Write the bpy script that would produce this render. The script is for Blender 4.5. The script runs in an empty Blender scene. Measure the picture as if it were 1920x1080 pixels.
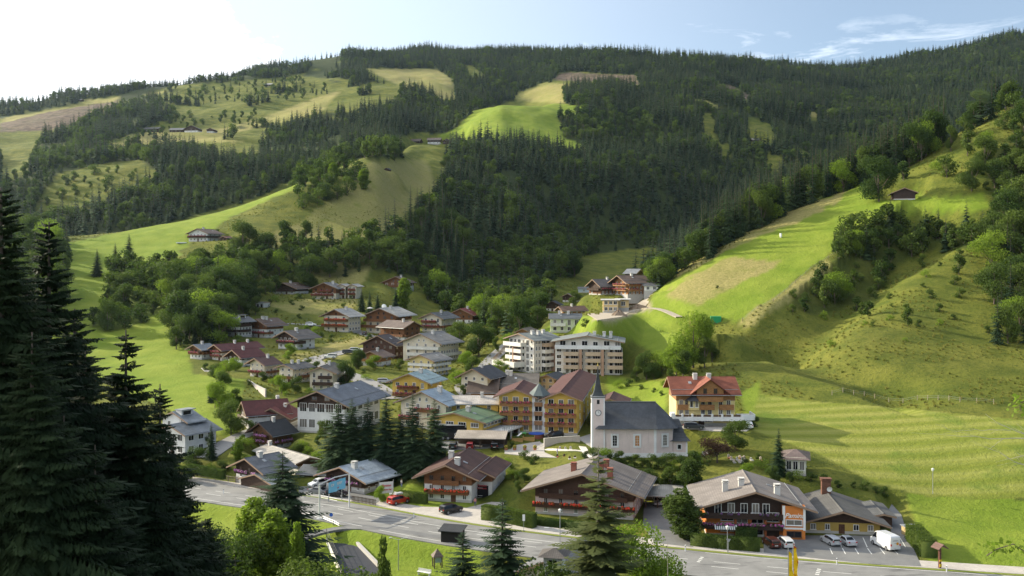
import bpy, math, random
import numpy as np
from mathutils import Vector
random.seed(7)
SC = bpy.context.scene
COL = SC.collection
# ------------------------------------------------------------------ camera, sky, sun, exposure
F = 1867.0; U0 = 960.0; V0 = 500.0            # 35 mm lens, eye level on row 500 of the 1920 x 1080 photograph
cam_d = bpy.data.cameras.new('camera'); cam = bpy.data.objects.new('camera', cam_d); COL.objects.link(cam)
cam_d.sensor_width = 36.0; cam_d.lens = 36.0 * F / 1920.0
cam_d.shift_y = -(540.0 - V0) / 1920.0
cam_d.clip_start = 0.5; cam_d.clip_end = 30000
cam.location = (0, 0, 0); cam.rotation_euler = (math.radians(90), 0, 0)
SC.camera = cam
SUN_EL = math.radians(23.0); SHX, SHY = 0.89, -0.455      # shadows run this way over the ground
world = bpy.data.worlds.new('World'); SC.world = world; world.use_nodes = True
wn, wl = world.node_tree.nodes, world.node_tree.links
wn.clear()
wo = wn.new('ShaderNodeOutputWorld'); bg = wn.new('ShaderNodeBackground')
sky = wn.new('ShaderNodeTexSky'); sky.sky_type = 'NISHITA'; sky.sun_disc = False
sky.sun_elevation = SUN_EL; sky.sun_rotation = math.atan2(-SHX, -SHY)
sky.altitude = 1000; sky.air_density = 1.0; sky.dust_density = 0.5; sky.ozone_density = 2.0
bg.inputs['Strength'].default_value = 0.05
def wnode(t, **k):
    n = wn.new(t)
    for a, b in k.items(): setattr(n, a, b)
    return n
def wmath(op, a, b=None, clamp=False):
    n = wn.new('ShaderNodeMath'); n.operation = op; n.use_clamp = clamp
    for i, q in enumerate((a, b)):
        if q is None: continue
        if isinstance(q, (int, float)): n.inputs[i].default_value = q
        else: wl.new(q, n.inputs[i])
    return n.outputs[0]
tc = wn.new('ShaderNodeTexCoord'); sep = wn.new('ShaderNodeSeparateXYZ'); wl.new(tc.outputs['Generated'], sep.inputs[0])
gx, gy, gz = sep.outputs
az = wmath('DIVIDE', gx, wmath('MAXIMUM', gy, 0.05))          # tangent of the bearing from due north
el = wmath('DIVIDE', gz, wmath('MAXIMUM', gy, 0.05))
comb = wn.new('ShaderNodeCombineXYZ'); wl.new(az, comb.inputs[0]); wl.new(wmath('MULTIPLY', el, 2.2), comb.inputs[1])
def wnoise(scale, detail=6, rough=0.55, vec=None, dist=0.0):
    n = wn.new('ShaderNodeTexNoise'); n.inputs['Scale'].default_value = scale; n.inputs['Detail'].default_value = detail
    n.inputs['Roughness'].default_value = rough; n.inputs['Distortion'].default_value = dist
    wl.new(vec or comb.outputs[0], n.inputs['Vector']); return n.outputs['Fac']
def wsmooth(x, a, b):
    n = wn.new('ShaderNodeMapRange'); n.interpolation_type = 'SMOOTHSTEP'
    n.inputs['From Min'].default_value = a; n.inputs['From Max'].default_value = b
    wl.new(x, n.inputs['Value']); return n.outputs['Result']
# the big bank of cloud over the left valley end with a billowy edge, thinning to the right
nb_ = wnoise(9.0, 8, 0.62)
edge = wmath('ADD', wmath('MULTIPLY', wmath('ADD', az, 0.225), -1.0), wmath('MULTIPLY', wmath('ADD', nb_, -0.5), 0.26))
edge = wmath('ADD', edge, wmath('MULTIPLY', wsmooth(el, 0.215, 0.30), -0.10))
c1 = wsmooth(edge, 0.0, 0.035)
# wind-drawn wisps, slanting up to the right
def wisp(rot_, sx, sy, scale, a, b, dist=0.5):
    r = wn.new('ShaderNodeMapping'); r.inputs['Rotation'].default_value = (0, 0, math.radians(rot_)); wl.new(comb.outputs[0], r.inputs['Vector'])
    r2 = wn.new('ShaderNodeMapping'); r2.inputs['Scale'].default_value = (sx, sy, 1); wl.new(r.outputs[0], r2.inputs['Vector'])
    return wsmooth(wnoise(scale, 8, 0.65, r2.outputs[0], dist), a, b)
patch = wsmooth(wnoise(3.1, 3, 0.5), 0.44, 0.62)
c2 = wmath('MULTIPLY', wmath('MULTIPLY', wisp(-42, 2.2, 11.0, 1.6, 0.44, 0.78), patch), 0.85)
low = wmath('MULTIPLY', wmath('MULTIPLY', wsmooth(el, 0.285, 0.20), wisp(-12, 3.0, 8.0, 2.2, 0.40, 0.72)), 0.70)
veil = wmath('ADD', wmath('MULTIPLY', wsmooth(az, 0.40, -0.30), 0.30), 0.16)
cl = wmath('MAXIMUM', wmath('MAXIMUM', c1, c2), wmath('MAXIMUM', low, veil), True)
mixc = wn.new('ShaderNodeMix'); mixc.data_type = 'RGBA'
wl.new(cl, mixc.inputs['Factor']); tint = wn.new('ShaderNodeMix'); tint.data_type = 'RGBA'; tint.blend_type = 'MULTIPLY'; tint.inputs['Factor'].default_value = 1.0; wl.new(sky.outputs[0], tint.inputs['A']); tint.inputs['B'].default_value = (1.15, 1.42, 1.54, 1); wl.new(tint.outputs['Result'], mixc.inputs['A']); mixc.inputs['B'].default_value = (19.0, 20.0, 21.0, 1)
wl.new(mixc.outputs['Result'], bg.inputs['Color']); wl.new(bg.outputs[0], wo.inputs['Surface'])
sun_d = bpy.data.lights.new('sun', 'SUN'); sun = bpy.data.objects.new('sun', sun_d); COL.objects.link(sun)
sun_d.energy = 5.0; sun_d.angle = math.radians(0.5); sun_d.color = (1.0, 0.90, 0.69)
sd = Vector((SHX * math.cos(SUN_EL), SHY * math.cos(SUN_EL), -math.sin(SUN_EL)))
sun.rotation_euler = sd.to_track_quat('-Z', 'Y').to_euler(); sun.location = (-300, 200, 300)
SC.view_settings.view_transform = 'Standard'; SC.view_settings.look = 'None'; SC.view_settings.exposure = 0.84; SC.view_settings.gamma = 1.0
SC.render.engine = 'CYCLES'
SC.cycles.max_bounces = 5; SC.cycles.diffuse_bounces = 2; SC.cycles.glossy_bounces = 2; SC.cycles.transmission_bounces = 3
SC.cycles.transparent_max_bounces = 6; SC.cycles.volume_bounces = 0
SC.cycles.use_denoising = True; SC.cycles.use_adaptive_sampling = False
# ------------------------------------------------------------------ object helpers
def props(o, label=None, cat=None, group=None, kind=None):
    if label: o['label'] = label
    if cat: o['category'] = cat
    if group: o['group'] = group
    if kind: o['kind'] = kind
    return o
def empty(name, loc=(0, 0, 0), rz=0, label=None, cat=None, group=None):
    o = bpy.data.objects.new(name, None); COL.objects.link(o); o.location = loc; o.rotation_euler = (0, 0, rz)
    o.empty_display_size = 0.5
    return props(o, label, cat, group)
def link(name, me, parent=None, loc=(0, 0, 0), rz=0, sc=None):
    o = bpy.data.objects.new(name, me); COL.objects.link(o); o.parent = parent
    o.location = loc; o.rotation_euler = (0, 0, rz)
    if sc is not None: o.scale = sc
    return o
class MB:
    """collects polygons; build() makes one mesh object"""
    def __init__(s): s.v = []; s.f = []; s.m = []
    def poly(s, pts, m=0):
        n = len(s.v); s.v += [tuple(p) for p in pts]; s.f.append(tuple(range(n, n + len(pts)))); s.m.append(m)
    def solid(s, pts, faces, m=0):
        n = len(s.v); s.v += [tuple(p) for p in pts]
        for f in faces: s.f.append(tuple(n + i for i in f)); s.m.append(m)
    def box(s, x0, x1, y0, y1, z0, z1, m=0):
        if x0 > x1: x0, x1 = x1, x0
        if y0 > y1: y0, y1 = y1, y0
        if z0 > z1: z0, z1 = z1, z0
        P = [(x0,y0,z0),(x1,y0,z0),(x1,y1,z0),(x0,y1,z0),(x0,y0,z1),(x1,y0,z1),(x1,y1,z1),(x0,y1,z1)]
        s.solid(P, [(0,3,2,1),(4,5,6,7),(0,1,5,4),(1,2,6,5),(2,3,7,6),(3,0,4,7)], m)
    def prism(s, prof, axis, t0, t1, m=0):
        """prof: polygon of (a, z); axis 'y' sweeps along y (a = x), axis 'x' sweeps along x (a = y)"""
        n = len(prof)
        if axis == 'y': A = [(a, t0, z) for a, z in prof] + [(a, t1, z) for a, z in prof]
        else: A = [(t0, a, z) for a, z in prof] + [(t1, a, z) for a, z in prof]
        fs = [tuple(range(n)), tuple(range(2*n-1, n-1, -1))] + [(i, (i+1) % n, n+(i+1) % n, n+i)[::-1] for i in range(n)]
        s.solid(A, fs, m)
    def tube(s, p0, p1, r0, r1=None, n=8, m=0, caps=True):
        r1 = r0 if r1 is None else r1
        a = Vector(p0); b = Vector(p1); d = (b - a)
        if d.length < 1e-6: return
        d.normalize(); up = Vector((0,0,1)) if abs(d.z) < 0.95 else Vector((1,0,0))
        x = d.cross(up).normalized(); y = d.cross(x)
        P = []
        for c, r in ((a, r0), (b, r1)):
            for i in range(n):
                t = 2*math.pi*i/n; P.append(tuple(c + x*(r*math.cos(t)) + y*(r*math.sin(t))))
        fs = [(i, (i+1) % n, n+(i+1) % n, n+i)[::-1] for i in range(n)]
        if caps: fs += [tuple(range(n)), tuple(range(2*n-1, n-1, -1))]
        s.solid(P, fs, m)
    def lathe(s, prof, cx=0, cy=0, n=12, m=0, ph=0.0):
        P = []
        for r, z in prof:
            for i in range(n):
                t = ph + 2*math.pi*i/n; P.append((cx + r*math.cos(t), cy + r*math.sin(t), z))
        fs = []
        for k in range(len(prof)-1):
            for i in range(n): fs.append((k*n+i, k*n+(i+1) % n, (k+1)*n+(i+1) % n, (k+1)*n+i))
        s.solid(P, fs, m)
    def mesh(s, name, mats, smooth=False):
        me = bpy.data.meshes.new(name); me.from_pydata(s.v, [], s.f)
        for q in (mats if isinstance(mats, (list, tuple)) else [mats]): me.materials.append(q)
        if any(s.m): me.polygons.foreach_set('material_index', s.m)
        if smooth: me.polygons.foreach_set('use_smooth', [True]*len(s.f))
        me.update(); return me
    def build(s, name, mats, parent=None, smooth=False, **k):
        return link(name, s.mesh(name, mats, smooth), parent, **k)
# ------------------------------------------------------------------ materials
MATS = {}
class NT:
    def __init__(s, name):
        s.m = bpy.data.materials.new(name); s.m.use_nodes = True; s.n = s.m.node_tree.nodes; s.l = s.m.node_tree.links
        s.b = s.n['Principled BSDF']; s.out = s.n['Material Output']
        s.b.inputs['Specular IOR Level'].default_value = 0.25
    def put(s, a, sock):
        if isinstance(a, (int, float)): sock.default_value = a
        elif isinstance(a, tuple): sock.default_value = a if len(a) == 4 or sock.type == 'VECTOR' else a + (1,)
        else: s.l.new(a, sock)
    def coord(s, kind='Object', scale=(1,1,1), rot=(0,0,0)):
        t = s.n.new('ShaderNodeTexCoord'); mp = s.n.new('ShaderNodeMapping')
        mp.inputs['Scale'].default_value = scale; mp.inputs['Rotation'].default_value = rot
        s.l.new(t.outputs[kind], mp.inputs[0]); return mp.outputs[0]
    def pos(s, scale=(1,1,1), rot=(0,0,0)):
        t = s.n.new('ShaderNodeNewGeometry'); mp = s.n.new('ShaderNodeMapping')
        mp.inputs['Scale'].default_value = scale; mp.inputs['Rotation'].default_value = rot
        s.l.new(t.outputs['Position'], mp.inputs[0]); return mp.outputs[0]
    def noise(s, vec, scale, detail=4, rough=0.55, dist=0.0):
        n = s.n.new('ShaderNodeTexNoise'); s.l.new(vec, n.inputs['Vector'])
        n.inputs['Scale'].default_value = scale; n.inputs['Detail'].default_value = detail; n.inputs['Roughness'].default_value = rough
        n.inputs['Distortion'].default_value = dist
        return n.outputs['Fac']
    def wave(s, vec, scale, dist=0.0, dscale=1.0, direction='X', prof='SIN'):
        n = s.n.new('ShaderNodeTexWave'); s.l.new(vec, n.inputs['Vector']); n.bands_direction = direction; n.wave_profile = prof
        n.inputs['Scale'].default_value = scale; n.inputs['Distortion'].default_value = dist; n.inputs['Detail Scale'].default_value = dscale
        return n.outputs['Fac']
    def ramp(s, x, a, b, smooth=True):
        n = s.n.new('ShaderNodeMapRange'); n.interpolation_type = 'SMOOTHSTEP' if smooth else 'LINEAR'
        n.inputs['From Min'].default_value = a; n.inputs['From Max'].default_value = b; s.put(x, n.inputs['Value']); return n.outputs['Result']
    def mix(s, f, a, b, mode='MIX'):
        n = s.n.new('ShaderNodeMix'); n.data_type = 'RGBA'; n.blend_type = mode
        s.put(f, n.inputs['Factor']); s.put(a, n.inputs['A']); s.put(b, n.inputs['B']); return n.outputs['Result']
    def math(s, op, a, b=None):
        n = s.n.new('ShaderNodeMath'); n.operation = op; s.put(a, n.inputs[0])
        if b is not None: s.put(b, n.inputs[1])
        return n.outputs[0]
    def attr(s, name):
        n = s.n.new('ShaderNodeAttribute'); n.attribute_name = name; return n
    def bump(s, h, strength=0.3, dist=0.05):
        n = s.n.new('ShaderNodeBump'); n.inputs['Strength'].default_value = strength; n.inputs['Distance'].default_value = dist
        s.l.new(h, n.inputs['Height']); s.l.new(n.outputs[0], s.b.inputs['Normal']); return n
    def base(s, c, rough=0.8, metal=0.0):
        s.put(c, s.b.inputs['Base Color']); s.put(rough, s.b.inputs['Roughness']); s.b.inputs['Metallic'].default_value = metal
def shade(c, k): return tuple(min(1, q*k) for q in c)
def plaster(c):
    k = 'plaster%s' % (c,)
    if k not in MATS:
        t = NT('plaster'); p = t.pos(); n1 = t.noise(p, 0.35, 5, 0.6); n2 = t.noise(t.pos((1.5, 1.5, 0.25)), 1.4, 4)
        col = t.mix(t.ramp(n1, 0.3, 0.75), shade(c, 0.86), shade(c, 1.04)); col = t.mix(t.ramp(n2, 0.55, 0.8), col, shade(c, 0.78))
        t.base(col, 0.9); t.bump(t.noise(p, 9, 3), 0.15, 0.02); MATS[k] = t.m
    return MATS[k]
def wood(c, vertical=False):
    k = 'wood%s%s' % (c, vertical)
    if k not in MATS:
        t = NT('wood'); p = t.coord('Object')
        w = t.wave(p, 2.2, 0.3, 1.0, 'X' if vertical else 'Z', 'SAW')
        g = t.noise(t.coord('Object', (1, 1, 9) if not vertical else (6, 6, 0.8)), 1.6, 5, 0.65)
        col = t.mix(t.ramp(g, 0.25, 0.75), shade(c, 0.55), shade(c, 1.35)); col = t.mix(t.ramp(w, 0.0, 0.14), shade(c, 0.3), col)
        t.base(col, 0.75); t.bump(w, 0.4, 0.03); MATS[k] = t.m
    return MATS[k]
def roofmat(c, kind='tile', axis='Y'):
    """tile: courses across the slope; metal: standing seams down the slope; local X or Y axis along the ridge"""
    k = 'roof%s%s%s' % (c, kind, axis)
    if k not in MATS:
        t = NT('roof_' + kind); p = t.coord('Object')
        n = t.noise(p, 0.45, 6, 0.65); n2 = t.noise(t.coord('Object', (0.6, 0.6, 3)), 2.5, 3)
        col = t.mix(t.ramp(n, 0.3, 0.72), shade(c, 0.72), shade(c, 1.22)); col = t.mix(t.ramp(n2, 0.5, 0.8), col, shade(c, 0.6))
        if kind == 'metal':
            w = t.wave(p, 0.62, 0.0, 1.0, axis, 'TRI'); col = t.mix(t.ramp(w, 0.12, 0.0), col, shade(c, 0.5))
            t.base(col, 0.5, 0.15); t.bump(t.ramp(w, 0.16, 0.0), 0.6, 0.06)
        else:
            w = t.wave(p, 1.0, 0.15, 2.0, 'X' if axis == 'Y' else 'Y', 'SAW'); w2 = t.wave(p, 1.15, 0.1, 2.0, axis, 'SIN')
            col = t.mix(t.ramp(w, 0.0, 0.25), shade(c, 0.5), col); col = t.mix(t.math('MULTIPLY', t.ramp(w2, 0.7, 0.1), 0.35), col, shade(c, 0.45))
            t.base(col, 0.72); t.bump(w, 0.5, 0.06)
        MATS[k] = t.m
    return MATS[k]
def plain(c, rough=0.6, metal=0.0, var=0.15, name='paint'):
    k = 'plain%s%s%s' % (c, rough, metal)
    if k not in MATS:
        t = NT(name); n = t.noise(t.coord('Object'), 2.0, 4)
        t.base(t.mix(n, shade(c, 1-var), shade(c, 1+var)), rough, metal); MATS[k] = t.m
    return MATS[k]
def glassmat():
    if 'glass' not in MATS:
        t = NT('window_glass'); oi = t.n.new('ShaderNodeObjectInfo')
        col = t.mix(t.ramp(oi.outputs['Random'], 0.45, 0.95), (0.012, 0.014, 0.018), (0.24, 0.22, 0.19)); col = t.mix(t.ramp(t.wave(t.coord('Object'), 2.6, .4, 1.5, 'X'), 0.3, 0.9), col, t.mix(1.0, col, (0.5, 0.5, 0.5), 'MULTIPLY'))
        t.base(col, 0.12); t.b.inputs['Specular IOR Level'].default_value = 0.55; MATS['glass'] = t.m
    return MATS['glass']
# ------------------------------------------------------------------ terrain: profiles of the valley along bearings from the viewpoint
ROAD = [(-330,345),(-240,299),(-160,262),(-130,247),(-100,231),(-70,214.7),(-52.8,205.5),(-33.5,195.2),(-9.6,178.9),(1.9,172.6),(28.5,161.6),(49.7,154.6),(64.6,150.7),(76,148),(110,141),(160,133),(240,122)]
def road_at(t):                                   # distance at which the bearing with tangent t meets the back kerb
    for (x0,y0),(x1,y1) in zip(ROAD, ROAD[1:]):
        a0, a1 = x0/y0, x1/y1
        if a0 <= t <= a1:
            k = (t*y0 - x0) / ((x1-x0) - t*(y1-y0)); return y0 + k*(y1-y0)
    return ROAD[0][1] if t < 0 else ROAD[-1][1]
Zc = lambda z: ('z', z)
def nz(Y, q): return q[1] if isinstance(q, tuple) else (V0 - q) * Y / F
P = {
-500:[(275,Zc(-44)),(310,Zc(-41)),(360,Zc(-33)),(430,Zc(-20)),(480,Zc(-10)),(540,Zc(2)),(580,Zc(10)),(650,Zc(22)),(770,Zc(16)),(1050,Zc(100)),(1400,Zc(180)),(1550,Zc(205)),(1800,Zc(260)),(2100,Zc(320))],
0:[(270,Zc(-43)),(310,Zc(-40)),(370,Zc(-32)),(430,Zc(-19)),(480,Zc(-8)),(530,Zc(0)),(580,Zc(9)),(640,452),(760,Zc(12)),(1050,345),(1450,262),(1600,245),(1850,218),(2150,203)],
200:[(255,Zc(-43)),(300,Zc(-39)),(360,672),(430,598),(480,548),(530,508),(580,472),(650,432),(760,Zc(18)),(1050,335),(1450,248),(1600,228),(1850,200),(2150,180)],
400:[(235,Zc(-42)),(290,Zc(-37)),(350,668),(400,620),(450,570),(500,520),(570,462),(690,400),(800,Zc(33)),(1080,325),(1450,255),(1650,215),(1900,180),(2250,158)],
560:[(222,Zc(-43)),(280,755),(360,662),(420,618),(460,582),(500,552),(600,450),(745,350),(860,Zc(58)),(1150,310),(1500,240),(1750,195),(2050,155),(2600,132)],
700:[(212,Zc(-44)),(275,765),(360,668),(420,625),(460,590),(500,552),(640,440),(850,305),(960,Zc(88)),(1250,270),(1550,215),(1850,170),(2200,140),(2800,113)],
800:[(208,Zc(-44)),(270,765),(350,680),(420,630),(470,605),(520,575),(750,410),(1220,275),(1400,Zc(155)),(1500,250),(1700,205),(1950,168),(2300,135),(3000,108)],
950:[(200,Zc(-44)),(245,808),(320,702),(400,632),(470,602),(560,578),(780,430),(1150,300),(1250,275),(1350,250),(1600,193),(1750,Zc(262)),(2300,140),(3000,107)],
1100:[(205,868),(245,812),(320,705),(370,622),(410,580),(500,Zc(-24)),(760,520),(950,478),(1150,340),(1350,275),(1650,190),(1800,185),(2200,140),(2700,106)],
1200:[(205,870),(240,820),(310,705),(360,620),(420,552),(500,Zc(-20)),(760,525),(1000,472),(1200,350),(1400,270),(1650,205),(1850,175),(2200,140),(2600,108)],
1300:[(200,880),(232,798),(290,700),(350,600),(440,488),(540,Zc(-12)),(800,Zc(5)),(1050,Zc(30)),(1250,350),(1450,260),(1700,205),(1900,170),(2200,142),(2600,118)],
1450:[(190,908),(225,815),(270,725),(340,590),(490,408),(600,Zc(5)),(850,Zc(20)),(1100,Zc(50)),(1300,330),(1500,260),(1750,205),(1950,180),(2300,150),(2800,129)],
1620:[(185,945),(225,815),(265,722),(340,565),(520,342),(650,Zc(30)),(900,Zc(50)),(1150,Zc(90)),(1400,310),(1650,250),(1900,210),(2150,180),(2500,150),(3000,130)],
1800:[(182,975),(222,815),(262,728),(340,560),(520,255),(650,Zc(60)),(900,Zc(80)),(1150,Zc(120)),(1450,290),(1750,225),(2050,180),(2350,145),(2650,120),(3000,97)],
1920:[(180,985),(220,815),(260,735),(340,555),(540,195),(680,Zc(85)),(900,Zc(100)),(1200,Zc(150)),(1500,250),(1800,190),(2100,150),(2400,115),(2700,90),(3000,74)],
2400:[(180,Zc(-44)),(220,Zc(-38)),(260,Zc(-30)),(340,Zc(-5)),(560,Zc(105)),(700,Zc(110)),(900,Zc(120)),(1200,Zc(180)),(1500,Zc(240)),(1800,Zc(300)),(2100,Zc(380)),(2400,Zc(460)),(2700,Zc(560)),(3000,Zc(680))]}
def pchip(x, y, xi):
    """shape-preserving cubic through (x, y); x (n,), y (n, m), xi (k,)"""
    x = np.asarray(x, float); y = np.asarray(y, float); h = np.diff(x)
    sh = (-1,) + (1,)*(y.ndim-1); d = np.diff(y, axis=0)/h.reshape(sh); m = np.zeros_like(y)
    w1 = (2*h[1:]+h[:-1]).reshape(sh); w2 = (h[1:]+2*h[:-1]).reshape(sh)
    ok = d[1:]*d[:-1] > 0; ds0 = np.where(ok, d[:-1], 1); ds1 = np.where(ok, d[1:], 1)
    m[1:-1] = np.where(ok, (w1+w2)/(w1/ds0+w2/ds1), 0); m[0] = d[0]; m[-1] = d[-1]
    i = np.clip(np.searchsorted(x, xi)-1, 0, len(x)-2); t = ((xi-x[i])/h[i]).reshape(sh); hh = h[i].reshape(sh)
    return (2*t**3-3*t**2+1)*y[i] + (t**3-2*t**2+t)*hh*m[i] + (-2*t**3+3*t**2)*y[i+1] + (t**3-t**2)*hh*m[i+1]
US = np.linspace(-500, 2400, 900)
YS = np.concatenate([np.linspace(4, 120, 50)[:-1], np.arange(120, 300, 1.15), 300*np.exp(np.arange(0, math.log(14), 0.0078))]); YS = YS[YS < 4150]
cols = sorted(P); nodeY = []; nodeZ = []
for u in cols:
    yr = road_at((u-U0)/F)
    L = [(4, -3.0), (45, -27.0), (95, -47.0), (128, -48.5), (yr-17, -47.6), (yr-12.5, -46.2), (yr+5.5, -46.0)]
    L += [(Y, nz(Y, q)) for Y, q in P[u]]
    L.append((4200, L[-1][1]-40)); nodeY.append([a for a, b in L]); nodeZ.append([b for a, b in L])
nY = pchip(cols, np.array(nodeY), US); nZ = pchip(cols, np.array(nodeZ), US)
for k in range(len(US)): nY[k, 4] = road_at((US[k]-U0)/F)-17; nY[k, 5] = nY[k, 4]+4.5; nY[k, 6] = nY[k, 4]+22.5
GZ = np.stack([pchip(nY[k], nZ[k][:, None], YS)[:, 0] for k in range(len(US))])      # (u, Y)
GX = (US[:, None]-U0)/F*YS[None, :]; GY = np.broadcast_to(YS[None, :], GX.shape)
_rs = np.random.RandomState(3); _perm = _rs.rand(256, 256)
def vnoise(x, y):
    xi = np.floor(x).astype(int); yi = np.floor(y).astype(int); fx = x-xi; fy = y-yi
    fx = fx*fx*(3-2*fx); fy = fy*fy*(3-2*fy); g = lambda a, b: _perm[a % 256, b % 256]
    return (g(xi,yi)*(1-fx)+g(xi+1,yi)*fx)*(1-fy)+(g(xi,yi+1)*(1-fx)+g(xi+1,yi+1)*fx)*fy - 0.5
def fbm(x, y, o=4):
    s = 0; a = 1
    for k in range(o): s = s + a*vnoise(x*2**k+17*k, y*2**k+31*k); a *= 0.5
    return s
def sstep(a, b, x):
    t = np.clip((x-a)/(b-a), 0, 1); return t*t*(3-2*t)
far = sstep(480, 1000, GY)
GZ = GZ + far*fbm(GX/160, GY/160, 4)*18 + sstep(230, 420, GY)*fbm(GX/30+9, GY/30, 3)*1.6 + sstep(205, 260, GY)*fbm(GX/7, GY/7, 2)*0.10*(1+2*sstep(270, 330, GY))
def grid_sample(G, x, y):
    u = U0+F*np.asarray(x, float)/np.asarray(y, float)
    a = np.clip((u-US[0])/(US[1]-US[0]), 0, len(US)-1.001); i = a.astype(int); fa = a-i
    j = np.clip(np.searchsorted(YS, y)-1, 0, len(YS)-2); fb = np.clip((y-YS[j])/(YS[j+1]-YS[j]), 0, 1)
    return (G[i,j]*(1-fa)+G[i+1,j]*fa)*(1-fb)+(G[i,j+1]*(1-fa)+G[i+1,j+1]*fa)*fb
def H(x, y): return float(grid_sample(GZ, np.array([x]), np.array([y]))[0])
def pix(u, v, Y): return ((u-U0)/F*Y, Y, (V0-v)/F*Y)
def hit(u, v, y0=100, y1=4100, dz=0.0):
    """first meeting of the sight line through photo pixel (u, v) with the ground beyond y0"""
    ys = YS[(YS >= y0) & (YS <= y1)]; z = grid_sample(GZ, (u-U0)/F*ys, ys)+dz; r = (V0-v)/F*ys
    k = np.nonzero(z >= r)[0]
    if len(k) == 0: return None
    k = k[0]
    if k == 0: Y = ys[0]
    else:
        a = z[k-1]-r[k-1]; b = z[k]-r[k]; Y = ys[k-1]+(ys[k]-ys[k-1])*(-a/(b-a))
    return ((u-U0)/F*Y, Y, (V0-v)/F*Y)
def inpoly(x, y, poly):
    x = np.asarray(x, float); y = np.asarray(y, float); c = np.zeros(x.shape, bool); n = len(poly)
    for i in range(n):
        x0, y0 = poly[i]; x1, y1 = poly[i-1]
        if y0 == y1: continue
        c ^= ((y0 > y) != (y1 > y)) & (x < (x1-x0)*(y-y0)/(y1-y0)+x0)
    return c
def polydist(x, y, pts):
    """distance to a polyline and the height of its nearest point (pts are x, y, z)"""
    best = np.full(np.shape(x), 1e9); bz = np.zeros(np.shape(x))
    for (x0,y0,z0),(x1,y1,z1) in zip(pts, pts[1:]):
        dx, dy = x1-x0, y1-y0; t = np.clip(((x-x0)*dx+(y-y0)*dy)/(dx*dx+dy*dy+1e-9), 0, 1)
        d = np.hypot(x-(x0+t*dx), y-(y0+t*dy)); q = d < best
        best = np.where(q, d, best); bz = np.where(q, z0+t*(z1-z0), bz)
    return best, bz
def carve(pts, half, soft, dz):
    """level the ground along a track"""
    global GZ
    d, z = polydist(GX, GY, pts); w = 1-sstep(half, half+soft, d)
    GZ = GZ*(1-w)+(z+dz)*w
def level(pts, z, soft):
    """level the ground inside a convex or concave footprint of world points, with a soft margin"""
    global GZ
    ins = inpoly(GX, GY, pts); d, _ = polydist(GX, GY, [(x, y, 0) for x, y in pts+[pts[0]]])
    w = np.where(ins, 1.0, 1-sstep(0, soft, d)); GZ = GZ*(1-w)+z*w

# the gully that drops away behind the old pasture fence on the right slope
_g = [hit(u, v, 200) for u, v in ((1372,612),(1392,602),(1450,566),(1520,505),(1600,455),(1650,425))]
_gp = [(x, y, 0) for x, y, z in _g]; _gd, _ = polydist(GX, GY, _gp); _i0 = np.array(_gp[0]); _i1 = np.array(_gp[-1]); _n = np.array([(_i1-_i0)[1], -(_i1-_i0)[0]]); _n = _n/np.hypot(*_n)
_side = (GX-_i0[0])*_n[0]+(GY-_i0[1])*_n[1]; _sg = np.where(_side > 0, _gd, -_gd)
GZ = GZ-9.0*np.exp(-((_sg-20)/13.0)**2)*sstep(0, 4, _sg)*(1-sstep(60, 100, np.hypot(GX-(_i0+_i1)[0]/2, GY-(_i0+_i1)[1]/2)))
_h = [hit(u, v, 200) for u, v in ((1570,728),(1460,695),(1380,655),(1300,628))]; _hp = [(x, y, 0) for x, y, z in _h]; _hd, _ = polydist(GX, GY, _hp); _j0 = np.array(_hp[0]); _j1 = np.array(_hp[-1]); _m = np.array([(_j1-_j0)[1], -(_j1-_j0)[0]]); _m = _m/np.hypot(*_m)
_sd = (GX-_j0[0])*_m[0]+(GY-_j0[1])*_m[1]; _sh = np.where(_sd > 0, _hd, -_hd)
GZ = GZ-4.5*np.exp(-((_sh-15)/10.0)**2)*sstep(0, 4, _sh)*(1-sstep(45, 75, np.hypot(GX-(_j0+_j1)[0]/2, GY-(_j0+_j1)[1]/2)))
# ------------------------------------------------------------------ where the buildings stand (solved from sight lines to the ground)
WHITE=(.66,.65,.62); CREAM=(.62,.55,.42); YEL=(.62,.42,.10); PYEL=(.64,.52,.24); GREYW=(.5,.5,.49); PINK=(.58,.47,.43)
DW=(.055,.032,.022); MW=(.17,.075,.032); LW=(.30,.15,.06); GW_=(.16,.12,.09)
RG=(.155,.155,.16); RBR=(.125,.085,.068); RRED=(.11,.034,.032); RDK=(.035,.037,.042); RMET=(.33,.38,.42); RTAN=(.27,.235,.21); RTILE=(.23,.075,.045); RLG=(.36,.35,.33); RGREEN=(.11,.17,.10)
BUILD = []
def V(uc, v, uL, uR, al, g, ve, nf, Y=None, a=None, b=None, lvl=True, **k):
    if Y is None:
        h = hit(uc, v, 120); Y = h[1]
    X, _, Z = pix(uc, v, Y); al = math.radians(al); tL, tR = (uL-U0)/F, (uR-U0)/F
    if a is None: a = (X-tL*Y)/(math.cos(al)+tL*math.sin(al))
    if b is None: b = (tR*Y-X)/max(0.05, math.sin(al)-tR*math.cos(al))
    lx = (math.cos(al), -math.sin(al)); ly = (math.sin(al), math.cos(al))
    cx = X-lx[0]*a/2+ly[0]*b/2; cy = Y-lx[1]*a/2+ly[1]*b/2
    d = dict(cx=cx, cy=cy, z=Z, a=a, b=b, rz=-al, g=g, h=(v-ve)/F*Y, nf=nf); d.update(k)
    if lvl:
        q = 0.4; pts = [(cx+lx[0]*sx*(a/2+q)+ly[0]*sy*(b/2+q), cy+lx[1]*sx*(a/2+q)+ly[1]*sy*(b/2+q)) for sx, sy in ((-1,-1),(1,-1),(1,1),(-1,1))]
        level(pts, Z, max(5.0, 0.02*Y))
    return d
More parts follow.
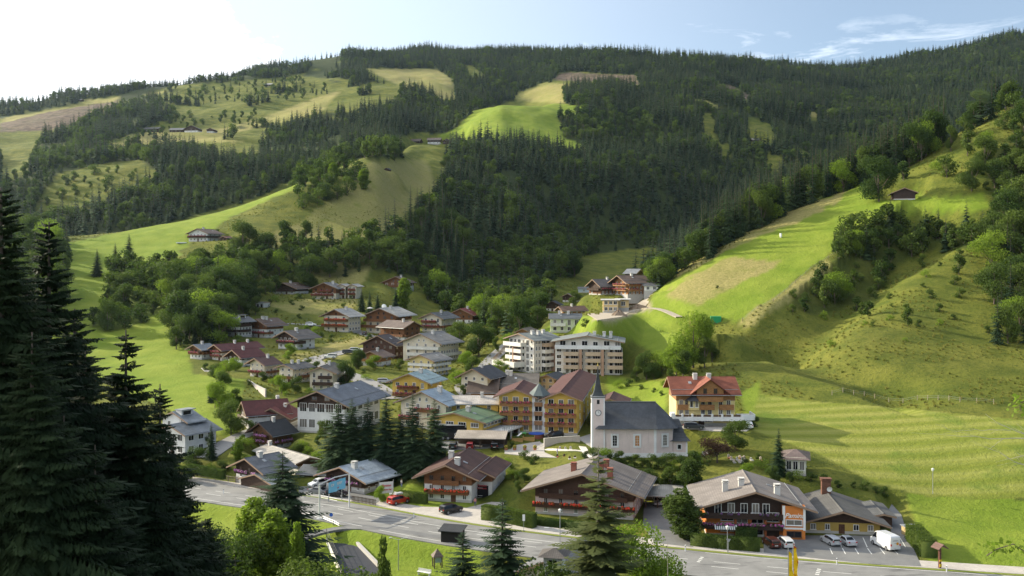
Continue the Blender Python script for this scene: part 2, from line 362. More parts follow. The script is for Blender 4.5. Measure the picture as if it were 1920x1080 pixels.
def B(name, label, cat, *vols, group='houses of the village'): BUILD.append((name, label, cat, group, vols)); return vols[0]
AH = 'alpine_house'
B('farmhouse', 'lone white farmhouse with dark balcony high on the left meadow', 'farmhouse', V(389,453,354,400,22,'L',437,2,a=None,b=13,wall=WHITE,up=2,wood=DW,roof=RBR,pitch=20,ov=1.6,nG=5,nS=3,bal=[('G',1,0,1,1),('S',1,0,1,0)],chim=[(.3,.1)]))
B('shed', 'small dark red shed beside the big tree by the lone farmhouse', 'shed', V(425,451,413,430,30,'L',446,1,b=5,wall=DW,up=0,wood=DW,roof=RRED,pitch=18,ov=.6,nG=1,nS=0))
B(AH, 'white chalet with dark wooden upper floor and arched doorway, uppermost on the left', 'house', V(554,552,511,565,18,'L',540,2,b=13,wall=WHITE,up=1,wood=DW,roof=RBR,pitch=20,ov=1.8,nG=4,nS=2,bal=[('G',1,0,1,0)],chim=[(.4,.1)]))
B(AH, 'double chalet with wooden gable and flower balconies at the top of the slope', 'house', V(630,561,586,640,10,'L',540,3,b=12,wall=CREAM,up=1.6,wood=MW,roof=RG,pitch=22,ov=1.5,nG=4,nS=0,bal=[('G',1,-.05,.9,1),('G',2,.3,.8,1)],chim=[(.6,.3)]),
  V(648,560,631,660,8,'L',537,3,b=10,wall=CREAM,up=9,roof=RLG,pitch=22,ov=.9,nG=2,nS=0,bal=[('G',1,.1,.9,1),('G',2,.1,.9,1)]), V(668,560,652,672,8,'L',537,3,b=10,wall=CREAM,up=9,roof=RLG,pitch=22,ov=.9,nG=2,nS=1,bal=[('G',1,.1,.9,1),('G',2,.1,.9,1)]))
B(AH, 'white chalet with brown wooden gable alone at the forest edge', 'house', V(766,547,718,774,8,'L',529,2,b=12,wall=WHITE,up=1.25,wood=MW,roof=RBR,pitch=22,ov=1.3,nG=4,nS=2,bal=[('G',1,0,1,0)],chim=[(.5,.2)]))
B('garage', 'small white double garage with two dark openings on the grassy slope', 'garage', V(494,577,480,498,15,'R',568,1,b=6,wall=GREYW,up=9,roof=RG,pitch=3,ov=.3,nG=0,nS=0,garage=2))
B(AH, 'white house with grey roof dormer and dark balconies behind the brown roofed chalet', 'house', V(447,632,427,472,35,'L',602,3,wall=WHITE,up=2,wood=DW,roof=RG,pitch=20,ov=1.5,nG=2,nS=4,bal=[('G',1,0,1,0),('S',1,0,.8,0),('S',2,0,.8,0)],chim=[(.6,.2)],dormer=[(.55,.4,'S')]))
B(AH, 'chalet with brown tiled roof, wooden upper floor and long flower balcony', 'house', V(500,634,470,531,34,'L',609,3,wall=WHITE,up=2,wood=MW,roof=RBR,pitch=24,ov=1.7,nG=3,nS=3,bal=[('G',1,-.1,1,1),('S',1,0,.3,1)],chim=[(.35,.2),(.2,.1)]))
B(AH, 'white chalet with dark timber gable and grey brown roof above the hay field', 'house', V(557,656,522,590,32,'L',632,2,wall=WHITE,up=1.5,wood=DW,roof=(.15,.13,.115),pitch=23,ov=2.0,nG=4,nS=2,bal=[('G',1,0,1,1),('S',1,0,.35,0)],chim=[(.4,.15)]))
B(AH, 'small brown chalet with blue grey roof at the left edge of the terrace', 'house', V(378,674,357,399,33,'L',654,2,wall=WHITE,up=1,wood=MW,roof=(.20,.22,.24),pitch=22,ov=1.5,nG=3,nS=2,bal=[('G',1,0,1,1),('S',1,0,1,0)],chim=[(.5,.1)]))
B(AH, 'large chalet with long dark red roof and cream balconied gable', 'house', V(416,676,398,486,38,'L',654,3,wall=CREAM,up=2,wood=MW,roof=RRED,pitch=24,ov=1.6,nG=2,nS=5,bal=[('G',1,0,1,1),('G',2,0,1,1)],chim=[(.45,.1),(.8,.1)]))
B(AH, 'house with steep dark red roof in front of the long red roof', 'house', V(453,688,428,491,38,'L',668,2,wall=WHITE,up=1.3,wood=DW,roof=RRED,pitch=27,ov=1.5,nG=3,nS=3,chim=[(.35,.15)]))
B(AH, 'cream house with brown red roof, terrace balcony and red awnings', 'house', V(496,708,469,520,36,'L',682,3,wall=CREAM,up=9,roof=(.11,.06,.052),pitch=23,ov=1.5,nG=3,nS=3,bal=[('G',1,0,1,1),('S',1,.1,1,0)],chim=[(.7,.2)]))
B(AH, 'cream house with dark flat pitched roof and wooden balconies behind garden trees', 'house', V(549,719,524,581,30,'L',690,3,wall=CREAM,up=9,roof=(.085,.085,.09),pitch=18,ov=1.4,nG=2,nS=4,bal=[('G',1,0,1,0),('S',1,.3,1,0)],chim=[(.3,.1),(.6,.3)]))
B(AH, 'three storey cream house with dark balconies beside the access road', 'house', V(624,733,581,632,6,'L',697,3,b=12,wall=CREAM,up=9,wood=DW,roof=(.12,.11,.10),pitch=22,ov=1.6,nG=3,nS=1,bal=[('G',1,.15,1,0),('G',2,.4,.95,0)],chim=[(.5,.2)]))
B(AH, 'cream chalet with two red flower balconies over a grey garage storey', 'house', V(653,623,608,676,26,'L',592,3,wall=CREAM,up=9,wood=MW,siding=1,roof=RLG,pitch=22,ov=1.8,nG=3,nS=4,bal=[('G',1,-.05,1,2),('G',2,.05,1,2)],chim=[(.6,.2)]))
B(AH, 'wide chalet with brown gable, grey roof and satellite dish behind timber house', 'house', V(743,626,687,772,20,'L',591,3,wall=CREAM,up=2.1,wood=MW,roof=RLG,pitch=21,ov=2.0,nG=4,nS=3,bal=[('G',2,-.05,1,0),('G',1,-.2,1,0)],chim=[(.4,.2)]))
B(AH, 'timber fronted house with wooden balconies and brown roof below the dish chalet', 'house', V(758,640,714,787,42,'R',613,3,wall=WHITE,up=1.2,wood=MW,roof=(.14,.105,.09),pitch=24,ov=1.5,nG=3,nS=3,bal=[('S',1,0,1,0),('G',1,0,1,0)],chim=[(.3,.2)]))
B('barn', 'dark brown timber barn behind the cream guest house', 'barn', V(740,672,681,756,24,'L',646,2,wall=DW,up=0,wood=(.075,.038,.027),roof=(.075,.06,.058),pitch=24,ov=1.4,nG=5,nS=2))
B(AH, 'small cream chalet with brown roof in front of the dark barn', 'house', V(716,687,678,733,25,'L',668,2,wall=WHITE,up=1,wood=LW,roof=RBR,pitch=20,ov=1.3,nG=3,nS=1,bal=[('G',1,0,1,0)],chim=[(.4,.2)]))
B('guest_house', 'large cream guest house with grey roof and white balconies', 'guest house', V(825,680,756,860,28,'L',643,3,wall=CREAM,up=9,roof=(.20,.195,.19),pitch=21,ov=1.7,nG=4,nS=7,bal=[('G',1,.15,1,3),('G',2,.15,1,3),('S',1,0,1,3)],chim=[(.4,.2)]),
  V(812,706,768,841,30,'L',676,3,wall=PYEL,up=9,roof=(.20,.195,.19),pitch=19,ov=1.2,nG=3,nS=4,bal=[('G',1,0,1,3),('S',1,0,1,3),('G',2,0,1,3),('S',2,0,1,3)]))
B(AH, 'yellow house with blue green metal roof beside the parked silver car', 'house', V(802,744,736,828,18,'L',716,2,wall=YEL,up=9,wood=MW,roof=(.27,.36,.37),rk='metal',pitch=21,ov=1.5,nG=4,nS=2,bal=[('G',1,.18,.75,1),('G',0.1,.05,.8,1)],chim=[(.5,.2)]))
B(AH, 'white chalet with dark grey roof and two flower balconies near the round trees', 'house', V(828,623,792,855,26,'L',596,3,wall=CREAM,up=9,wood=MW,roof=(.11,.115,.12),pitch=22,ov=1.6,nG=3,nS=3,bal=[('G',1,0,1,1),('G',2,0,.75,1),('S',1,0,.6,0)],chim=[(.5,.2)]))
B(AH, 'wooden chalet with bright red roof at the shaded forest foot', 'house', V(886,607,842,904,18,'L',590,2,wall=WHITE,up=.9,wood=MW,roof=(.20,.042,.038),pitch=24,ov=1.3,nG=4,nS=2,chim=[(.5,.15)]))
B(AH, 'dark chalet with small grey roof beside the red roofed chalet', 'house', V(905,601,885,917,20,'L',588,2,b=9,wall=WHITE,up=1,wood=DW,roof=RG,pitch=24,ov=1.2,nG=2,nS=1))
B('shed', 'low shed with rusty red roof on the shaded bend behind the village', 'shed', V(928,612,914,936,15,'R',606,1,b=5,wall=GREYW,up=9,roof=RRED,pitch=14,ov=.5,nG=0,nS=2))
B(AH, 'cream house with dark slate roof behind the wooden barn roofs', 'house', V(914,742,865,941,24,'L',706,3,wall=CREAM,up=9,roof=(.065,.067,.075),pitch=26,ov=1.6,nG=3,nS=2,chim=[(.4,.1)]))
B('barn', 'wooden barn with plain brown shingle roof next to the silver metal roof', 'barn', V(927,744,883,930,3,'R',732,1,b=11,wall=MW,up=0,wood=LW,roof=(.125,.09,.072),pitch=27,ov=1.4,nG=1,nS=1))
B('barn', 'long wooden barn with weathered grey shingle roof above the yellow hotel', 'barn', V(1000,742,926,1010,4,'R',723,2,b=13,wall=MW,up=0,wood=LW,roof=(.165,.145,.125),pitch=22,ov=1.8,nG=3,nS=2,chim=[(.7,.1),(.6,.2)]))
B(AH, 'small cream house with dark roof and open wooden loggia above the hotel', 'house', V(1039,732,1014,1057,24,'L',709,2,wall=(.62,.47,.27),up=9,wood=LW,roof=(.075,.08,.09),pitch=22,ov=1.2,nG=2,nS=2,bal=[('S',1,.1,.9,0)]))
B('guest_house', 'cream guest house with blue grey metal roof behind the tall spruces', 'guest house', V(836,806,752,862,26,'L',757,3,wall=CREAM,up=9,wood=MW,roof=(.28,.34,.39),rk='metal',pitch=22,ov=1.5,nG=4,nS=2,bal=[('G',1,0,.4,1),('G',2,.35,.85,1)],chim=[(.7,.3)]))
B('hotel_wing', 'yellow flat fronted wing with silver seamed metal roof', 'hotel wing', V(934,803,842,940,2,'R',757,3,b=9,wall=YEL,up=9,roof=(.42,.38,.34),rk='metal',pitch=15,ov=.8,nG=1,nS=3,chim=[(.35,.2)]))
B('restaurant', 'yellow restaurant building with pale green roof and wide windows', 'restaurant', V(905,826,806,940,24,'L',790,2,wall=YEL,up=9,roof=RGREEN,rk='sheet',pitch=13,ov=1.5,nG=4,nS=5,wide=1,chim=[(.35,.2)]))
HT = B('hotel', 'big yellow hotel with two gables, flower balconies and a white stair tower', 'hotel', V(998,812,936,1003,7,'L',742,4,b=17,wall=YEL,up=9,wood=LW,roof=(.095,.038,.032),pitch=21,ov=1.4,nG=3,nS=0,bal=[('G',1,.12,1,1),('G',2,.04,1,1),('G',3,.04,1,1)],wbig=1),
  V(1082,816,1022,1112,9,'L',747,4,wall=YEL,up=9,wood=LW,roof=(.095,.038,.032),pitch=21,ov=1.4,nG=3,nS=4,bal=[('G',1,.0,.97,1),('G',2,.0,.97,1),('G',3,.0,.97,1)],wbig=1), V(1168,800,1120,1174,10,'L',757,3,b=12,wall=PYEL,up=9,roof=(.10,.05,.042),pitch=21,ov=1.4,nG=3,nS=1,lvl=False))
B('pension', 'white pension with brown tiled roof, wooden upper storey and geranium balconies', 'pension', V(884,943,796,949,12,'L',891,3,Y=193.9,b=15.5,wall=WHITE,up=1.95,wood=MW,roof=(.085,.042,.034),pitch=22,ov=2.0,nG=4,nS=2,bal=[('G',1,.02,.95,2),('G',2,.2,.75,0)],chim=[(.12,.3),(.55,-.35)]),
  V(922,934,880,949,12,'L',891,3,Y=197.6,b=13,wall=WHITE,up=2.2,wood=MW,roof=(.085,.042,.034),pitch=22,ov=1.0,nG=1,nS=3,lvl=False))
B(AH, 'dark timber chalet with pale blue metal roof behind the banner gantry', 'chalet', V(683,926,612,728,34,'L',897,2,Y=201.2,wall=WHITE,up=.75,wood=DW,roof=(.36,.41,.46),rk='metal',pitch=19,ov=2.0,nG=4,nS=3,bal=[('G',1,.05,1,4)],chim=[(.15,.3)]),
  V(616,902,562,640,8,'R',889,1,Y=212,b=8,wall=DW,up=0,wood=DW,roof=(.10,.105,.11),rk='metal',pitch=12,ov=.8,nG=0,nS=1,lvl=False))
B(AH, 'white house with light seamed roof and tall white chimney behind the big spruce', 'house', V(560,895,486,594,50,'R',866,2,Y=219,b=None,wall=WHITE,up=1.5,wood=MW,roof=(.36,.33,.29),rk='metal',pitch=16,ov=1.2,nG=0,nS=4,chim=[(.95,.0)]))
B(AH, 'small dark chalet with white base and grey roof left of the big spruce', 'chalet', V(494,906,443,540,38,'L',881,2,Y=206.5,wall=WHITE,up=.9,wood=DW,roof=(.13,.135,.15),rk='metal',pitch=22,ov=1.6,nG=3,nS=3,bal=[('G',1,.05,.95,4)],chim=[(.35,.1)]),
  V(510,916,452,540,38,'L',909,1,Y=203,wall=DW,up=0,wood=DW,roof=(.22,.24,.26),rk='metal',pitch=16,ov=.5,nG=0,nS=0,lvl=False))
B(AH, 'brown timber chalet with near black roof and pink flower balconies', 'chalet', V(511,843,475,546,36,'L',811,3,wall=WHITE,up=1,wood=(.13,.065,.03),roof=RDK,pitch=29,ov=1.5,nG=3,nS=3,bal=[('G',1,-.05,1,4),('G',2,.15,.8,4),('S',1,0,1,4)],chim=[(.5,.1)]))
B(AH, 'white house with wine red roof and brown cross gable beside the school', 'house', V(466,801,452,541,62,'L',776,2,wall=WHITE,up=1.4,wood=GW_,roof=RRED,pitch=31,ov=1.0,nG=2,nS=3,bal=[('G',1,0,1,0)],chim=[(.85,-.2)]), V(541,800,478,552,8,'L',783,2,b=9,wall=WHITE,up=.8,wood=GW_,roof=(.17,.05,.042),pitch=27,ov=.9,nG=3,nS=0,chim=[(.4,.5)]))
B('school', 'large white building with black timber gable and rows of framed windows', 'school', V(646,815,558,712,18,'L',755,2,wall=WHITE,up=9,wood=DW,siding=1.7,roof=(.12,.13,.15),rk='metal',pitch=22,ov=2.4,nG=5,nS=6,wbig=1,chim=[(.35,.1)]))
B(AH, 'white house with grey standing seam roof and dormer half hidden by dark spruces', 'house', V(347,857,300,405,32,'L',813,2,wall=WHITE,up=9,roof=(.17,.185,.20),rk='metal',pitch=20,ov=1.2,nG=3,nS=3,wbig=1,chim=[(.4,-.3)]),V(352,842,305,378,32,'L',790,3,Y=236,wall=WHITE,up=9,roof=(.24,.26,.28),rk='metal',pitch=22,ov=1.0,nG=2,nS=2,dormer=[(.4,.5,'S')],lvl=False))
YH = B('guest_house', 'long yellow guest house with orange red tile roof and white terrace', 'guest house', V(1378,797,1268,1381,1,'R',735,4,b=12,wall=PYEL,up=3.02,wood=LW,roof=RTILE,pitch=24,ov=1.5,nG=2,nS=0,chim=[(.38,.15),(.62,.15)]))
AP1 = V(1001,700,955,1046,52,'L',637,5,Y=322,wall=(.66,.61,.54),up=9,roof=(.17,.185,.18),rk='sheet',pitch=14,ov=1.6,nG=0,nS=0,chim=[(.3,.3),(.5,.4),(.8,.2)])
B('apartment_building', 'big white apartment block with rows of balconies and pale roof', 'apartment building', AP1, V(1162,703,1041,1191,7,'L',641,5,Y=314,b=18,wall=(.64,.59,.52),up=9,roof=(.17,.185,.18),rk='sheet',pitch=10,ov=1.5,nG=0,nS=5,chim=[(.3,.2),(.4,.5),(.7,.3),(.6,.7)]))
B(AH, 'wooden house on the ramp behind the white apartment block', 'house', V(994,640,968,1004,18,'L',623,2,b=9,wall=LW,up=0,wood=LW,roof=(.14,.12,.10),pitch=24,ov=1.3,nG=2,nS=1))
B(AH, 'pale green modern house with dark low roof and white balcony', 'house', V(1089,624,1032,1092,2,'R',597,2,b=10,wall=(.58,.62,.42),up=9,roof=(.11,.12,.13),pitch=15,ov=.8,nG=1,nS=4,bal=[('S',1,0,.5,3)],chim=[(.4,.1),(.7,.1)]))
B(AH, 'wooden chalet with brown roof above the pale green house', 'house', V(1056,598,1046,1097,64,'L',581,2,wall=CREAM,up=1,wood=LW,roof=(.20,.125,.09),pitch=27,ov=1.3,nG=2,nS=4,chim=[(.5,.1)]))
B('house_under_construction', 'unfinished timber house with flat white roof beside dirt heaps', 'house', V(1159,586,1131,1161,4,'R',563,2,b=8,wall=(.60,.44,.22),up=9,roof=(.62,.60,.55),pitch=2,ov=1.0,nG=1,nS=3,wbig=1), V(1179,579,1158,1183,4,'R',562,1,b=8,wall=(.60,.44,.22),up=9,roof=(.62,.60,.55),pitch=2,ov=1.0,nG=1,nS=1,lvl=False))
B(AH, 'dark timber farmhouse with grey roof left of the wooden hotel chalet', 'chalet', V(1126,553,1118,1163,62,'L',535,2,Y=420,a=9,wall=MW,up=1,wood=DW,roof=(.125,.11,.105),pitch=27,ov=1.5,nG=2,nS=5,bal=[('S',1,0,1,1),('G',1,0,1,0)],chim=[(.6,.1)]))
B(AH, 'large wooden chalet with two balconies at the head of the lane', 'chalet', V(1177,554,1161,1213,66,'L',527,3,Y=412,a=10.5,wall=LW,up=1,wood=LW,roof=RBR,pitch=22,ov=2.6,nG=3,nS=5,bal=[('G',1,0,1,1),('S',1,0,.5,1),('G',2,0,1,1),('S',2,0,.6,1)],chim=[(.5,.1)]), V(1234,547,1208,1236,5,'R',535,1,Y=410,b=7,wall=WHITE,up=9,roof=(.10,.10,.11),pitch=16,ov=.8,nG=1,nS=2,lvl=False))
B(AH, 'small dark house with white corner in the shaded hollow', 'house', V(1075,567,1055,1087,25,'L',556,2,wall=WHITE,up=.8,wood=DW,roof=RG,pitch=24,ov=1.1,nG=2,nS=2))
B(AH, 'dark roofed house with white base nearest the shaded forest', 'house', V(1047,584,1024,1052,12,'L',571,2,b=10,wall=WHITE,up=.9,wood=DW,roof=RDK,pitch=25,ov=1.2,nG=3,nS=1))
B('shed', 'pale blue shed behind the small lit tree', 'shed', V(1106,549,1084,1109,8,'R',541,1,b=6,wall=(.42,.5,.56),up=9,roof=RG,pitch=14,ov=.5,nG=1,nS=1))
B(AH, 'grey metal roof peeping out behind the wooden chalets', 'house', V(1192,530,1172,1206,30,'R',512,1,Y=450,b=8,wall=DW,up=0,wood=DW,roof=(.22,.23,.25),pitch=22,ov=1.0,nG=1,nS=1,lvl=False))
B('chalet', 'wide dark brown chalet with pale roof and two long balconies on the main road', 'chalet', V(1187,975,1004,1207,15,'L',922,3,Y=180.8,wall=PINK,up=1.95,wood=(.075,.038,.026),roof=(.18,.155,.14),rk='sheet',pitch=18,ov=2.3,nG=6,nS=4,bal=[('G',1,-.02,1.02,2),('G',2,.05,.95,0)],chim=[(.15,.5),(.35,.25),(.3,-.3),(.6,.3)],red=1))
PM = B('guest_house', 'orange guest house named in white script with dark balconies under a wide roof', 'guest house', V(1507,1009,1324,1509,6,'L',950,3,Y=168.7,b=15,wall=(.62,.21,.05),up=2.1,wood=(.045,.028,.022),roof=(.20,.175,.16),rk='sheet',pitch=17,ov=2.0,nG=0,nS=1,chim=[(.15,.5),(.35,-.2),(.3,-.55)]))
B('annex', 'low ochre annex with dark tiled roof and large brick chimney beside the orange house', 'annex', V(1650,1003,1507,1652,7,'L',981,1,Y=170.7,b=15,wall=(.42,.29,.08),up=9,wood=DW,siding=1,roof=(.10,.095,.09),rk='sheet',pitch=17,ov=1.6,nG=5,nS=1), V(1672,990,1640,1674,7,'L',968,1,Y=175.2,b=9,wall=DW,up=0,wood=DW,roof=(.10,.10,.10),pitch=12,ov=.7,nG=0,nS=0,lvl=False))
B('mortuary_chapel', 'small white building with brown hipped roof beside the graveyard', 'chapel', V(1511,893,1472,1527,16,'R',859,1,b=8,wall=(.60,.58,.47),up=9,roof=(.17,.125,.11),rk='metal',pitch=27,ov=.9,nG=1,nS=3,hip=1))
B('barn', 'dark weathered timber barn high on the right meadow', 'barn', V(1716,374,1676,1742,16,'L',360,2,b=14,wall=GREYW,up=.35,wood=(.05,.032,.026),roof=(.16,.125,.115),pitch=22,ov=1.2,nG=0,nS=0))
B('hut', 'tiny dark hay hut on the crest of the farmhouse meadow', 'hut', V(728,321,721,731,25,'L',317,1,b=4,wall=DW,up=0,wood=DW,roof=RDK,pitch=25,ov=.5,nG=0,nS=0))
FG = 'hamlet houses on the far slopes'
for uc, v, uL, uR, ve, g, al, lab, nf, rf in ((786,269,769,797,264,'R',12,'dark barn leftmost of the farm hamlet below the bright meadow',1,RBR),(825,270,802,827,262,'R',4,'brown roofed farmhouse with white base in the bright meadow hamlet',2,(.2,.15,.12)),(846,270,830,849,264,'L',10,'small dark stable between the two farm hamlet houses',1,RBR),(876,269,850,880,264,'L',8,'white based chalet rightmost of the hamlet under the bright meadow',2,RBR)):
    B('farmhouse', lab, 'farmhouse', V(uc,v,uL,uR,al,g,ve,nf,b=14,wall=WHITE if nf > 1 else DW,up=1 if nf > 1 else 0,wood=DW,roof=rf,pitch=26,ov=1.5,nG=3,nS=3), group=FG)
for uc, v, uL, uR, ve, g, al, lab, nf, rf in ((297,248,270,301,241,'R',10,'long dark barn leftmost of the farm row on the far left slope',1,RDK),(342,248,318,345,243,'R',5,'low grey roofed farm building in the middle of the far left row',1,RG),(371,248,346,373,241,'L',8,'white farmhouse with dark gable in the far left row',2,RDK),(400,249,388,402,243,'L',8,'small brown farmhouse rightmost of the far left row',2,RBR),(152,191,140,155,187,'R',10,'tiny grey hut above the brown clearing',1,RG),(509,163,497,513,158,'R',10,'pale hut among spruces near the upper meadows',1,RLG),(1423,266,1411,1426,262,'R',5,'tiny hut at the foot of the far ski run',1,RTAN)):
    B('farmhouse', lab, 'farmhouse' if nf > 1 else 'barn', V(uc,v,uL,uR,al,g,ve,nf,b=14 if uc > 200 else 8,wall=WHITE if nf > 1 else DW,up=1 if nf > 1 else 0,wood=DW,roof=rf,pitch=24,ov=1.5,nG=3,nS=3), group=FG)
B(AH, 'grey roofed house with a small white turret low in front of the road', 'house', V(1090,1196,968,1150,28,'L',1092,2,Y=130,b=12,wall=WHITE,up=9,roof=(.15,.15,.155),rk='sheet',pitch=24,ov=1.2,nG=3,nS=3,lvl=False), V(1054,1085,1019,1064,12,'R',1042,1,Y=127,a=None,b=2.6,wall=WHITE,up=9,roof=(.13,.115,.105),rk='tile',pitch=26,ov=.7,nG=0,nS=1,hip=1,lvl=False))
# levelled ground under church, terraces and yards
CH_Z = -41.0; CH_Y = 214.0
level([(18,212),(41,210),(44,222),(40,232),(18,232)], CH_Z, 5)
_c = hit(1320, 797); 
# tracks: photo pixels along each centre line -> points on the ground
def track(px, y0=110):
    out = []
    for q in px:
        h = pix(q[0], q[1], q[2]) if len(q) == 3 else hit(q[0], q[1], y0)
        out.append(h)
    return out
def smooth_track(pts, n=8):
    P0 = np.array(pts, float); s = np.concatenate([[0], np.cumsum(np.hypot(*np.diff(P0[:, :2], axis=0).T))]); q = np.linspace(0, s[-1], max(3, int(s[-1]/1.5)))
    return [tuple(r) for r in pchip(s, P0, q)]
L1 = smooth_track(track([(905,760),(868,722),(880,716),(930,665),(965,637),(1000,615)])); LW1 = 2.6        # lane climbing past the apartment block
L2 = smooth_track(track([(735,748),(700,722),(665,706),(600,683),(585,674),(620,665),(680,652)])); LW2 = 3.4    # lane through the left terraces
L3 = smooth_track(track([(1150,590),(1195,572),(1200,562),(1215,555),(1245,545)])); LW3 = 2.2
L4 = smooth_track(track([(1195,572),(1240,580),(1275,595)])); LW4 = 1.6
L5 = smooth_track(track([(480,632-22),(540,606),(580,609),(640,612),(690,628),(745,642)])); LW5 = 2.4
L6 = smooth_track(track([(380,860),(440,822),(500,800),(560,800)])); LW6 = 2.6
for L, w in ((L1,LW1),(L2,LW2),(L3,LW3),(L4,LW4),(L5,LW5),(L6,LW6)): carve(L, w+.6, 3, -0.18)
# ------------------------------------------------------------------ flat yards, the main road bed and their levels
RZ = -46.0
def pz(u, v, z): Y = -z*F/(v-V0); return ((u-U0)/F*Y, Y)
def offset_line(pts, d):
    """the polyline moved d metres to its back side (away from the viewpoint)"""
    out = []
    for i, p in enumerate(pts):
        a = pts[max(0, i-1)]; b = pts[min(len(pts)-1, i+1)]; tx, ty = b[0]-a[0], b[1]-a[1]; n = math.hypot(tx, ty); out.append((p[0]-ty/n*d, p[1]+tx/n*d)) if tx > 0 else out.append((p[0]+ty/n*d, p[1]-tx/n*d))
    return out
_R = np.array(ROAD, float); _s = np.concatenate([[0], np.cumsum(np.hypot(*np.diff(_R, axis=0).T))]); EDGE_B = [tuple(q) for q in pchip(_s, _R, np.arange(0, _s[-1], 2.0))]
carve([(x, y, RZ) for x, y in offset_line(EDGE_B, -4.5)], 9.5, 3.0, -0.15)
YARDS = []
def yard(name, label, px, z, mat, soft=3.0, dz=0.0, lower=.12, cat='yard'):
    P_ = [pz(u, v, z) for u, v in px]; level(P_, z-lower, soft); YARDS.append((name, label, P_, z+dz, mat, cat))
yard('forecourt', 'pale paved forecourt between pension and main road', [(733,941),(795,950),(875,952),(921,941),(944,942),(948,958),(1003,985),(990,992),(860,976),(735,952)], -45.9, 'pale', dz=.006)
yard('parking_lot', 'small asphalt parking lot in front of the dark timber chalet', [(560,912),(612,912),(684,927),(720,934),(705,944),(632,934),(560,924)], -45.9, 'asphalt', dz=.006)
yard('driveway', 'asphalt driveway leading back to the open carport', [(1208,942),(1278,942),(1296,1000),(1300,1026),(1228,1018),(1205,985)], -45.9, 'asphalt', dz=.006)
yard('parking_lot', 'shaded asphalt parking lot in front of the orange and ochre houses', [(1432,1012),(1505,1011),(1508,1004),(1655,1004),(1700,1000),(1728,1062),(1640,1058),(1520,1046),(1432,1036)], -45.9, 'asphalt', dz=.006)
yard('lane', 'narrow asphalt lane running up beside the ochre annex', [(1672,1004),(1702,1004),(1690,965),(1672,945),(1664,960)], -45.85, 'asphalt', dz=.006)
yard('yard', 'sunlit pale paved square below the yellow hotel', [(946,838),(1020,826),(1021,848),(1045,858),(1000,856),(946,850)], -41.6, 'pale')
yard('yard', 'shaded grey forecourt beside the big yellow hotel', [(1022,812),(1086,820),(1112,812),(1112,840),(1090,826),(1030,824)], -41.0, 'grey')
yard('yard', 'paved forecourt in front of the long yellow guest house', [(1262,796),(1380,797),(1412,800),(1400,808),(1344,808),(1280,803)], -37.1, 'pale', soft=5)
yard('yard', 'asphalt bus bay in front of the green roofed restaurant', [(800,826),(905,828),(945,824),(946,838),(840,844),(790,838)], -41.3, 'asphalt')
yard('terrace', 'pale gravel yard beside the unfinished timber house', [(1100,588),(1130,586),(1160,588),(1190,580),(1165,594),(1120,600)], -17.6, 'dirt', soft=8)
for L, w in ((L1,LW1),(L2,LW2),(L3,LW3),(L4,LW4),(L5,LW5),(L6,LW6)): carve([(a, b, H(a, b)) for a, b, c in L[::2]], w+.4, 1.2, -0.02)
# ------------------------------------------------------------------ ground cover painted as what grows where (world-fixed masks)
GV = V0-F*GZ/GY; GU = np.broadcast_to(US[:, None], GZ.shape)
OPEN = [[(735,262),(780,248),(890,250),(893,285),(870,302),(755,292)],[(225,190),(330,160),(473,152),(640,146),(705,162),(640,222),(560,232),(485,270),(505,300),(430,305),(330,285),(215,292),(190,268),(300,235),(325,215)],   # meadows and clearings in the far woods
 [(60,405),(75,360),(110,325),(200,305),(262,300),(300,325),(262,352),(200,372),(140,400),(90,415)],[(600,175),(700,156),(760,160),(740,185),(660,205),(610,205)],[(0,285),(60,275),(75,290),(40,330),(0,335)],
[(-500,235),(0,222),(90,205),(150,190),(225,178),(226,190),(190,215),(120,240),(80,250),(75,270),(0,282),(-500,300)],
[(333,160),(473,150),(560,142),(600,146),(640,158),(600,175),(560,185),(470,180),(400,190),(350,200)],
[(345,200),(450,178),(470,195),(560,190),(610,200),(600,212),(480,232),(440,228),(400,238),(330,240),(300,240),(280,225),(330,215)],
[(195,272),(260,250),(300,240),(420,245),(420,262),(480,268),(500,285),(430,290),(380,272),(330,264),(260,270),(215,282)],
[(30,300),(50,298),(48,315),(30,320)],[(150,330),(200,320),(260,318),(270,335),(200,348),(130,378),(60,385),(70,370),(120,350)],
[(683,128),(820,129),(850,150),(857,184),(832,187),(795,162),(740,157),(690,147)],[(862,122),(885,121),(915,142),(880,139)],
[(585,154),(640,156),(682,179),(640,177),(590,162)],[(560,195),(600,192),(612,206),(565,217)],
[(887,208),(970,188),(1060,195),(1100,198),(1096,217),(1050,222),(1058,253),(1095,263),(1092,280),(1027,276),(960,265),(877,265),(822,256),(860,235)],
[(960,173),(1020,153),(1060,155),(1084,160),(1056,170),(1064,195),(975,192)],
[(1027,150),(1053,135),(1100,135),(1193,141),(1202,160),(1143,149),(1100,155)],
[(760,283),(773,268),(868,276),(855,292),(833,296),(837,320),(825,355),(800,385),(760,300)],
[(1315,211),(1338,211),(1342,247),(1352,265),(1340,269),(1319,247)],[(1402,218),(1445,233),(1455,250),(1455,262),(1430,269),(1402,265)],
[(1349,272),(1368,269),(1368,292),(1352,292)],[(1438,286),(1468,293),(1472,307),(1450,322),(1438,310)],[(1490,272),(1529,287),(1529,294),(1500,294)],
[(1283,187),(1320,185),(1362,199),(1340,201)],[(1337,155),(1370,159),(1424,182),(1400,187),(1345,166)],[(1519,209),(1538,207),(1532,221),(1519,219)],
[(1083,481),(1157,468),(1235,462),(1235,490),(1200,520),(1120,545),(1030,545),(1040,517),(1077,510)],
[(1545,206),(1560,203),(1563,212),(1548,214)],[(1700,142),(1712,141),(1711,147),(1701,147)]]
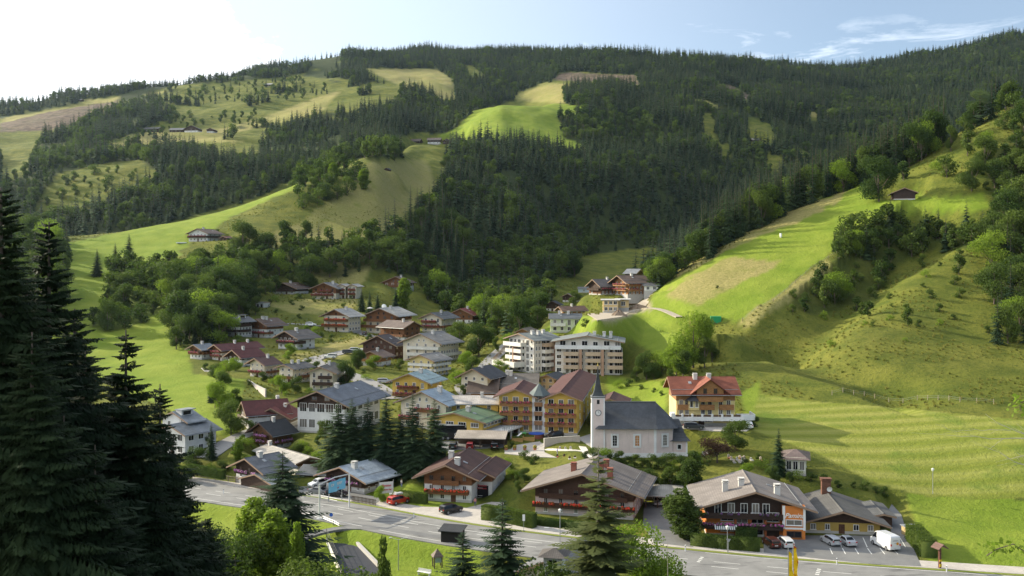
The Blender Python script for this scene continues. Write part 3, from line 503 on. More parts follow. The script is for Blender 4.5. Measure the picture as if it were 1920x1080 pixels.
LEFTMEADOW = [(60,520),(90,455),(250,436),(330,416),(400,395),(470,375),(530,345),(560,338),(625,318),(640,300),(700,296),(770,296),(760,283),(868,276),(840,300),(835,330),(800,385),(760,430),(700,452),(640,460),(560,462),(520,452),(430,470),(330,500),(260,490),(215,490),(200,560),(150,600),(60,600)]
EDGE = fbm(GX/9, GY/9, 3)*5
def mask(poly, y0=0, y1=9e9, j=1.0):
    sc = np.clip(900/GY, 0.35, 1.6)*j
    return inpoly(GU+EDGE*sc, GV+EDGE.T.mean()*0+EDGE*0.6*sc, poly) & (GY > y0) & (GY < y1)
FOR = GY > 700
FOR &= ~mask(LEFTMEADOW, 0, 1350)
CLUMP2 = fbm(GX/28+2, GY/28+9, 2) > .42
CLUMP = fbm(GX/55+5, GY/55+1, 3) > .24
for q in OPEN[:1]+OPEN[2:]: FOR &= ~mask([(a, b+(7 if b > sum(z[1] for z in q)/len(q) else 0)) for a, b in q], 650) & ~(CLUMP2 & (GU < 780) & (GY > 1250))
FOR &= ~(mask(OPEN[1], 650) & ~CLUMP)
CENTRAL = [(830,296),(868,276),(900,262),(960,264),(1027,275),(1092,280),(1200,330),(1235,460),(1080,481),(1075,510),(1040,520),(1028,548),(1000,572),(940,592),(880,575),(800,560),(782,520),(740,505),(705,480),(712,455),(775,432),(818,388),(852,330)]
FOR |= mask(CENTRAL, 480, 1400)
THICKET = [[(435,492),(520,462),(640,455),(700,450),(760,500),(760,520),(700,515),(690,505),(640,520),(560,520),(500,520),(440,540),(330,560),(345,520)],
 [(195,570),(215,505),(260,500),(340,510),(420,505),(340,555),(330,570),(265,605),(200,625),(165,610)],
 [(335,560),(420,540),(480,560),(430,600),(420,640),(340,650),(320,600)],
 [(1575,440),(1660,428),(1860,430),(1830,465),(1740,470),(1680,500),(1640,560),(1540,590),(1480,580),(1500,545),(1560,500)],
 [(1845,300),(1925,240),(2300,200),(2300,700),(1925,645),(1880,610),(1850,540),(1860,430)],
 [(1620,330),(1640,260),(1740,210),(1800,170),(1830,190),(1760,240),(1700,300),(1660,330)]]
TH = np.zeros(GZ.shape, bool)
for q in THICKET: TH |= mask(q, 250, 700)
GW = {k: np.zeros(GZ.shape, np.float32) for k in ('lush', 'tan', 'brown', 'mown', 'woods', 'dirt')}
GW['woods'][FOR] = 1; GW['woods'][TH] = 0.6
LUSH = [([(1205,610),(1228,545),(1330,492),(1470,402),(1622,332),(1650,385),(1662,420),(1560,470),(1450,560),(1390,604),(1280,595)],330,640),
 ([(1700,925),(1925,940),(2300,950),(2300,1200),(1800,1200),(1720,1010)],0,230), ([(60,470),(400,398),(560,340),(560,355),(430,408),(340,470),(300,560),(150,640),(90,640)],380,760),
 ([(887,208),(970,188),(1060,195),(1100,198),(1096,217),(1050,222),(1058,253),(1095,263),(1092,280),(1027,276),(960,265),(877,265),(822,256),(860,235)],1200,1800),
 ([(160,560),(330,560),(350,640),(360,700),(460,710),(440,830),(300,760),(160,700)],240,460),([(1640,375),(1840,362),(1860,392),(1660,400)],380,560),
 ([(300,900),(900,900),(900,1200),(300,1200)],100,205),([(1140,705),(1250,715),(1250,770),(1140,745)],225,330),([(1390,740),(1425,715),(1425,790),(1395,790)],200,300),
 ([(940,655),(1060,595),(1225,580),(1290,600),(1250,680),(1190,640),(1060,625)],300,420)]
for q, a, b in LUSH: GW['lush'][mask(q, a, b)] = 1
TAN = [([(1225,528),(1300,482),(1400,430),(1480,392),(1585,358),(1565,385),(1450,432),(1350,478),(1240,540)],330,640),([(1248,557),(1286,525),(1365,481),(1467,491),(1387,533),(1309,573)],300,640),
 ([(1380,605),(1470,545),(1550,485),(1560,500),(1480,570),(1400,612)],300,480),
 ([(330,262),(480,225),(600,180),(640,170),(600,212),(520,232),(330,272)],1000,3000),([(300,240),(420,243),(420,262),(480,268),(330,266),(220,278),(215,270)],1000,3000),([(683,128),(820,129),(850,150),(857,184),(832,187),(740,157)],1000,4000),
 ([(960,173),(1020,153),(1084,160),(1056,170),(1060,194),(975,190)],1000,3000),([(1283,187),(1320,185),(1362,199),(1340,201)],1000,3000),([(1519,209),(1538,207),(1532,221),(1519,219)],1000,4000),
 ([(0,222),(225,178),(330,170),(225,188),(100,208),(0,232)],1000,4000),([(490,570),(600,560),(680,545),(660,580),(560,590)],400,560),([(545,665),(690,625),(710,640),(640,670),(560,690)],300,420),
 ([(640,600),(760,400),(820,360),(800,300),(700,300),(560,420),(450,450),(560,462)],420,1100)]
for q, a, b in TAN: GW['tan'][mask(q, a, b)] = 1
for q, a, b in TAN[-1:]: GW['tan'][mask(q, a, b)] = 0.8  # dry grass on the left hill, lightened to stand in for sunlight
for q in ([(0,232),(100,208),(225,188),(190,214),(100,243),(0,248)],[(1027,150),(1053,135),(1193,141),(1202,160),(1143,149),(1100,153)],[(1337,155),(1370,159),(1424,182),(1400,187),(1345,166)]):
    GW['brown'][mask(q, 1000)] = 1
MOWN = [(1425,738),(1500,752),(1600,757),(1920,788),(2400,840),(2400,950),(1920,936),(1740,932),(1640,905),(1530,850),(1400,803)]
GW['mown'][mask(MOWN, 0, 330, 0.4)] = 1
_p = hit(1150, 598); 
GW['dirt'][mask([(1110,600),(1135,585),(1185,560),(1215,570),(1225,580),(1180,592),(1140,605)], 330, 420, 0.6)] = 1
for k in GW:
    g = GW[k]; 
    GW[k] = ((g+np.roll(g,1,0)+np.roll(g,-1,0))/3).astype(np.float32)
def ground_mesh():
    nu, ny = GZ.shape
    co = np.stack([GX, GY, GZ], -1).reshape(-1, 3).astype(np.float32)
    i = np.arange(nu-1)[:, None]*ny+np.arange(ny-1)[None, :]
    q = np.stack([i, i+ny, i+ny+1, i+1], -1).reshape(-1, 4).astype(np.int32)
    me = bpy.data.meshes.new('ground'); me.vertices.add(len(co)); me.vertices.foreach_set('co', co.ravel())
    me.loops.add(q.size); me.loops.foreach_set('vertex_index', q.ravel()); me.polygons.add(len(q))
    me.polygons.foreach_set('loop_start', np.arange(0, q.size, 4, dtype=np.int32)); me.polygons.foreach_set('loop_total', np.full(len(q), 4, np.int32))
    me.polygons.foreach_set('use_smooth', np.ones(len(q), bool))
    for k, g in GW.items():
        a = me.attributes.new(k, 'FLOAT', 'POINT'); a.data.foreach_set('value', g.ravel())
    me.update(); me.validate(); return me
t = NT('meadow'); A = {k: t.attr(k).outputs['Fac'] for k in GW}
p = t.pos(); n0 = t.noise(p, 0.012, 4, 0.6); n1 = t.noise(p, 0.09, 5, 0.6); n2 = t.noise(p, 0.9, 5, 0.7); n3 = t.noise(p, 3.2, 3, 0.7)
pas = t.mix(t.ramp(n1, 0.32, 0.68), (0.082, 0.100, 0.016), (0.165, 0.165, 0.030)); pas = t.mix(t.ramp(n2, 0.48, 0.72), pas, (0.055, 0.075, 0.014)); pas = t.mix(t.ramp(n3, 0.55, 0.8), pas, (0.235, 0.21, 0.065))
lush = t.mix(t.ramp(n1, 0.3, 0.7), (0.150, 0.208, 0.022), (0.218, 0.262, 0.036)); lush = t.mix(t.ramp(n2, 0.5, 0.8), lush, (0.13, 0.17, 0.02))
tan = t.mix(t.ramp(n2, 0.3, 0.7), (0.20, 0.185, 0.055), (0.33, 0.28, 0.11)); tan = t.mix(t.ramp(n1, 0.5, 0.75), tan, (0.17, 0.18, 0.04))
# swaths left by the mower, running along the slope
sw = t.wave(t.pos((1, 1, 1), (0, 0, math.radians(-3))), 0.05, 1.6, 0.35, 'Y'); sw2 = t.wave(t.pos((1, 1, 1), (0, 0, math.radians(-3))), 0.16, 3.0, 0.3, 'Y')
mown = t.mix(sw, (0.175, 0.20, 0.032), (0.29, 0.285, 0.075)); mown = t.mix(t.math('MULTIPLY', sw2, 0.45), mown, (0.23, 0.235, 0.04)); mown = t.mix(t.ramp(n1, 0.5, 0.72), mown, (0.14, 0.19, 0.03)); mown = t.mix(t.ramp(n2, 0.6, 0.8), mown, (0.31, 0.27, 0.11))
brown = t.mix(t.ramp(n1, 0.35, 0.65), (0.085, 0.06, 0.045), (0.17, 0.125, 0.09))
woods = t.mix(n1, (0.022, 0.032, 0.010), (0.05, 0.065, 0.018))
dirt = t.mix(t.ramp(n2, 0.3, 0.7), (0.24, 0.19, 0.13), (0.42, 0.35, 0.26))
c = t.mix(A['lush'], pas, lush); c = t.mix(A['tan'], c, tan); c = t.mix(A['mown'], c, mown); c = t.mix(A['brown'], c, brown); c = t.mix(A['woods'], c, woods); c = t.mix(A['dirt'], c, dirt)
c = t.mix(t.ramp(n0, 0.4, 0.66), c, t.mix(1.0, c, (0.86, 0.93, 0.80), 'MULTIPLY'))
t.base(c, 0.95); t.b.inputs['Specular IOR Level'].default_value = 0.1
hgt = t.math('ADD', t.math('MULTIPLY', n2, 0.75), t.math('MULTIPLY', n3, 0.35)); hgt = t.math('ADD', hgt, t.math('MULTIPLY', n1, 1.2))
t.bump(hgt, 0.9, 0.7)
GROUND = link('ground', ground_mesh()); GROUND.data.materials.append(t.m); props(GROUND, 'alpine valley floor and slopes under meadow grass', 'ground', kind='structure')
# ------------------------------------------------------------------ buildings from the layout
M_FRAMEW = plain((.72,.71,.68), .6, name='window_frame'); M_FRAMEB = plain((.12,.06,.035), .6, name='dark_frame'); M_FASCIA = plain((.27,.18,.12), .7, name='fascia'); M_FASCIAD = plain((.09,.05,.035), .7, name='dark_fascia')
M_METAL = plain((.35,.36,.37), .45, 0.5, name='grey_metal'); M_CONC = plain((.42,.40,.37), .9, name='concrete'); M_RED = plain((.55,.03,.02), .7, name='red_flowers'); M_BRICK = plain((.25,.09,.06), .85, name='brick')
def flowermat(c):
    k = 'fl%s' % (c,)
    if k not in MATS:
        t = NT('flowers'); n = t.noise(t.coord('Object'), 3.2, 3, 0.7); t.base(t.mix(t.ramp(n, 0.44, 0.56), (.03,.07,.015), c), .8); t.bump(n, .8, .1); MATS[k] = t.m
    return MATS[k]
FLC = {1: (.38,.05,.10), 2: (.62,.05,.03), 4: (.42,.14,.36)}
_winc = {}
def win_mesh(w, h, dark, bars):
    k = (round(w, 1), round(h, 1), dark, bars)
    if k not in _winc:
        w, h = k[0], k[1]; p = MB(); p.box(-w/2, w/2, -.03, 0.06, 0, h)
        f = MB(); t = .10 if w > .8 else .07
        for x0, x1, z0, z1 in [(-w/2-t, -w/2, -t, h+t), (w/2, w/2+t, -t, h+t), (-w/2, w/2, -t, 0), (-w/2, w/2, h, h+t)]: f.box(x0, x1, -.09, .05, z0, z1)
        for i in range(1, bars): x = -w/2+w*i/bars; f.box(x-.03, x+.03, -.07, -.035, 0, h)
        if h < 1.7: f.box(-w/2-.18, w/2+.18, -.16, -.095, -t-.06, -t+.02)
        _winc[k] = (p.mesh('window', glassmat()), f.mesh('frame', M_FRAMEB if dark else M_FRAMEW))
    return _winc[k]
class Face:
    """a facade of a volume: s runs to the viewer's right, z up, o outwards"""
    def __init__(s, root, loc, rz, cx, cy, ang, W): s.root, s.loc, s.rz, s.cx, s.cy, s.ang, s.W = root, loc, rz, cx, cy, ang, W
    def at(s, p, z, o=0.0):
        x = s.cx+p*math.cos(s.ang)+o*math.sin(s.ang); y = s.cy+p*math.sin(s.ang)-o*math.cos(s.ang)
        c, n = math.cos(s.rz), math.sin(s.rz); return (s.loc[0]+x*c-y*n, s.loc[1]+x*n+y*c, s.loc[2]+z)
    def put(s, name, me, p, z, o=0.0): return link(name, me, s.root, s.at(p, z, o), s.rz+s.ang)
    def window(s, p, z, w, h, dark=False, bars=2, o=0.0):
        a, b = win_mesh(w, h, dark, bars); q = s.put('window', a, p, z, o); link('frame', b, q); return q
def balcony(F_, x0, x1, z, dep, wm, flow, ph=1.0, slab=None):
    m = MB(); m.box(x0, x1, -dep, -0.02, -.16, 0); m.box(x0, x1, -dep-.07, -dep+.0, -.22, ph); m.box(x0-.03, x0+.07, -dep, -.03, 0.003, ph-.01); m.box(x1-.07, x1+.03, -dep, -.03, .003, ph-.01)
    m.box(x0-.06, x1+.06, -dep-.13, -dep+.06, ph+.003, ph+.09)
    n = max(2, int((x1-x0)/1.2))
    for i in range(n+1): x = x0+(x1-x0)*i/n; m.box(x-.05, x+.05, -dep-.115, -dep-.073, -.24, ph)
    q = F_.put('balcony', m.mesh('balcony', wm), 0, z)
    if flow in FLC:
        r = random.Random(int(z*7+x0*31)); f = MB(); x = x0+.1
        while x < x1-.3:
            if r.random() < .85:
                w = r.uniform(.35, .7); hh = r.uniform(.22, .42); f.lathe([(w*.5, ph-.25+.0), (w*.62, ph-.02), (w*.45, ph+hh*.6), (0.04, ph+hh)], x+w/2, -dep-.25, 6, ph=r.random())
            x += r.uniform(.4, .75)
        if f.f: link('flowers', f.mesh('flowers', flowermat(FLC[flow])), q)
    return q
def chimney(roof, x, y, zb, zt, mat, s=.8):
    m = MB(); m.box(x-s/2, x+s/2, y-s/2, y+s/2, zb, zt); m.box(x-s/2-.1, x+s/2+.1, y-s/2-.1, y+s/2+.1, zt+.003, zt+.13)
    for sx in (-1, 1): m.box(x+sx*s*.42-.05, x+sx*s*.42+.05, y-s*.4, y+s*.4, zt+.134, zt+.36)
    m.box(x-s/2-.08, x+s/2+.08, y-s/2-.08, y+s/2+.08, zt+.363, zt+.43); m.build('chimney', mat, roof)
def volume(root, d, root_c):
    L = d['g'] == 'L'; W, D = (d['a'], d['b']) if L else (d['b'], d['a']); h = d['h']; nf = d['nf']; fh = h/nf; pitch = math.radians(d.get('pitch', 22)); tp = math.tan(pitch)
    dx, dy = d['cx']-root_c[0], d['cy']-root_c[1]; c, s = math.cos(-root_c[3]), math.sin(-root_c[3]); loc = (dx*c-dy*s, dx*s+dy*c, d['z']-root_c[2]); rz = d['rz']-root_c[3]+(0 if L else math.pi/2)
    wall = plaster(d['wall']) if d['wall'] not in (DW, MW, LW) else wood(d['wall']); wm = wood(d.get('wood', MW)); up = d.get('up', 9); rise = W/2*tp
    def K(name, me, parent=root): return link(name, me, parent, loc if parent is root else (0,0,0), rz if parent is root else 0)
    hip = d.get('hip'); rise_w = 0 if hip else rise
    m = MB(); m.prism([(-W/2,-3.5),(W/2,-3.5),(W/2,h),(0,h+rise_w),(-W/2,h)] if not hip else [(-W/2,-3.5),(W/2,-3.5),(W/2,h),(-W/2,h)], 'y', -D/2, D/2); wl_ = K('wall', m.mesh('wall', wall))
    e = .045
    if up < nf or d.get('siding'):
        zb = up*fh if up < nf else h-(d['siding'] if d['siding'] > 1 else .1); m = MB()
        prof = [(-W/2-e, zb), (W/2+e, zb), (W/2+e, max(h, zb+.02)-0.0), (0, h+rise+.0), (-W/2-e, max(h, zb+.02))]
        m.prism(prof, 'y', -D/2-e, D/2+e); K('wood_siding', m.mesh('siding', wm))
        if up < nf and up > 0: m = MB(); m.box(-W/2-.09, W/2+.09, -D/2-.09, D/2+.09, zb-.14, zb-.004); K('cornice', m.mesh('cornice', M_FASCIA))
    if up >= nf or up > .5:
        m = MB(); m.box(-W/2-.035, W/2+.035, -D/2-.035, D/2+.035, -3.4, .45); K('plinth', m.mesh('plinth', M_CONC))
    ov = d.get('ov', 1.2); ovf = ov*.85; th = .2
    if d.get('roof') is not None:
        rm = roofmat(d['roof'], d.get('rk', 'tile')) if d.get('rk') != 'sheet' else sheetmat(d['roof']); m = MB()
        if hip:
            z0 = h-ov*tp*.6; hh = min(W, D)/2*tp; r = max(0.1, (D-W)/2)
            P = [(-W/2-ov,-D/2-ov,z0),(W/2+ov,-D/2-ov,z0),(W/2+ov,D/2+ov,z0),(-W/2-ov,D/2+ov,z0),(0,-r,h+hh),(0,r,h+hh)]
            m.solid(P, [(0,1,4),(1,2,5,4),(2,3,5),(3,0,4,5),(3,2,1,0)])
        else:
            o = .03; xe = W/2+ov; ze = h+o-ov*tp; zr = h+rise+o; y0, y1 = -D/2-ovf, D/2+ovf
            for sg in (1, -1):
                pr = [(sg*xe, ze), (0, zr), (0, zr+th/math.cos(pitch)), (sg*(xe+.02), ze+th/math.cos(pitch))]
                if sg < 0: pr = pr[::-1]
                m.prism(pr, 'y', y0, y1)
            zt = zr+th/math.cos(pitch); m.prism([(-.22, zt-.22*tp+.01), (.22, zt-.22*tp+.01), (0, zt+.09)], 'y', y0+.02, y1-.02)
        rf = K('roof', m.mesh('roof', rm))
        if not hip:
            fm = M_FASCIA if d['roof'] not in (RDK,) else M_FASCIAD
            for yy0, yy1 in ((y0-.07, y0-.004), (y1+.004, y1+.07)):
                f = MB()
                for sg in (1, -1):
                    pr = [(sg*xe, ze-.14), (0, zr-.14), (0, zr+.16), (sg*xe, ze+.16)]; f.prism(pr if sg > 0 else pr[::-1], 'y', yy0, yy1)
                link('fascia', f.mesh('fascia', fm), rf)
            for sg in (1, -1): g = MB(); g.tube((sg*(xe+.09), y0, ze+.03), (sg*(xe+.09), y1, ze+.03), .08, n=6); link('gutter', g.mesh('gutter', M_METAL), rf)
            # rafter tails under the eaves
            if W > 6 and h > 3:
                n = int(D/1.1)
                for sg in (1, -1):
                    q = MB()
                    for i in range(n+1):
                        yy = -D/2+D*i/n
                        pr = [(sg*(xe-.15), ze-.12+.15*tp), (sg*(W/2+.05), h-.12-.05*tp), (sg*(W/2+.05), h+.02-.05*tp), (sg*(xe-.15), ze+.15*tp+.02)]; q.prism(pr if sg > 0 else pr[::-1], 'y', yy-.06, yy+.06)
                    link('eave_trim', q.mesh('eave_trim', M_FASCIAD), rf)
        for ci, (fy, fx) in enumerate(d.get('chim', ())):
            x = fx*W/2*(1 if L else -1); y = -D/2+fy*D; z = h+rise-abs(x)*tp; chimney(rf, x, y, z-.4, h+rise+.9-abs(x)*tp*.4, M_BRICK if d.get('red') else plaster((.55,.53,.5)), .95 if W > 9 else .7)
        if W > 9 and not hip and nf > 1:
            r = random.Random(int(W*100)); m2 = MB()          # roof hatch and snow guard
            sd = 1 if L else -1
            for k in range(2):
                fx = .28+.4*k; x = sd*fx*W/2; zz = h+rise-abs(x)*tp+th/math.cos(pitch)+o
                m2.tube((sd*(W/2)*.93, y0+.4, h+rise-W/2*.93*tp+.33), (sd*(W/2)*.93, y1-.4, h+rise-W/2*.93*tp+.33), .05, n=5)
                break
            y = -D/2+D*r.uniform(.3, .75); x = sd*.45*W/2; zz = h+rise-abs(x)*tp+th/math.cos(pitch)+o; dxs = .45
            m2.solid([(x-dxs, y-.35, zz+sd*dxs*tp*1+.02), (x+dxs, y-.35, zz-sd*dxs*tp+.02), (x+dxs, y+.35, zz-sd*dxs*tp+.02), (x-dxs, y+.35, zz+sd*dxs*tp+.02), (x-dxs, y-.35, zz+sd*dxs*tp+.12), (x+dxs, y-.35, zz-sd*dxs*tp+.12), (x+dxs, y+.35, zz-sd*dxs*tp+.12), (x-dxs, y+.35, zz+sd*dxs*tp+.12)], [(0,3,2,1),(4,5,6,7),(0,1,5,4),(1,2,6,5),(2,3,7,6),(3,0,4,7)])
            link('snow_guard', m2.mesh('snow_guard', M_METAL), rf)
        for fy, fx, _ in d.get('dormer', ()):
            sd = 1 if L else -1; x0 = sd*fx*W/2; y = -D/2+fy*D; zb = h+rise-abs(x0)*tp; dm = MB(); w2 = 1.6; top = zb+1.5; xi = sd*max(0.3, abs(x0)-1.4/tp)
            dm.box(min(x0, xi), max(x0, xi), y-w2, y+w2, zb-.2, top); dq = dm.build('dormer', wall, rf)
            dr = MB(); dr.box(min(x0+sd*.7, xi), max(x0+sd*.7, xi), y-w2-.5, y+w2+.5, top+.003, top+.18); dr.build('dormer_roof', rm, rf)
            dw = MB(); dw.box(x0+sd*.01, x0+sd*.05, y-w2*.7, y+w2*.7, zb+.35, top-.25); dw.build('dormer_window', glassmat(), rf)
    G = Face(root, loc, rz, 0, -D/2, 0, W); S = Face(root, loc, rz, W/2, 0, math.pi/2, D) if L else Face(root, loc, rz, -W/2, 0, -math.pi/2, D)
    ww, wh = (.36*fh, .44*fh) if not d.get('wbig') else (.50*fh, .50*fh)
    if d.get('wide'): ww = .85*fh; wh = .40*fh
    bals = d.get('bal', ()); r = random.Random(int(d['cx']*13+d['cy']*7))
    for FC, nm, n in ((G, 'G', d.get('nG', 2)), (S, 'S', d.get('nS', 2))):
        if d.get('garage') and nm == ('S' if not L else 'G'):
            for k in range(2):
                q = MB(); ws = FC.W/2-.9; q.box(-ws/2, ws/2, -.04, 0, 0, h*.72); FC.put('garage_panel', q.mesh('garage_panel', plain((.03,.03,.03))), (k-.5)*FC.W/2, .05)  # near-black panels stand in for the shade inside the open garage
            continue
        for k in range(nf):
            proud = e if k >= up-.2 else 0; dark = (k >= up-.2 and d.get('wood') != LW) if n else False
            has = any(b[0] == nm and abs(b[1]-k) < .3 for b in bals)
            for i in range(n):
                p = (-.5+(i+.5)/n)*FC.W*.94; w = ww*r.choice((.9, 1, 1.15)) if not d.get('wide') else ww; hh = wh; z = k*fh+fh*.34
                if has and r.random() < .6: hh = fh*.70; z = k*fh+.08*fh
                if k == 0 and i == n//2 and n > 1 and r.random() < .8 and nm == 'G':
                    q = MB(); q.box(-.5, .5, -.06, 0, 0, min(2.1, fh*.8)); dd = FC.put('door', q.mesh('door', wood((.10,.05,.03), True)), p, .02, proud); continue
                if w > FC.W/n*.8: w = FC.W/n*.62
                FC.window(p, z, w, hh, dark, 2 if w < 1.6 else 3, proud)
        if nm == 'G' and n and rise > 2.2 and not hip:
            wz = h+.25; pr = e if (up < nf or d.get('siding')) else 0
            for p in ((-.9, .9) if rise > 2.6 else (0,)): FC.window(p*fh*.5, wz, ww*.7, min(wh*.8, rise*.35), pr > 0, 2, pr)
        for b in bals:
            if b[0] != nm: continue
            x0 = (-.5+b[2])*FC.W; x1 = (-.5+b[3])*FC.W; bm = wm if b[4] != 3 else plaster((.62,.60,.55))
            if d.get('wood') is None and b[4] != 3: bm = wood(MW)
            balcony(FC, x0, x1, b[1]*fh, min(1.3, fh*.5), bm, b[4], .36*fh)
    return G, S, dict(W=W, D=D, h=h, fh=fh, rise=rise, tp=tp, K=K, loc=loc, rz=rz, ov=ov)
def sheetmat(c):
    """old flat roofing: patched, weathered, with a few joints"""
    k = 'sheet%s' % (c,)
    if k not in MATS:
        t = NT('roof_sheet'); p = t.coord('Object'); n = t.noise(p, .3, 6, .65); n2 = t.noise(t.coord('Object', (.4,.4,1)), 3.5, 4)
        col = t.mix(t.ramp(n, .3, .7), shade(c, .78), shade(c, 1.15)); col = t.mix(t.ramp(n2, .55, .8), col, shade(c, .65)); w = t.wave(p, .055, 0, 1, 'Y', 'SAW'); w2 = t.wave(p, .12, 0, 1, 'X', 'SAW'); w3 = t.wave(p, .8, .2, 2, 'X', 'SAW')
        col = t.mix(t.ramp(w, .0, .035), shade(c, .4), col); col = t.mix(t.ramp(w3, 0, .3), shade(c, .72), col)
        t.base(col, .8); t.bump(w3, .3, .03); MATS[k] = t.m
    return MATS[k]
DONE = {}
for name, label, cat, group, vols in BUILD:
    d0 = vols[0]; root = empty(name, (d0['cx'], d0['cy'], d0['z']), d0['rz'], label, cat, group); rc = (d0['cx'], d0['cy'], d0['z'], d0['rz'])
    DONE[label] = (root, [volume(root, d, rc) for d in vols], rc)
# ------------------------------------------------------------------ roads, kerbs, markings, yards
t = NT('asphalt'); p = t.pos(); n = t.noise(p, .25, 5, .6); n2 = t.noise(p, 14, 3, .7); col = t.mix(t.ramp(n, .3, .7), (.15,.147,.142), (.225,.22,.21)); col = t.mix(t.ramp(n2, .4, .8), col, (.29,.28,.265))
n3 = t.noise(t.pos((.25, 1, 1), (0, 0, .53)), .7, 4); col = t.mix(t.ramp(n3, .55, .7), col, (.115,.113,.11)); t.base(col, .85); t.bump(n2, .2, .02); M_ROAD = t.m
t = NT('yard_asphalt'); p = t.pos(); n = t.noise(p, .3, 5, .6); n2 = t.noise(p, 10, 3); t.base(t.mix(t.ramp(n2, .4, .8), t.mix(t.ramp(n, .3, .7), (.12,.12,.122), (.18,.178,.172)), (.21,.205,.20)), .88); M_ASPH = t.m
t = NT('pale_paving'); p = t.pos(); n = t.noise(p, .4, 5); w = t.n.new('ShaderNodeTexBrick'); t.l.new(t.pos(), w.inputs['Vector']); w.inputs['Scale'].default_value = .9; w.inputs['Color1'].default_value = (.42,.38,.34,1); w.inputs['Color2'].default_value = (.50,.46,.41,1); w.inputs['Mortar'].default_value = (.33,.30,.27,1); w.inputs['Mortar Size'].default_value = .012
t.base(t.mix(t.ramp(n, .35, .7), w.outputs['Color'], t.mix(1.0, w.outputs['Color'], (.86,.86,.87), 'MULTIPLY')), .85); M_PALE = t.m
t = NT('gravel'); p = t.pos(); n = t.noise(p, 3, 5, .7); t.base(t.mix(t.ramp(n, .3, .7), (.30,.25,.19), (.46,.40,.32)), .95); t.bump(n, .6, .08); M_GRAV = t.m
t = NT('verge'); p = t.pos(); n = t.noise(p, 2.5, 4, .7); t.base(t.mix(n, (.11,.16,.02), (.24,.25,.045)), .95); t.bump(n, .8, .1); M_VERGE = t.m
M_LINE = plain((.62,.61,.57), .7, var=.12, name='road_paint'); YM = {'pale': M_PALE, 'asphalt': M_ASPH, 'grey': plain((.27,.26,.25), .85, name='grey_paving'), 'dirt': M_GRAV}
def strip(name, la, lb, z, mat, label=None, cat=None, kind='structure', th=.4):
    m = MB()
    for i in range(len(la)-1):
        a, b, c, d = la[i], la[i+1], lb[i+1], lb[i]; q = lambda k, zz: (k[0], k[1], zz+(k[2] if len(k) > 2 else 0))
        m.poly([q(a, z), q(b, z), q(c, z), q(d, z)]); m.poly([q(a, z-th), q(b, z-th), q(b, z), q(a, z)]); m.poly([q(d, z), q(c, z), q(c, z-th), q(d, z-th)])
    return props(m.build(name, mat), label, cat, kind=kind)
def seg(line, u0, u1):
    out = [p for p in line if u0 <= U0+F*p[0]/p[1] <= u1]; return out
off = lambda d: offset_line(EDGE_B, d)
strip('main_road', off(-13.0), off(0), RZ, M_ROAD, 'grey asphalt main road running along the village foot', 'road')
strip('verge', seg(off(0.003), 560, 2200), seg(off(.75), 560, 2200), RZ+.06, M_VERGE, 'thin strip of yellowish grass along the road kerb', 'verge')
strip('sidewalk', seg(off(.753), 560, 2200), seg(off(4.6), 560, 2200), RZ+.10, M_PALE, 'pale paved footway along the main road', 'footway')
strip('sidewalk', seg(off(.25), -300, 560), seg(off(2.6), -300, 560), RZ+.12, M_PALE, 'narrow footway inside the wooden railing on the left of the road', 'footway')
def dashes(d, on, gap, w, u0, u1, z=RZ+.004):
    L = off(d); L2_ = off(d+w); m = MB(); i = 0
    idx = [k for k in range(len(L)-1) if u0 <= U0+F*L[k][0]/L[k][1] <= u1]
    for k in idx:
        if gap and (k % (on+gap)) >= on: continue
        m.poly([L[k]+(z,), L[k+1]+(z,), L2_[k+1]+(z,), L2_[k]+(z,)])
    return m
m = MB()
for q in (dashes(-3.7, 1, 0, .13, 500, 1060), dashes(-5.0, 2, 2, .13, 300, 2200), dashes(-7.6, 2, 2, .13, 300, 2200), dashes(-11.6, 1, 0, .13, -200, 900), dashes(-.5, 1, 0, .12, 1300, 2200)):
    for f in q.f: m.poly([q.v[i] for i in f])
def rect_mark(u, v, lx, ly):
    x, y = pz(u, v, RZ); a = -.40; c, s = math.cos(a), math.sin(a)
    for k in range(4):
        y0 = -ly/2+k*ly/3.5; P_ = [(-lx/2, y0), (lx/2, y0), (lx/2, y0+ly/8), (-lx/2, y0+ly/8)]; m.poly([(x+p*c-q*s, y+p*s+q*c, RZ+.005) for p, q in P_])
rect_mark(1313, 1049, .5, 3.0); rect_mark(1534, 1072, .6, 3.2)
props(m.build('road_marking', M_LINE), 'white dashed lane lines painted on the main road', 'road marking', kind='structure')
for name, label, P_, z, mat, cat in YARDS:
    m = MB(); n = len(P_); ar = sum(P_[i][0]*P_[(i+1) % n][1]-P_[(i+1) % n][0]*P_[i][1] for i in range(n)); Q = P_ if ar > 0 else P_[::-1]
    m.poly([(x, y, z) for x, y in Q])
    for i in range(n): a, b = Q[i], Q[(i+1) % n]; m.poly([(a[0], a[1], z-.5), (b[0], b[1], z-.5), (b[0], b[1], z), (a[0], a[1], z)])
    props(m.build(name, YM[mat]), label, cat, kind='structure')
m = MB()                                                         # bays painted on the car park
for k in range(6):
    a = pz(1556+k*23.5, 1028, -45.9); b = pz(1561+k*24.5, 1039, -45.9); w = .07; m.poly([(a[0]-w, a[1], -45.888), (a[0]+w, a[1], -45.888), (b[0]+w, b[1], -45.888), (b[0]-w, b[1], -45.888)][::-1])
    a = pz(1572+k*23, 1008, -45.9); b = pz(1578+k*24, 1026, -45.9)
    if k not in (1, 4): m.poly([(a[0]-w, a[1], -45.888), (a[0]+w, a[1], -45.888), (b[0]+w, b[1], -45.888), (b[0]-w, b[1], -45.888)][::-1])
props(m.build('parking_marking', M_LINE), 'faded white bay lines painted on the shaded parking lot', 'road marking', kind='structure')
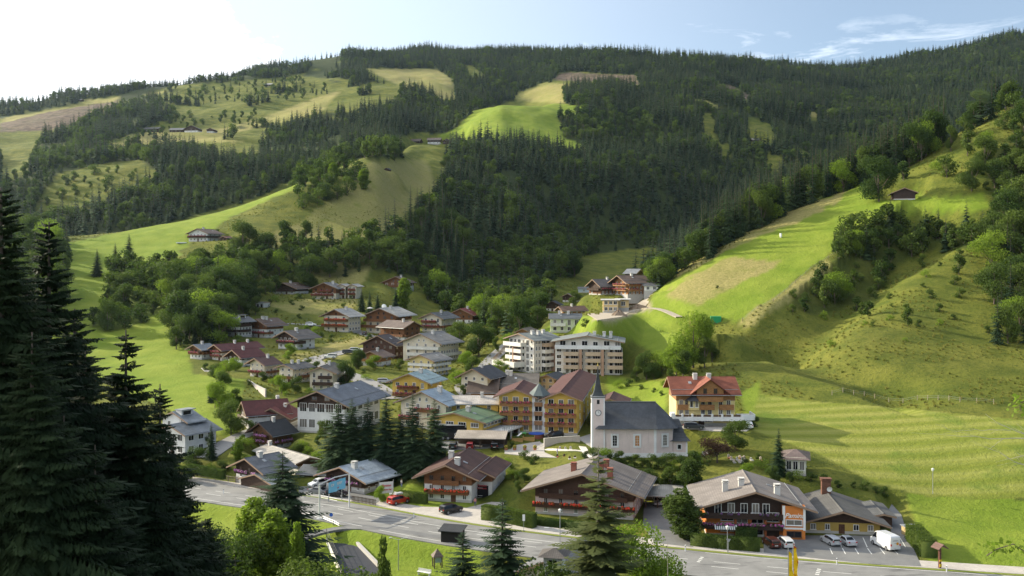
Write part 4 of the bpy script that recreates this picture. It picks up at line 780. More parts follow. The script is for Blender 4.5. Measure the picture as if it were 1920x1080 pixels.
def lane(name, pts, w, mat, label):
    P2 = [(x, y) for x, y, z in pts]; A_ = offset_line(P2, w); B_ = offset_line(P2, -w); zz = [H(x, y) for x, y in P2]
    for _ in range(3): zz = [sum(zz[max(0, i-1):i+2])/len(zz[max(0, i-1):i+2]) for i in range(len(zz))]
    return strip(name, [a+(z,) for a, z in zip(B_, zz)], [a+(z,) for a, z in zip(A_, zz)], .16, mat, label, 'lane')
M_LANE = plain((.27,.26,.25), .9, var=.2, name='lane_asphalt')
lane('lane', L1, LW1, M_LANE, 'shaded lane climbing beside the white apartment block'); lane('lane', L2, LW2, M_LANE, 'pale lane curving through the left terraces')
lane('lane', L3, LW3, M_GRAV, 'pale gravel lane up to the wooden chalets'); lane('track', L4, LW4, M_GRAV, 'narrow gravel track running right across the meadow foot')
lane('lane', L5, LW5, M_LANE, 'upper lane in front of the cream chalets'); lane('lane', L6, LW6, M_LANE, 'lane between the gardens on the left')
# footpath that joins the road in front
FP = [pz(u, v, -46.1)+(0,) for u, v in ((560,1012),(600,998),(650,990),(700,991),(760,998),(830,1009),(870,1015))]
FP = smooth_track(FP); A_ = offset_line([p[:2] for p in FP], .9); B_ = offset_line([p[:2] for p in FP], -.9); strip('footpath', B_, A_, -45.99+.0, M_ASPH, 'curving grey footpath below the banner gantry', 'footpath')
# ------------------------------------------------------------------ church
M_SLATE = roofmat((.075,.08,.09), 'tile'); CP = plaster((.64,.53,.49)); CWH = plaster((.68,.67,.66))
ch = empty('church', (26.0, CH_Y, CH_Z), math.radians(-1.5), 'pink and white village church with slate roof and slender pointed tower', 'church')
# local frame: x along the nave, y depth, origin under the nave's near wall at x = 0 (world x 26)
x0, x1, dep, eh = -7.0, 5.0, 9.0, 6.75
apse = [(x1, 0), (x1+3.6, 1.2), (x1+4.6, 4.5), (x1+3.6, 7.8), (x1, 9.0)]
foot = [(x0, 0)]+apse+[(x0, dep)]
def ring(m, pts, z0, z1, out=0.0, mi=0):
    cx = sum(p[0] for p in pts)/len(pts); cy = sum(p[1] for p in pts)/len(pts)
    Q = []
    for i, p in enumerate(pts):
        a = pts[i-1]; b = pts[(i+1) % len(pts)]; n1 = Vector((p[1]-a[1], a[0]-p[0])).normalized(); n2 = Vector((b[1]-p[1], p[0]-b[0])).normalized(); n = (n1+n2); n /= max(.3, n.dot(n1)); Q.append((p[0]+n[0]*out, p[1]+n[1]*out))
    k = len(Q); V_ = [(x, y, z0) for x, y in Q]+[(x, y, z1) for x, y in Q]; m.solid(V_, [(i, (i+1) % k, k+(i+1) % k, k+i) for i in range(k)]+[tuple(range(k, 2*k)), tuple(range(k-1, -1, -1))], mi); return Q
m = MB(); ring(m, foot, -3, eh); m.build('wall', CP, ch)
m = MB(); ring(m, foot, -3, .95, .10); m.build('plinth', CWH, ch)
m = MB(); ring(m, foot, eh-.55, eh-.002, .14); m.build('cornice', CWH, ch)
for px in (x0+.28, x1-.25): m = MB(); m.box(px-.28, px+.28, -.08, -.002, .95, eh-.55); m.build('pilaster', CWH, ch)
ovr = 1.15; rh = 4.55; Q = []; mm = MB(); Qe = ring(MB(), foot, 0, 1, ovr); za = eh-ovr*.45
r0, r1 = (x0-.6, dep/2, eh+rh), (x1+.4, dep/2, eh+rh)
# slightly flared slate roof: steep upper slope over a flatter skirt
Qi = ring(MB(), foot, 0, 1, .15); zi = eh+.32; m = MB(); k = len(Qe)
for i in range(k):
    j = (i+1) % k; m.poly([Qe[i]+(za,), Qe[j]+(za,), Qi[j]+(zi,), Qi[i]+(zi,)])
up = [r0]+[r1]*5+[r0]
for i in range(k):
    j = (i+1) % k; a, b = up[i], up[j]
    m.poly([Qi[i]+(zi,), Qi[j]+(zi,), b]+([a] if a != b else []))
m.poly([q+(za-.02,) for q in Qe][::-1]); rf = m.build('roof', M_SLATE, ch)
m = MB(); m.tube((r0[0], r0[1], r0[2]+.05), (r1[0], r1[1], r1[2]+.05), .14, n=6); m.build('ridge_cap', plain((.10,.105,.11), .6), rf)
def ch_window(x, z, w, h, y=-.03, rz=0, lit=False):
    g = MB(); P_ = [(-w/2, 0), (w/2, 0), (w/2, h-.2), (w/4, h), (-w/4, h), (-w/2, h-.2)]; g.prism(P_, 'y', -.03, .05)
    mt = glassmat() if not lit else MATS.setdefault('amber', plain((.42,.20,.07), .25, name='amber_glass')); q = g.build('window', mt, ch, loc=(x, y, z), rz=rz)
    f = MB(); f.box(-w/2-.42, -w/2-.02, -.10, -.02, -.4, h+.4); f.box(w/2+.02, w/2+.42, -.10, -.02, -.4, h+.4); f.box(-w/2-.02, w/2+.02, -.10, -.02, h+.02, h+.4); f.box(-w/2-.02, w/2+.02, -.10, -.02, -.4, -.02)
    f.box(-.03, .03, -.06, -.035, 0, h); [f.box(-w/2, w/2, -.06, -.035, h*k/4-.02, h*k/4+.02) for k in (1, 2, 3)]; link('frame', f.mesh('frame', CWH), q)
ch_window(-3.9, 2.5, .85, 2.2); ch_window(.9, 2.5, .85, 2.2, lit=True); ch_window(x1+1.9, 2.55, .85, 2.2, y=.55, rz=math.atan2(1.2, 3.6))
# sacristy with its own curved roof
sx0, sx1 = x1+3.2, x1+6.9; m = MB(); m.box(sx0, sx1, 1.6, 6.5, -3, 3.5); m.build('sacristy', CP, ch); m = MB(); m.box(sx0, sx1+.08, 1.52, 6.6, -3, .9); m.build('sacristy_plinth', CWH, ch)
m = MB(); [m.box(a, a+.35, 1.53, 1.597, .9, 3.5) for a in (sx0, sx1-.35)]; m.build('corner_strip', CWH, ch)
m = MB(); L_ = [(.7, 3.35), (.15, 3.75), (-.5, 4.9), (-1.05, 6.3), (-1.5, 7.6)]; prev = None
for o, z in L_:
    R_ = [(sx0-.2, 1.6-o, z), (sx1+o, 1.6-o, z), (sx1+o, 6.5+o, z), (sx0-.2, 6.5+o, z)]
    if prev: [m.poly([prev[i], prev[(i+1) % 4], R_[(i+1) % 4], R_[i]]) for i in range(4)]
    prev = R_
m.poly(prev); m.build('sacristy_roof', M_SLATE, ch)
g = MB(); g.box(-.35, .35, -.03, .05, 0, .9); q = g.build('window', glassmat(), ch, loc=((sx0+sx1)/2+.1, 1.57, 1.6)); f = MB(); [f.box(*b) for b in ((-.55,-.36,-.08,0,-.2,1.1),(.36,.55,-.08,0,-.2,1.1),(-.36,.36,-.08,0,.91,1.1),(-.36,.36,-.08,0,-.2,-.01))]; link('frame', f.mesh('frame', CWH), q)
# tower
tx0, tx1, ty0, ty1, th_ = x0-1.9, x0+.95, -.35, 2.6, 13.1; tw = MB(); tw.box(tx0, tx1, ty0, ty1, -3, th_); TW = tw.build('tower', CWH, ch)
m = MB(); m.box(tx0+.35, tx1-.3, ty0-.03, ty0-.002, 1, th_-.5); m.build('tower_panel', CP, TW)
cx, cy = (tx0+tx1)/2, (ty0+ty1)/2; m = MB(); prof = [(2.35, th_-.25), (1.9, th_+.35), (1.35, th_+1.3), (.9, th_+2.6), (.55, th_+4.0), (.28, th_+5.4), (.08, th_+6.4)]
m.lathe([(r*(.98 if i == 0 else .80), z) for i, (r, z) in enumerate(prof)], cx, cy, 4, ph=math.pi/4); m.lathe([(2.28, th_-.25), (.1, th_-.26)], cx, cy, 4, ph=math.pi/4); SP = m.build('spire', roofmat((.055,.062,.062), 'tile'), TW)
m = MB(); m.tube((cx, cy, th_+6.3), (cx, cy, th_+7.3), .05, n=6); m.lathe([(.02, th_+6.35), (.2, th_+6.5), (.2, th_+6.62), (.02, th_+6.78)], cx, cy, 8); m.build('finial', plain((.55,.40,.10), .3, .9), SP)
m = MB(); m.box(cx-.28, cx+.28, ty0-.05, ty0+.05, th_-1.6, th_-.7); m.build('belfry_opening', plain((.02,.02,.02), .9), TW)
m = MB(); m.box(tx0-.05, tx0+.05, cy-.28, cy+.28, th_-1.6, th_-.7); m.build('belfry_opening', plain((.02,.02,.02), .9), TW)
m = MB(); n = 20; [m.poly([(cx+.62*math.cos(a)*1, ty0-.06, th_-3.5+.62*math.sin(a)) for a in [6.283*i/n for i in range(n)]])]; CK = m.build('clock', plain((.70,.68,.66), .6), TW)
m = MB()
for i in range(24):
    a, b = 6.283*i/24, 6.283*(i+1)/24; m.poly([(cx+r*math.cos(q), ty0-.075, th_-3.5+r*math.sin(q)) for r, q in ((.56, a), (.68, a), (.68, b), (.56, b))])
for i in range(12): a = 6.283*i/12; m.box(cx+.47*math.cos(a)-.04, cx+.47*math.cos(a)+.04, ty0-.085, ty0-.065, th_-3.5+.47*math.sin(a)-.04, th_-3.5+.47*math.sin(a)+.04)
m.box(cx-.03, cx+.03, ty0-.095, ty0-.08, th_-3.5, th_-3.1); m.box(cx, cx+.28, ty0-.095, ty0-.08, th_-3.53, th_-3.47); m.build('clock_hands', plain((.05,.06,.07), .5), CK)
# ------------------------------------------------------------------ lettering
def text(name, s, size, mat, parent, loc, rz=0, extr=.02, shear=0, space=1.0, rx=90, align='CENTER'):
    c = bpy.data.curves.new(name, 'FONT'); c.body = s; c.size = size; c.extrude = extr; c.shear = shear; c.space_character = space; c.align_x = align; c.align_y = 'CENTER'; c.materials.append(mat); c.offset = .012
    tmp = bpy.data.objects.new(name, c); COL.objects.link(tmp); me = bpy.data.meshes.new_from_object(tmp.evaluated_get(bpy.context.evaluated_depsgraph_get())); bpy.data.objects.remove(tmp)
    if not me.materials: me.materials.append(mat)
    o = bpy.data.objects.new(name, me); COL.objects.link(o); o.parent = parent; o.location = loc; o.rotation_euler = (math.radians(rx), 0, rz); return o
M_TW = plain((.75,.74,.70), .5, name='white_letters'); M_TR = plain((.50,.05,.05), .6, name='red_letters'); M_TD = plain((.08,.06,.04), .6, name='dark_letters')
# ------------------------------------------------------------------ orange guest house front: recessed balconies, bay and name
root, vols, rc = DONE['orange guest house named in white script with dark balconies under a wide roof']; G, S, I = vols[0]; W, fh, h = I['W'], I['fh'], I['h']
ORW = plaster((.62,.21,.05)); DKW = wood((.045,.028,.022)); b0 = W*.265
sfx = lambda u: (u-1324)/(1507-1324)*W-W/2
bay = MB(); xb = sfx(1466); bay.box(xb, W/2+.02, -1.3, -.02, -3, h+.35); q = G.put('bay', bay.mesh('bay', ORW), 0, 0)
tr = MB(); tr.box(xb-.1, xb+.35, -1.38, -1.305, fh*1.05, h+.4); tr.box(W/2-.33, W/2+.06, -1.38, -1.305, fh*.9, h+.3); tr.box(xb+.35, W/2-.33, -1.38, -1.305, fh*1.0, fh*1.16); link('trim', tr.mesh('trim', M_FRAMEW), q)
xm = (xb+W/2)/2; G.window(xm, fh*.28, 2.3, fh*.5, True, 2, 1.31); G.window(xm, fh*1.42, 2.5, fh*.46, False, 2, 1.31)
text('lettering', 'Pamina', 1.12, M_TW, root, G.at(xm+.05, fh*2.28, 1.34), G.rz, shear=.35)
for k, yy in ((1, 'G'), (2, 'G')):
    m = MB(); m.box(-W/2-.9, xb, -1.5, -.02, k*fh-.2, k*fh); m.box(-W/2-.95, xb+.0, -1.58, -1.503, k*fh-.25, k*fh+.72); m.box(-W/2-.96, -W/2-.88, -1.5, 3.0, k*fh-.25, k*fh+.95) if k == 1 else None
    q = G.put('balcony', m.mesh('balcony', DKW), 0, 0); fl = MB(); r = random.Random(k)
    x = -W/2-.9
    while x < xb-.4:
        if r.random() < (.97 if k == 1 else .5): w = r.uniform(.45, .8); fl.lathe([(w*.4, k*fh+.45), (w*.55, k*fh+.62), (w*.4, k*fh+.85), (.04, k*fh+.98)], x+w/2, -1.75, 6, ph=r.random())
        x += r.uniform(.45, .7)
    link('flowers', fl.mesh('flowers', flowermat((.34,.08,.24) if k == 1 else (.14,.05,.17))), q)
for i, u in enumerate((1378, 1406, 1434)):
    m = MB(); x = sfx(u); m.box(x-.16, x+.16, -1.35, -1.1, .1, 2*fh+.2); G.put('post', m.mesh('post', wood((.28,.08,.03))), 0, 0)
for k in (0, 1):
    for u, w, hh in ((1364, 2.0, 1.3), (1391, 1.8, 2.0), (1420, 1.9, 2.0), (1449, 2.0, 1.4 if k else 2.2)):
        if k == 0 and u == 1449: mm_ = MB(); mm_.box(-1.1, 1.1, -.08, 0, .0, 2.3); G.put('door', mm_.mesh('door', wood((.05,.03,.02), True)), sfx(u), .05); continue
        G.window(sfx(u), k*fh+(.25 if hh > 1.5 else .95), w, hh, False, 2)
for u in (1343, 1372, 1400, 1425, 1448): G.window(sfx(u)*.86-.6, 2*fh+.35, 1.0, 1.7, False, 2, .05)
m = MB(); x = sfx(1359); m.solid([(x-1.9,-1.6,2.3),(x+1.9,-1.6,2.3),(x+1.9,-2.7,1.75),(x-1.9,-2.7,1.75),(x-1.9,-1.6,2.36),(x+1.9,-1.6,2.36),(x+1.9,-2.7,1.81),(x-1.9,-2.7,1.81)], [(0,1,2,3),(4,7,6,5),(3,2,6,7),(0,3,7,4),(1,5,6,2),(0,4,5,1)]); t = NT('awning'); w_ = t.wave(t.coord('Object'), .9, 0, 1, 'X'); t.base(t.mix(t.ramp(w_, .45, .55), (.10,.13,.14), (.62,.62,.58)), .8); G.put('awning', m.mesh('awning', t.m), 0, 0)
# chimney stack with dish between the two roofs
root2, vols2, rc2 = DONE['low ochre annex with dark tiled roof and large brick chimney beside the orange house']; G2, S2, I2 = vols2[0]
m = MB(); xc, yc = -I2['W']*.02, 5.5; m.box(xc-.8, xc+.8, yc-.6, yc+.6, 2, 6.4); m.box(xc-.95, xc+.95, yc-.75, yc+.75, 6.403, 6.55); m.box(xc-.7, xc+.7, yc-.5, yc+.5, 6.553, 6.75); m.box(xc-1.0, xc+1.0, yc-.8, yc+.8, 6.753, 6.85); q = link('chimney', m.mesh('chimney', wood((.16,.075,.05))), root2, I2['loc'], I2['rz'])
m = MB(); m.lathe([(.02, .12), (.35, .05), (.5, -.08)], 0, 0, 14); d_ = link('satellite_dish', m.mesh('dish', M_TW), q, (xc+.5, yc-.85, 5.0)); d_.rotation_euler = (math.radians(-75), 0, 0)
# ------------------------------------------------------------------ yellow guest house on the right: windows, terrace, cross gable
root, vols, rc = DONE['long yellow guest house with orange red tile roof and white terrace']; G, S, I = vols[0]; W, fh, h = S.W, I['fh'], I['h']
sfx = lambda u: (u-1268)/(1378-1268)*W-W/2; WM = wood(LW)
for u in (1277, 1288, 1318, 1331, 1351, 1366): S.window(sfx(u), fh*2.28, .85, 1.35, False, 2); S.window(sfx(u), fh*1.3, .85, 1.35, False, 2)
for u0, u1 in ((1270, 1292), (1310, 1338), (1348, 1374)): balcony(S, sfx(u0), sfx(u1), fh*2.0, 1.0, WM, 0, .95); 
m = MB(); xb = sfx(1300); m.box(-1.25, 1.25, -1.1, -.02, fh*1.9, fh*3.0); q = S.put('oriel', m.mesh('oriel', plaster(PYEL)), xb, 0); m = MB(); m.lathe([(2.1, fh*3.0), (1.0, fh*3.0+.7), (.05, fh*3.0+1.5)], 0, -.4, 6); link('oriel_roof', m.mesh('oriel_roof', plain((.05,.05,.055), .6)), q); [S.window(xb+d, fh*2.25, .6, 1.3, False, 1, 1.11) for d in (-.6, .6)]
m = MB(); xc = sfx(1330); m.prism([(xc-3.1, fh*3.02), (xc+3.1, fh*3.02), (xc+3.1, h+.5), (xc, h+2.9), (xc-3.1, h+.5)], 'y', -1.2, 4.0); q = S.put('cross_gable', m.mesh('cross_gable', WM), 0, 0)
m = MB()
for sg in (1, -1): pr = [(xc+sg*4.6, h-.45), (xc, h+3.0), (xc, h+3.22), (xc+sg*4.6, h-.2)]; m.prism(pr if sg > 0 else pr[::-1], 'y', -1.9, 5.5)
link('cross_gable_roof', m.mesh('roof', roofmat(RTILE, 'tile')), q); balcony(S, xc-2.8, xc+2.8, fh*3.05, 2.0, WM, 0, .8); [S.window(xc+d, h+.2-.6, .7, 1.3, True, 2, 1.22) for d in (-1.2, 1.2)]
m = MB(); W2 = W/2; m.box(-W2-1.4, W2+1.2, -2.6, -.02, fh-.3, fh); m.box(W2+1.2, W2+4.4, -1.2, 5, fh-.3, fh)
m.box(-W2-1.4, W2+1.2, -2.8, -2.603, fh-.55, fh+.35); m.solid([(W2+1.203,-2.8,fh-.55),(W2+4.4,-1.4,fh-.55),(W2+4.4,-1.2,fh-.55),(W2+1.203,-2.6,fh-.55),(W2+1.203,-2.8,fh+.75),(W2+4.4,-1.4,fh+.75),(W2+4.4,-1.2,fh+.75),(W2+1.203,-2.6,fh+.75)], [(0,3,2,1),(4,5,6,7),(0,1,5,4),(2,3,7,6),(1,2,6,5),(3,0,4,7)])
m.box(W2+4.2, W2+4.45, -1.2, 4, fh-.55, fh+.75)
for i in range(8): x = -W2-1.3+i*(W+2.4)/7; m.box(x-.25, x+.25, -2.85, -2.55, fh-.6, fh+1.05)
m.box(-W2-1.6, -W2-.6, -2.9, -.5, fh-.55, fh+1.2); S.put('terrace', m.mesh('terrace', plaster((.70,.69,.67))), 0, 0)
m = MB()
for i in range(9): x = -W2+i*W/8; m.box(x-W/16, x+W/16-.1, -2.72, -2.66, fh+.4, fh+.85)
S.put('railing', m.mesh('railing', wood((.12,.07,.04))), 0, 0)
m = MB(); m.box(-2, 2, -.06, 0, 0, 2.1); S.put('garage_panel', m.mesh('garage_panel', plain((.60,.58,.54), .6)), sfx(1282), .02, 0.04); S.window(sfx(1301), .9, .8, .9, True); S.window(sfx(1329), .8, 1.8, 1.1, False, 3); m = MB(); m.box(-.7, .7, -.07, 0, 0, 2.2); S.put('door', m.mesh('door', wood((.05,.03,.02), True)), sfx(1315), .02, .04)
text('lettering', 'Tirol', 1.0, M_TD, root, S.at(W2+2.6, fh+.1, 2.35), S.rz+S.ang+.41, shear=.3) if False else None
# ------------------------------------------------------------------ apartment block facades
root, vols, rc = DONE['big white apartment block with rows of balconies and pale roof']; BW = plaster((.72,.68,.61)); BT = plaster((.48,.36,.25)); BP = plaster((.40,.25,.17))
def slab(Fc, p0, p1, z, dep, mat, ph=1.0):
    m = MB(); m.box(p0, p1, -dep, -.02, -.2, 0); m.box(p0, p1, -dep-.12, -dep-.002, -.25, ph); m.box(p0, p0+.12, -dep, -.03, .003, ph); m.box(p1-.12, p1, -dep, -.03, .003, ph); return Fc.put('balcony', m.mesh('balcony', mat), 0, z)
G, S, I = vols[0]; W, fh = G.W, I['fh']                       # sunlit end
for k in range(5):
    for i in range(3):
        p = (-.5+(i+.5)/3)*W; G.window(p-1.0, k*fh+.25, 1.3, fh*.72, False, 2); G.window(p+1.1, k*fh+.9, .9, fh*.42, False, 1)
        if 0 < k < 4 and i < 2: slab(G, p-W/6+.2, p+W/6-.2, k*fh, 1.8, BW)
    if k in (1, 2, 3): m = MB(); m.box(-W/6-.2, -W/6+.2, -2.0, -.02, 0, fh); G.put('partition', m.mesh('partition', BP), 0, k*fh)
slab(G, -W/2-.3, W*.2, 4*fh, 2.3, BW, 1.05); slab(G, -W/2-3.5, W*.15, fh*.9, 4.5, BW, 1.5)
W = S.W
for k in range(5):
    for p, w, hh in ((-W*.40, .6, 1.2), (-W*.28, .6, 1.2), (-W*.10, 1.6, 2.0), (W*.08, 1.2, 1.4)): S.window(p, k*fh+(.3 if hh > 1.5 else .8), w, hh, False, 2)
    if 0 < k: slab(S, -W*.18, W*.20, k*fh, 1.5, BW if k < 4 else BT)
m = MB(); m.box(W*.22, W*.5, -1.6, -.02, -2, 4.45*fh); S.put('bay', m.mesh('bay', BP), 0, 0)
G, S, I = vols[1]; W, fh = G.W, I['fh']                      # long shaded front
for k in range(5):
    for p0 in (-.44, -.10, .24):
        p = p0*W; S_ = G
        if k < 4: G.window(p, k*fh+.9, 1.3, 1.1, False, 2); G.window(p+2.6, k*fh+.35, 1.0, 1.9, False, 1); G.window(p+4.9, k*fh+.35, 2.2, 1.9, False, 3)
        else: G.window(p+1.2, k*fh+.35, 1.7, 1.9, False, 2); G.window(p+4.6, k*fh+.6, 1.4, 1.4, False, 2)
        if k in (1, 2, 3): slab(G, p+1.5, p+6.3, k*fh, 1.5, BT)
slab(G, -W*.5, W*.34, 4*fh, 1.5, plaster((.64,.63,.62)), 1.0); slab(G, W*.345, W*.52, 4*fh, 1.9, plaster((.58,.58,.58)), 1.0)
for p0 in (-.44, -.10): m = MB(); x = p0*W+6.4; m.box(x, x+.9, -1.55, -.02, -1, 4*fh-.3); G.put('pier', m.mesh('pier', BP), 0, 0)
for p0 in (-.44, -.10, .24): m = MB(); x = p0*W; m.box(x+1.2, x+6.6, -2.0, -.02, 3.8*fh+.02, 3.8*fh+.12) if False else None
# solar panels lying on the right roof end
W, D, tp = I['W'], I['D'], I['tp']; m = MB(); x_ = W*.22
for i in range(3):
    for j in range(4):
        a = W*.10+i*2.0; zz = lambda x: I['h']+I['rise']-x*tp+.38; y = -D*.36+j*1.6
        m.solid([(a, y, zz(a)), (a+1.85, y, zz(a+1.85)), (a+1.85, y+1.45, zz(a+1.85)), (a, y+1.45, zz(a)), (a, y, zz(a)+.07), (a+1.85, y, zz(a+1.85)+.07), (a+1.85, y+1.45, zz(a+1.85)+.07), (a, y+1.45, zz(a)+.07)], [(0,3,2,1),(4,5,6,7),(0,1,5,4),(1,2,6,5),(2,3,7,6),(3,0,4,7)])
t = NT('solar'); t.base((.30,.32,.36), .12, .3); t.b.inputs['Specular IOR Level'].default_value = .9; link('solar_panel', m.mesh('solar_panel', t.m), root, I['loc'], I['rz'])
# ------------------------------------------------------------------ hotel stair tower, restaurant name, terrace
root, vols, rc = DONE['big yellow hotel with two gables, flower balconies and a white stair tower']; G, S, I = vols[0]; W, fh, h = G.W, I['fh'], I['h']
m = MB(); m.box(W/2+.0, W/2+3.15, -.35, 6, -3, h+.2); q = G.put('stair_tower', m.mesh('stair_tower', plaster((.66,.66,.65))), 0, 0)
m = MB(); xc = W/2+1.55; m.lathe([(3.1, h+.1), (1.9, h+1.1), (1.0, h+2.0), (.05, h+2.9)], xc, 1.5, 8, ph=.39); link('tower_roof', m.mesh('tower_roof', plain((.11,.13,.125), .5, .2)), q)
for k in range(4): G.window(xc, k*fh+.85, 1.7, 1.35, False, 2, .36); (slab(G, xc-1.0, xc+1.0, k*fh, .5, wood((.30,.16,.08)), .8) if k else None)
root, vols, rc = DONE['yellow restaurant building with pale green roof and wide windows']; G, S, I = vols[0]; fh = I['fh']
text('lettering', 'Oberwirt', .95, M_TD, root, G.at(-G.W*.10, fh*1.02, .06), G.rz, shear=.1)
m = MB(); D = S.W; m.box(-D*.5, D*.5+3, -5.2, -.02, fh-.25, fh); m.box(-D*.5-.1, D*.5+3.1, -5.35, -5.203, fh-.35, fh+.12); q = S.put('terrace', m.mesh('terrace', plaster((.66,.65,.62))), 0, 0)
m = MB(); n = 14
for i in range(n+1): x = -D*.5+i*(D+3)/n; m.box(x-.03, x+.03, -5.28, -5.22, fh+.12, fh+1.05)
m.box(-D*.5, D*.5+3, -5.29, -5.21, fh+1.0, fh+1.06); [m.box(-D*.5, D*.5+3, -5.27, -5.23, fh+z, fh+z+.03) for z in (.35, .6, .8)]; link('railing', m.mesh('railing', plain((.03,.06,.05), .5)), q)
m = MB(); [m.box(x-.16, x+.16, -5.1, -4.8, -3, fh-.25) for x in (-D*.45, 0, D*.45)]; link('post', m.mesh('post', plaster((.66,.65,.62))), q)
# sign on the white pension
root, vols, rc = DONE['white pension with brown tiled roof, wooden upper storey and geranium balconies']; G, S, I = vols[1]; m = MB(); m.box(-1.25, 1.25, -.09, -.0, 0, 1.25); q = G.put('sign_board', m.mesh('sign_board', plaster((.62,.60,.58))), .3, I['fh']*1.02, .03)
text('lettering', 'Pension', .62, M_TR, q, (0, -.11, .9), shear=.3); text('lettering', 'Salzmann', .52, M_TR, q, (0, -.11, .35), shear=.3)
m = MB(); m.box(-1.1, 1.1, -.1, -.0, 0, 2.4); G.put('garage_opening', m.mesh('garage_opening', plain((.015,.015,.018), .9)), .5, .05, .04)
# ------------------------------------------------------------------ trees
def leafmat(name, c0, c1, trans=0.35, rough=0.7):
    t = NT(name); oi = t.n.new('ShaderNodeObjectInfo'); n = t.noise(t.coord('Object'), 0.55, 3); n2 = t.noise(t.coord('Object'), 4.0, 2)
    f = t.math('ADD', t.math('MULTIPLY', oi.outputs['Random'], 0.6), t.math('MULTIPLY', t.ramp(n, 0.3, 0.7), 0.4))
    col = t.mix(f, c0, c1); col = t.mix(t.ramp(n2, 0.4, 0.8), col, t.mix(1.0, col, (1.35, 1.3, 1.15), 'MULTIPLY'))
    t.base(col, rough); t.b.inputs['Specular IOR Level'].default_value = 0.08
    tr = t.n.new('ShaderNodeBsdfTranslucent'); t.l.new(t.mix(1.0, col, (1.2, 1.4, 0.65), 'MULTIPLY'), tr.inputs['Color'])
    ms = t.n.new('ShaderNodeMixShader'); ms.inputs[0].default_value = trans
    t.l.new(t.b.outputs[0], ms.inputs[1]); t.l.new(tr.outputs[0], ms.inputs[2]); t.l.new(ms.outputs[0], t.out.inputs['Surface']); return t.m
M_SPR = leafmat('spruce_needles', (0.011, 0.027, 0.016), (0.066, 0.100, 0.042), 0.18)
M_LEAF = leafmat('leaves', (0.026, 0.052, 0.015), (0.105, 0.140, 0.032), 0.32)
M_LEAFL = leafmat('light_leaves', (0.12, 0.18, 0.025), (0.18, 0.235, 0.04), 0.42)
M_COP = leafmat('copper_leaves', (0.035, 0.022, 0.018), (0.075, 0.04, 0.03), 0.2)
tb = NT('bark'); tb.base(tb.mix(tb.noise(tb.coord('Object', (3, 3, 0.6)), 3, 4), (0.06, 0.045, 0.035), (0.16, 0.125, 0.10)), 0.9); M_BARK = tb.m
tb = NT('pale_bark'); tb.base(tb.mix(tb.noise(tb.coord('Object', (3, 3, 0.6)), 3, 4), (0.22, 0.18, 0.14), (0.42, 0.37, 0.30)), 0.9); M_PBARK = tb.m
class Arr:
    def __init__(s): s.v = []; s.f = []; s.n = 0
    def add(s, v, f): s.v.append(np.asarray(v, np.float32)); s.f.append(np.asarray(f, np.int32)+s.n); s.n += len(v)
    def mesh(s, name, mats, midx=None):
        v = np.concatenate(s.v); f = np.concatenate(s.f); me = bpy.data.meshes.new(name)
        me.vertices.add(len(v)); me.vertices.foreach_set('co', v.ravel()); me.loops.add(f.size); me.loops.foreach_set('vertex_index', f.ravel())
        me.polygons.add(len(f)); k = f.shape[1]
        me.polygons.foreach_set('loop_start', np.arange(0, f.size, k, dtype=np.int32)); me.polygons.foreach_set('loop_total', np.full(len(f), k, np.int32))
        for q in mats: me.materials.append(q)
        if midx is not None: me.polygons.foreach_set('material_index', midx)
        me.update(); return me
def blades(A, o, d, ln, wd, sag):
    """folded kite blades: origins o, directions d (n,3), lengths, widths, tip sag: two triangles each, roof-like"""
    n = len(o); up = np.array([0, 0, 1.0]); s = np.cross(d, up); s /= np.linalg.norm(s, axis=1)[:, None]+1e-6
    mid = o+d*(ln*0.45)[:, None]; a = mid+s*(wd/2)[:, None]; b = mid-s*(wd/2)[:, None]; a[:, 2] -= wd*0.28+sag*0.3; b[:, 2] -= wd*0.28+sag*0.3
    tip = o+d*ln[:, None]; tip[:, 2] -= sag
    V = np.stack([o, a, tip, b], 1).reshape(-1, 3); k = np.arange(n)*4
    A.add(V, np.concatenate([np.stack([k, k+1, k+2], 1), np.stack([k, k+2, k+3], 1)]))
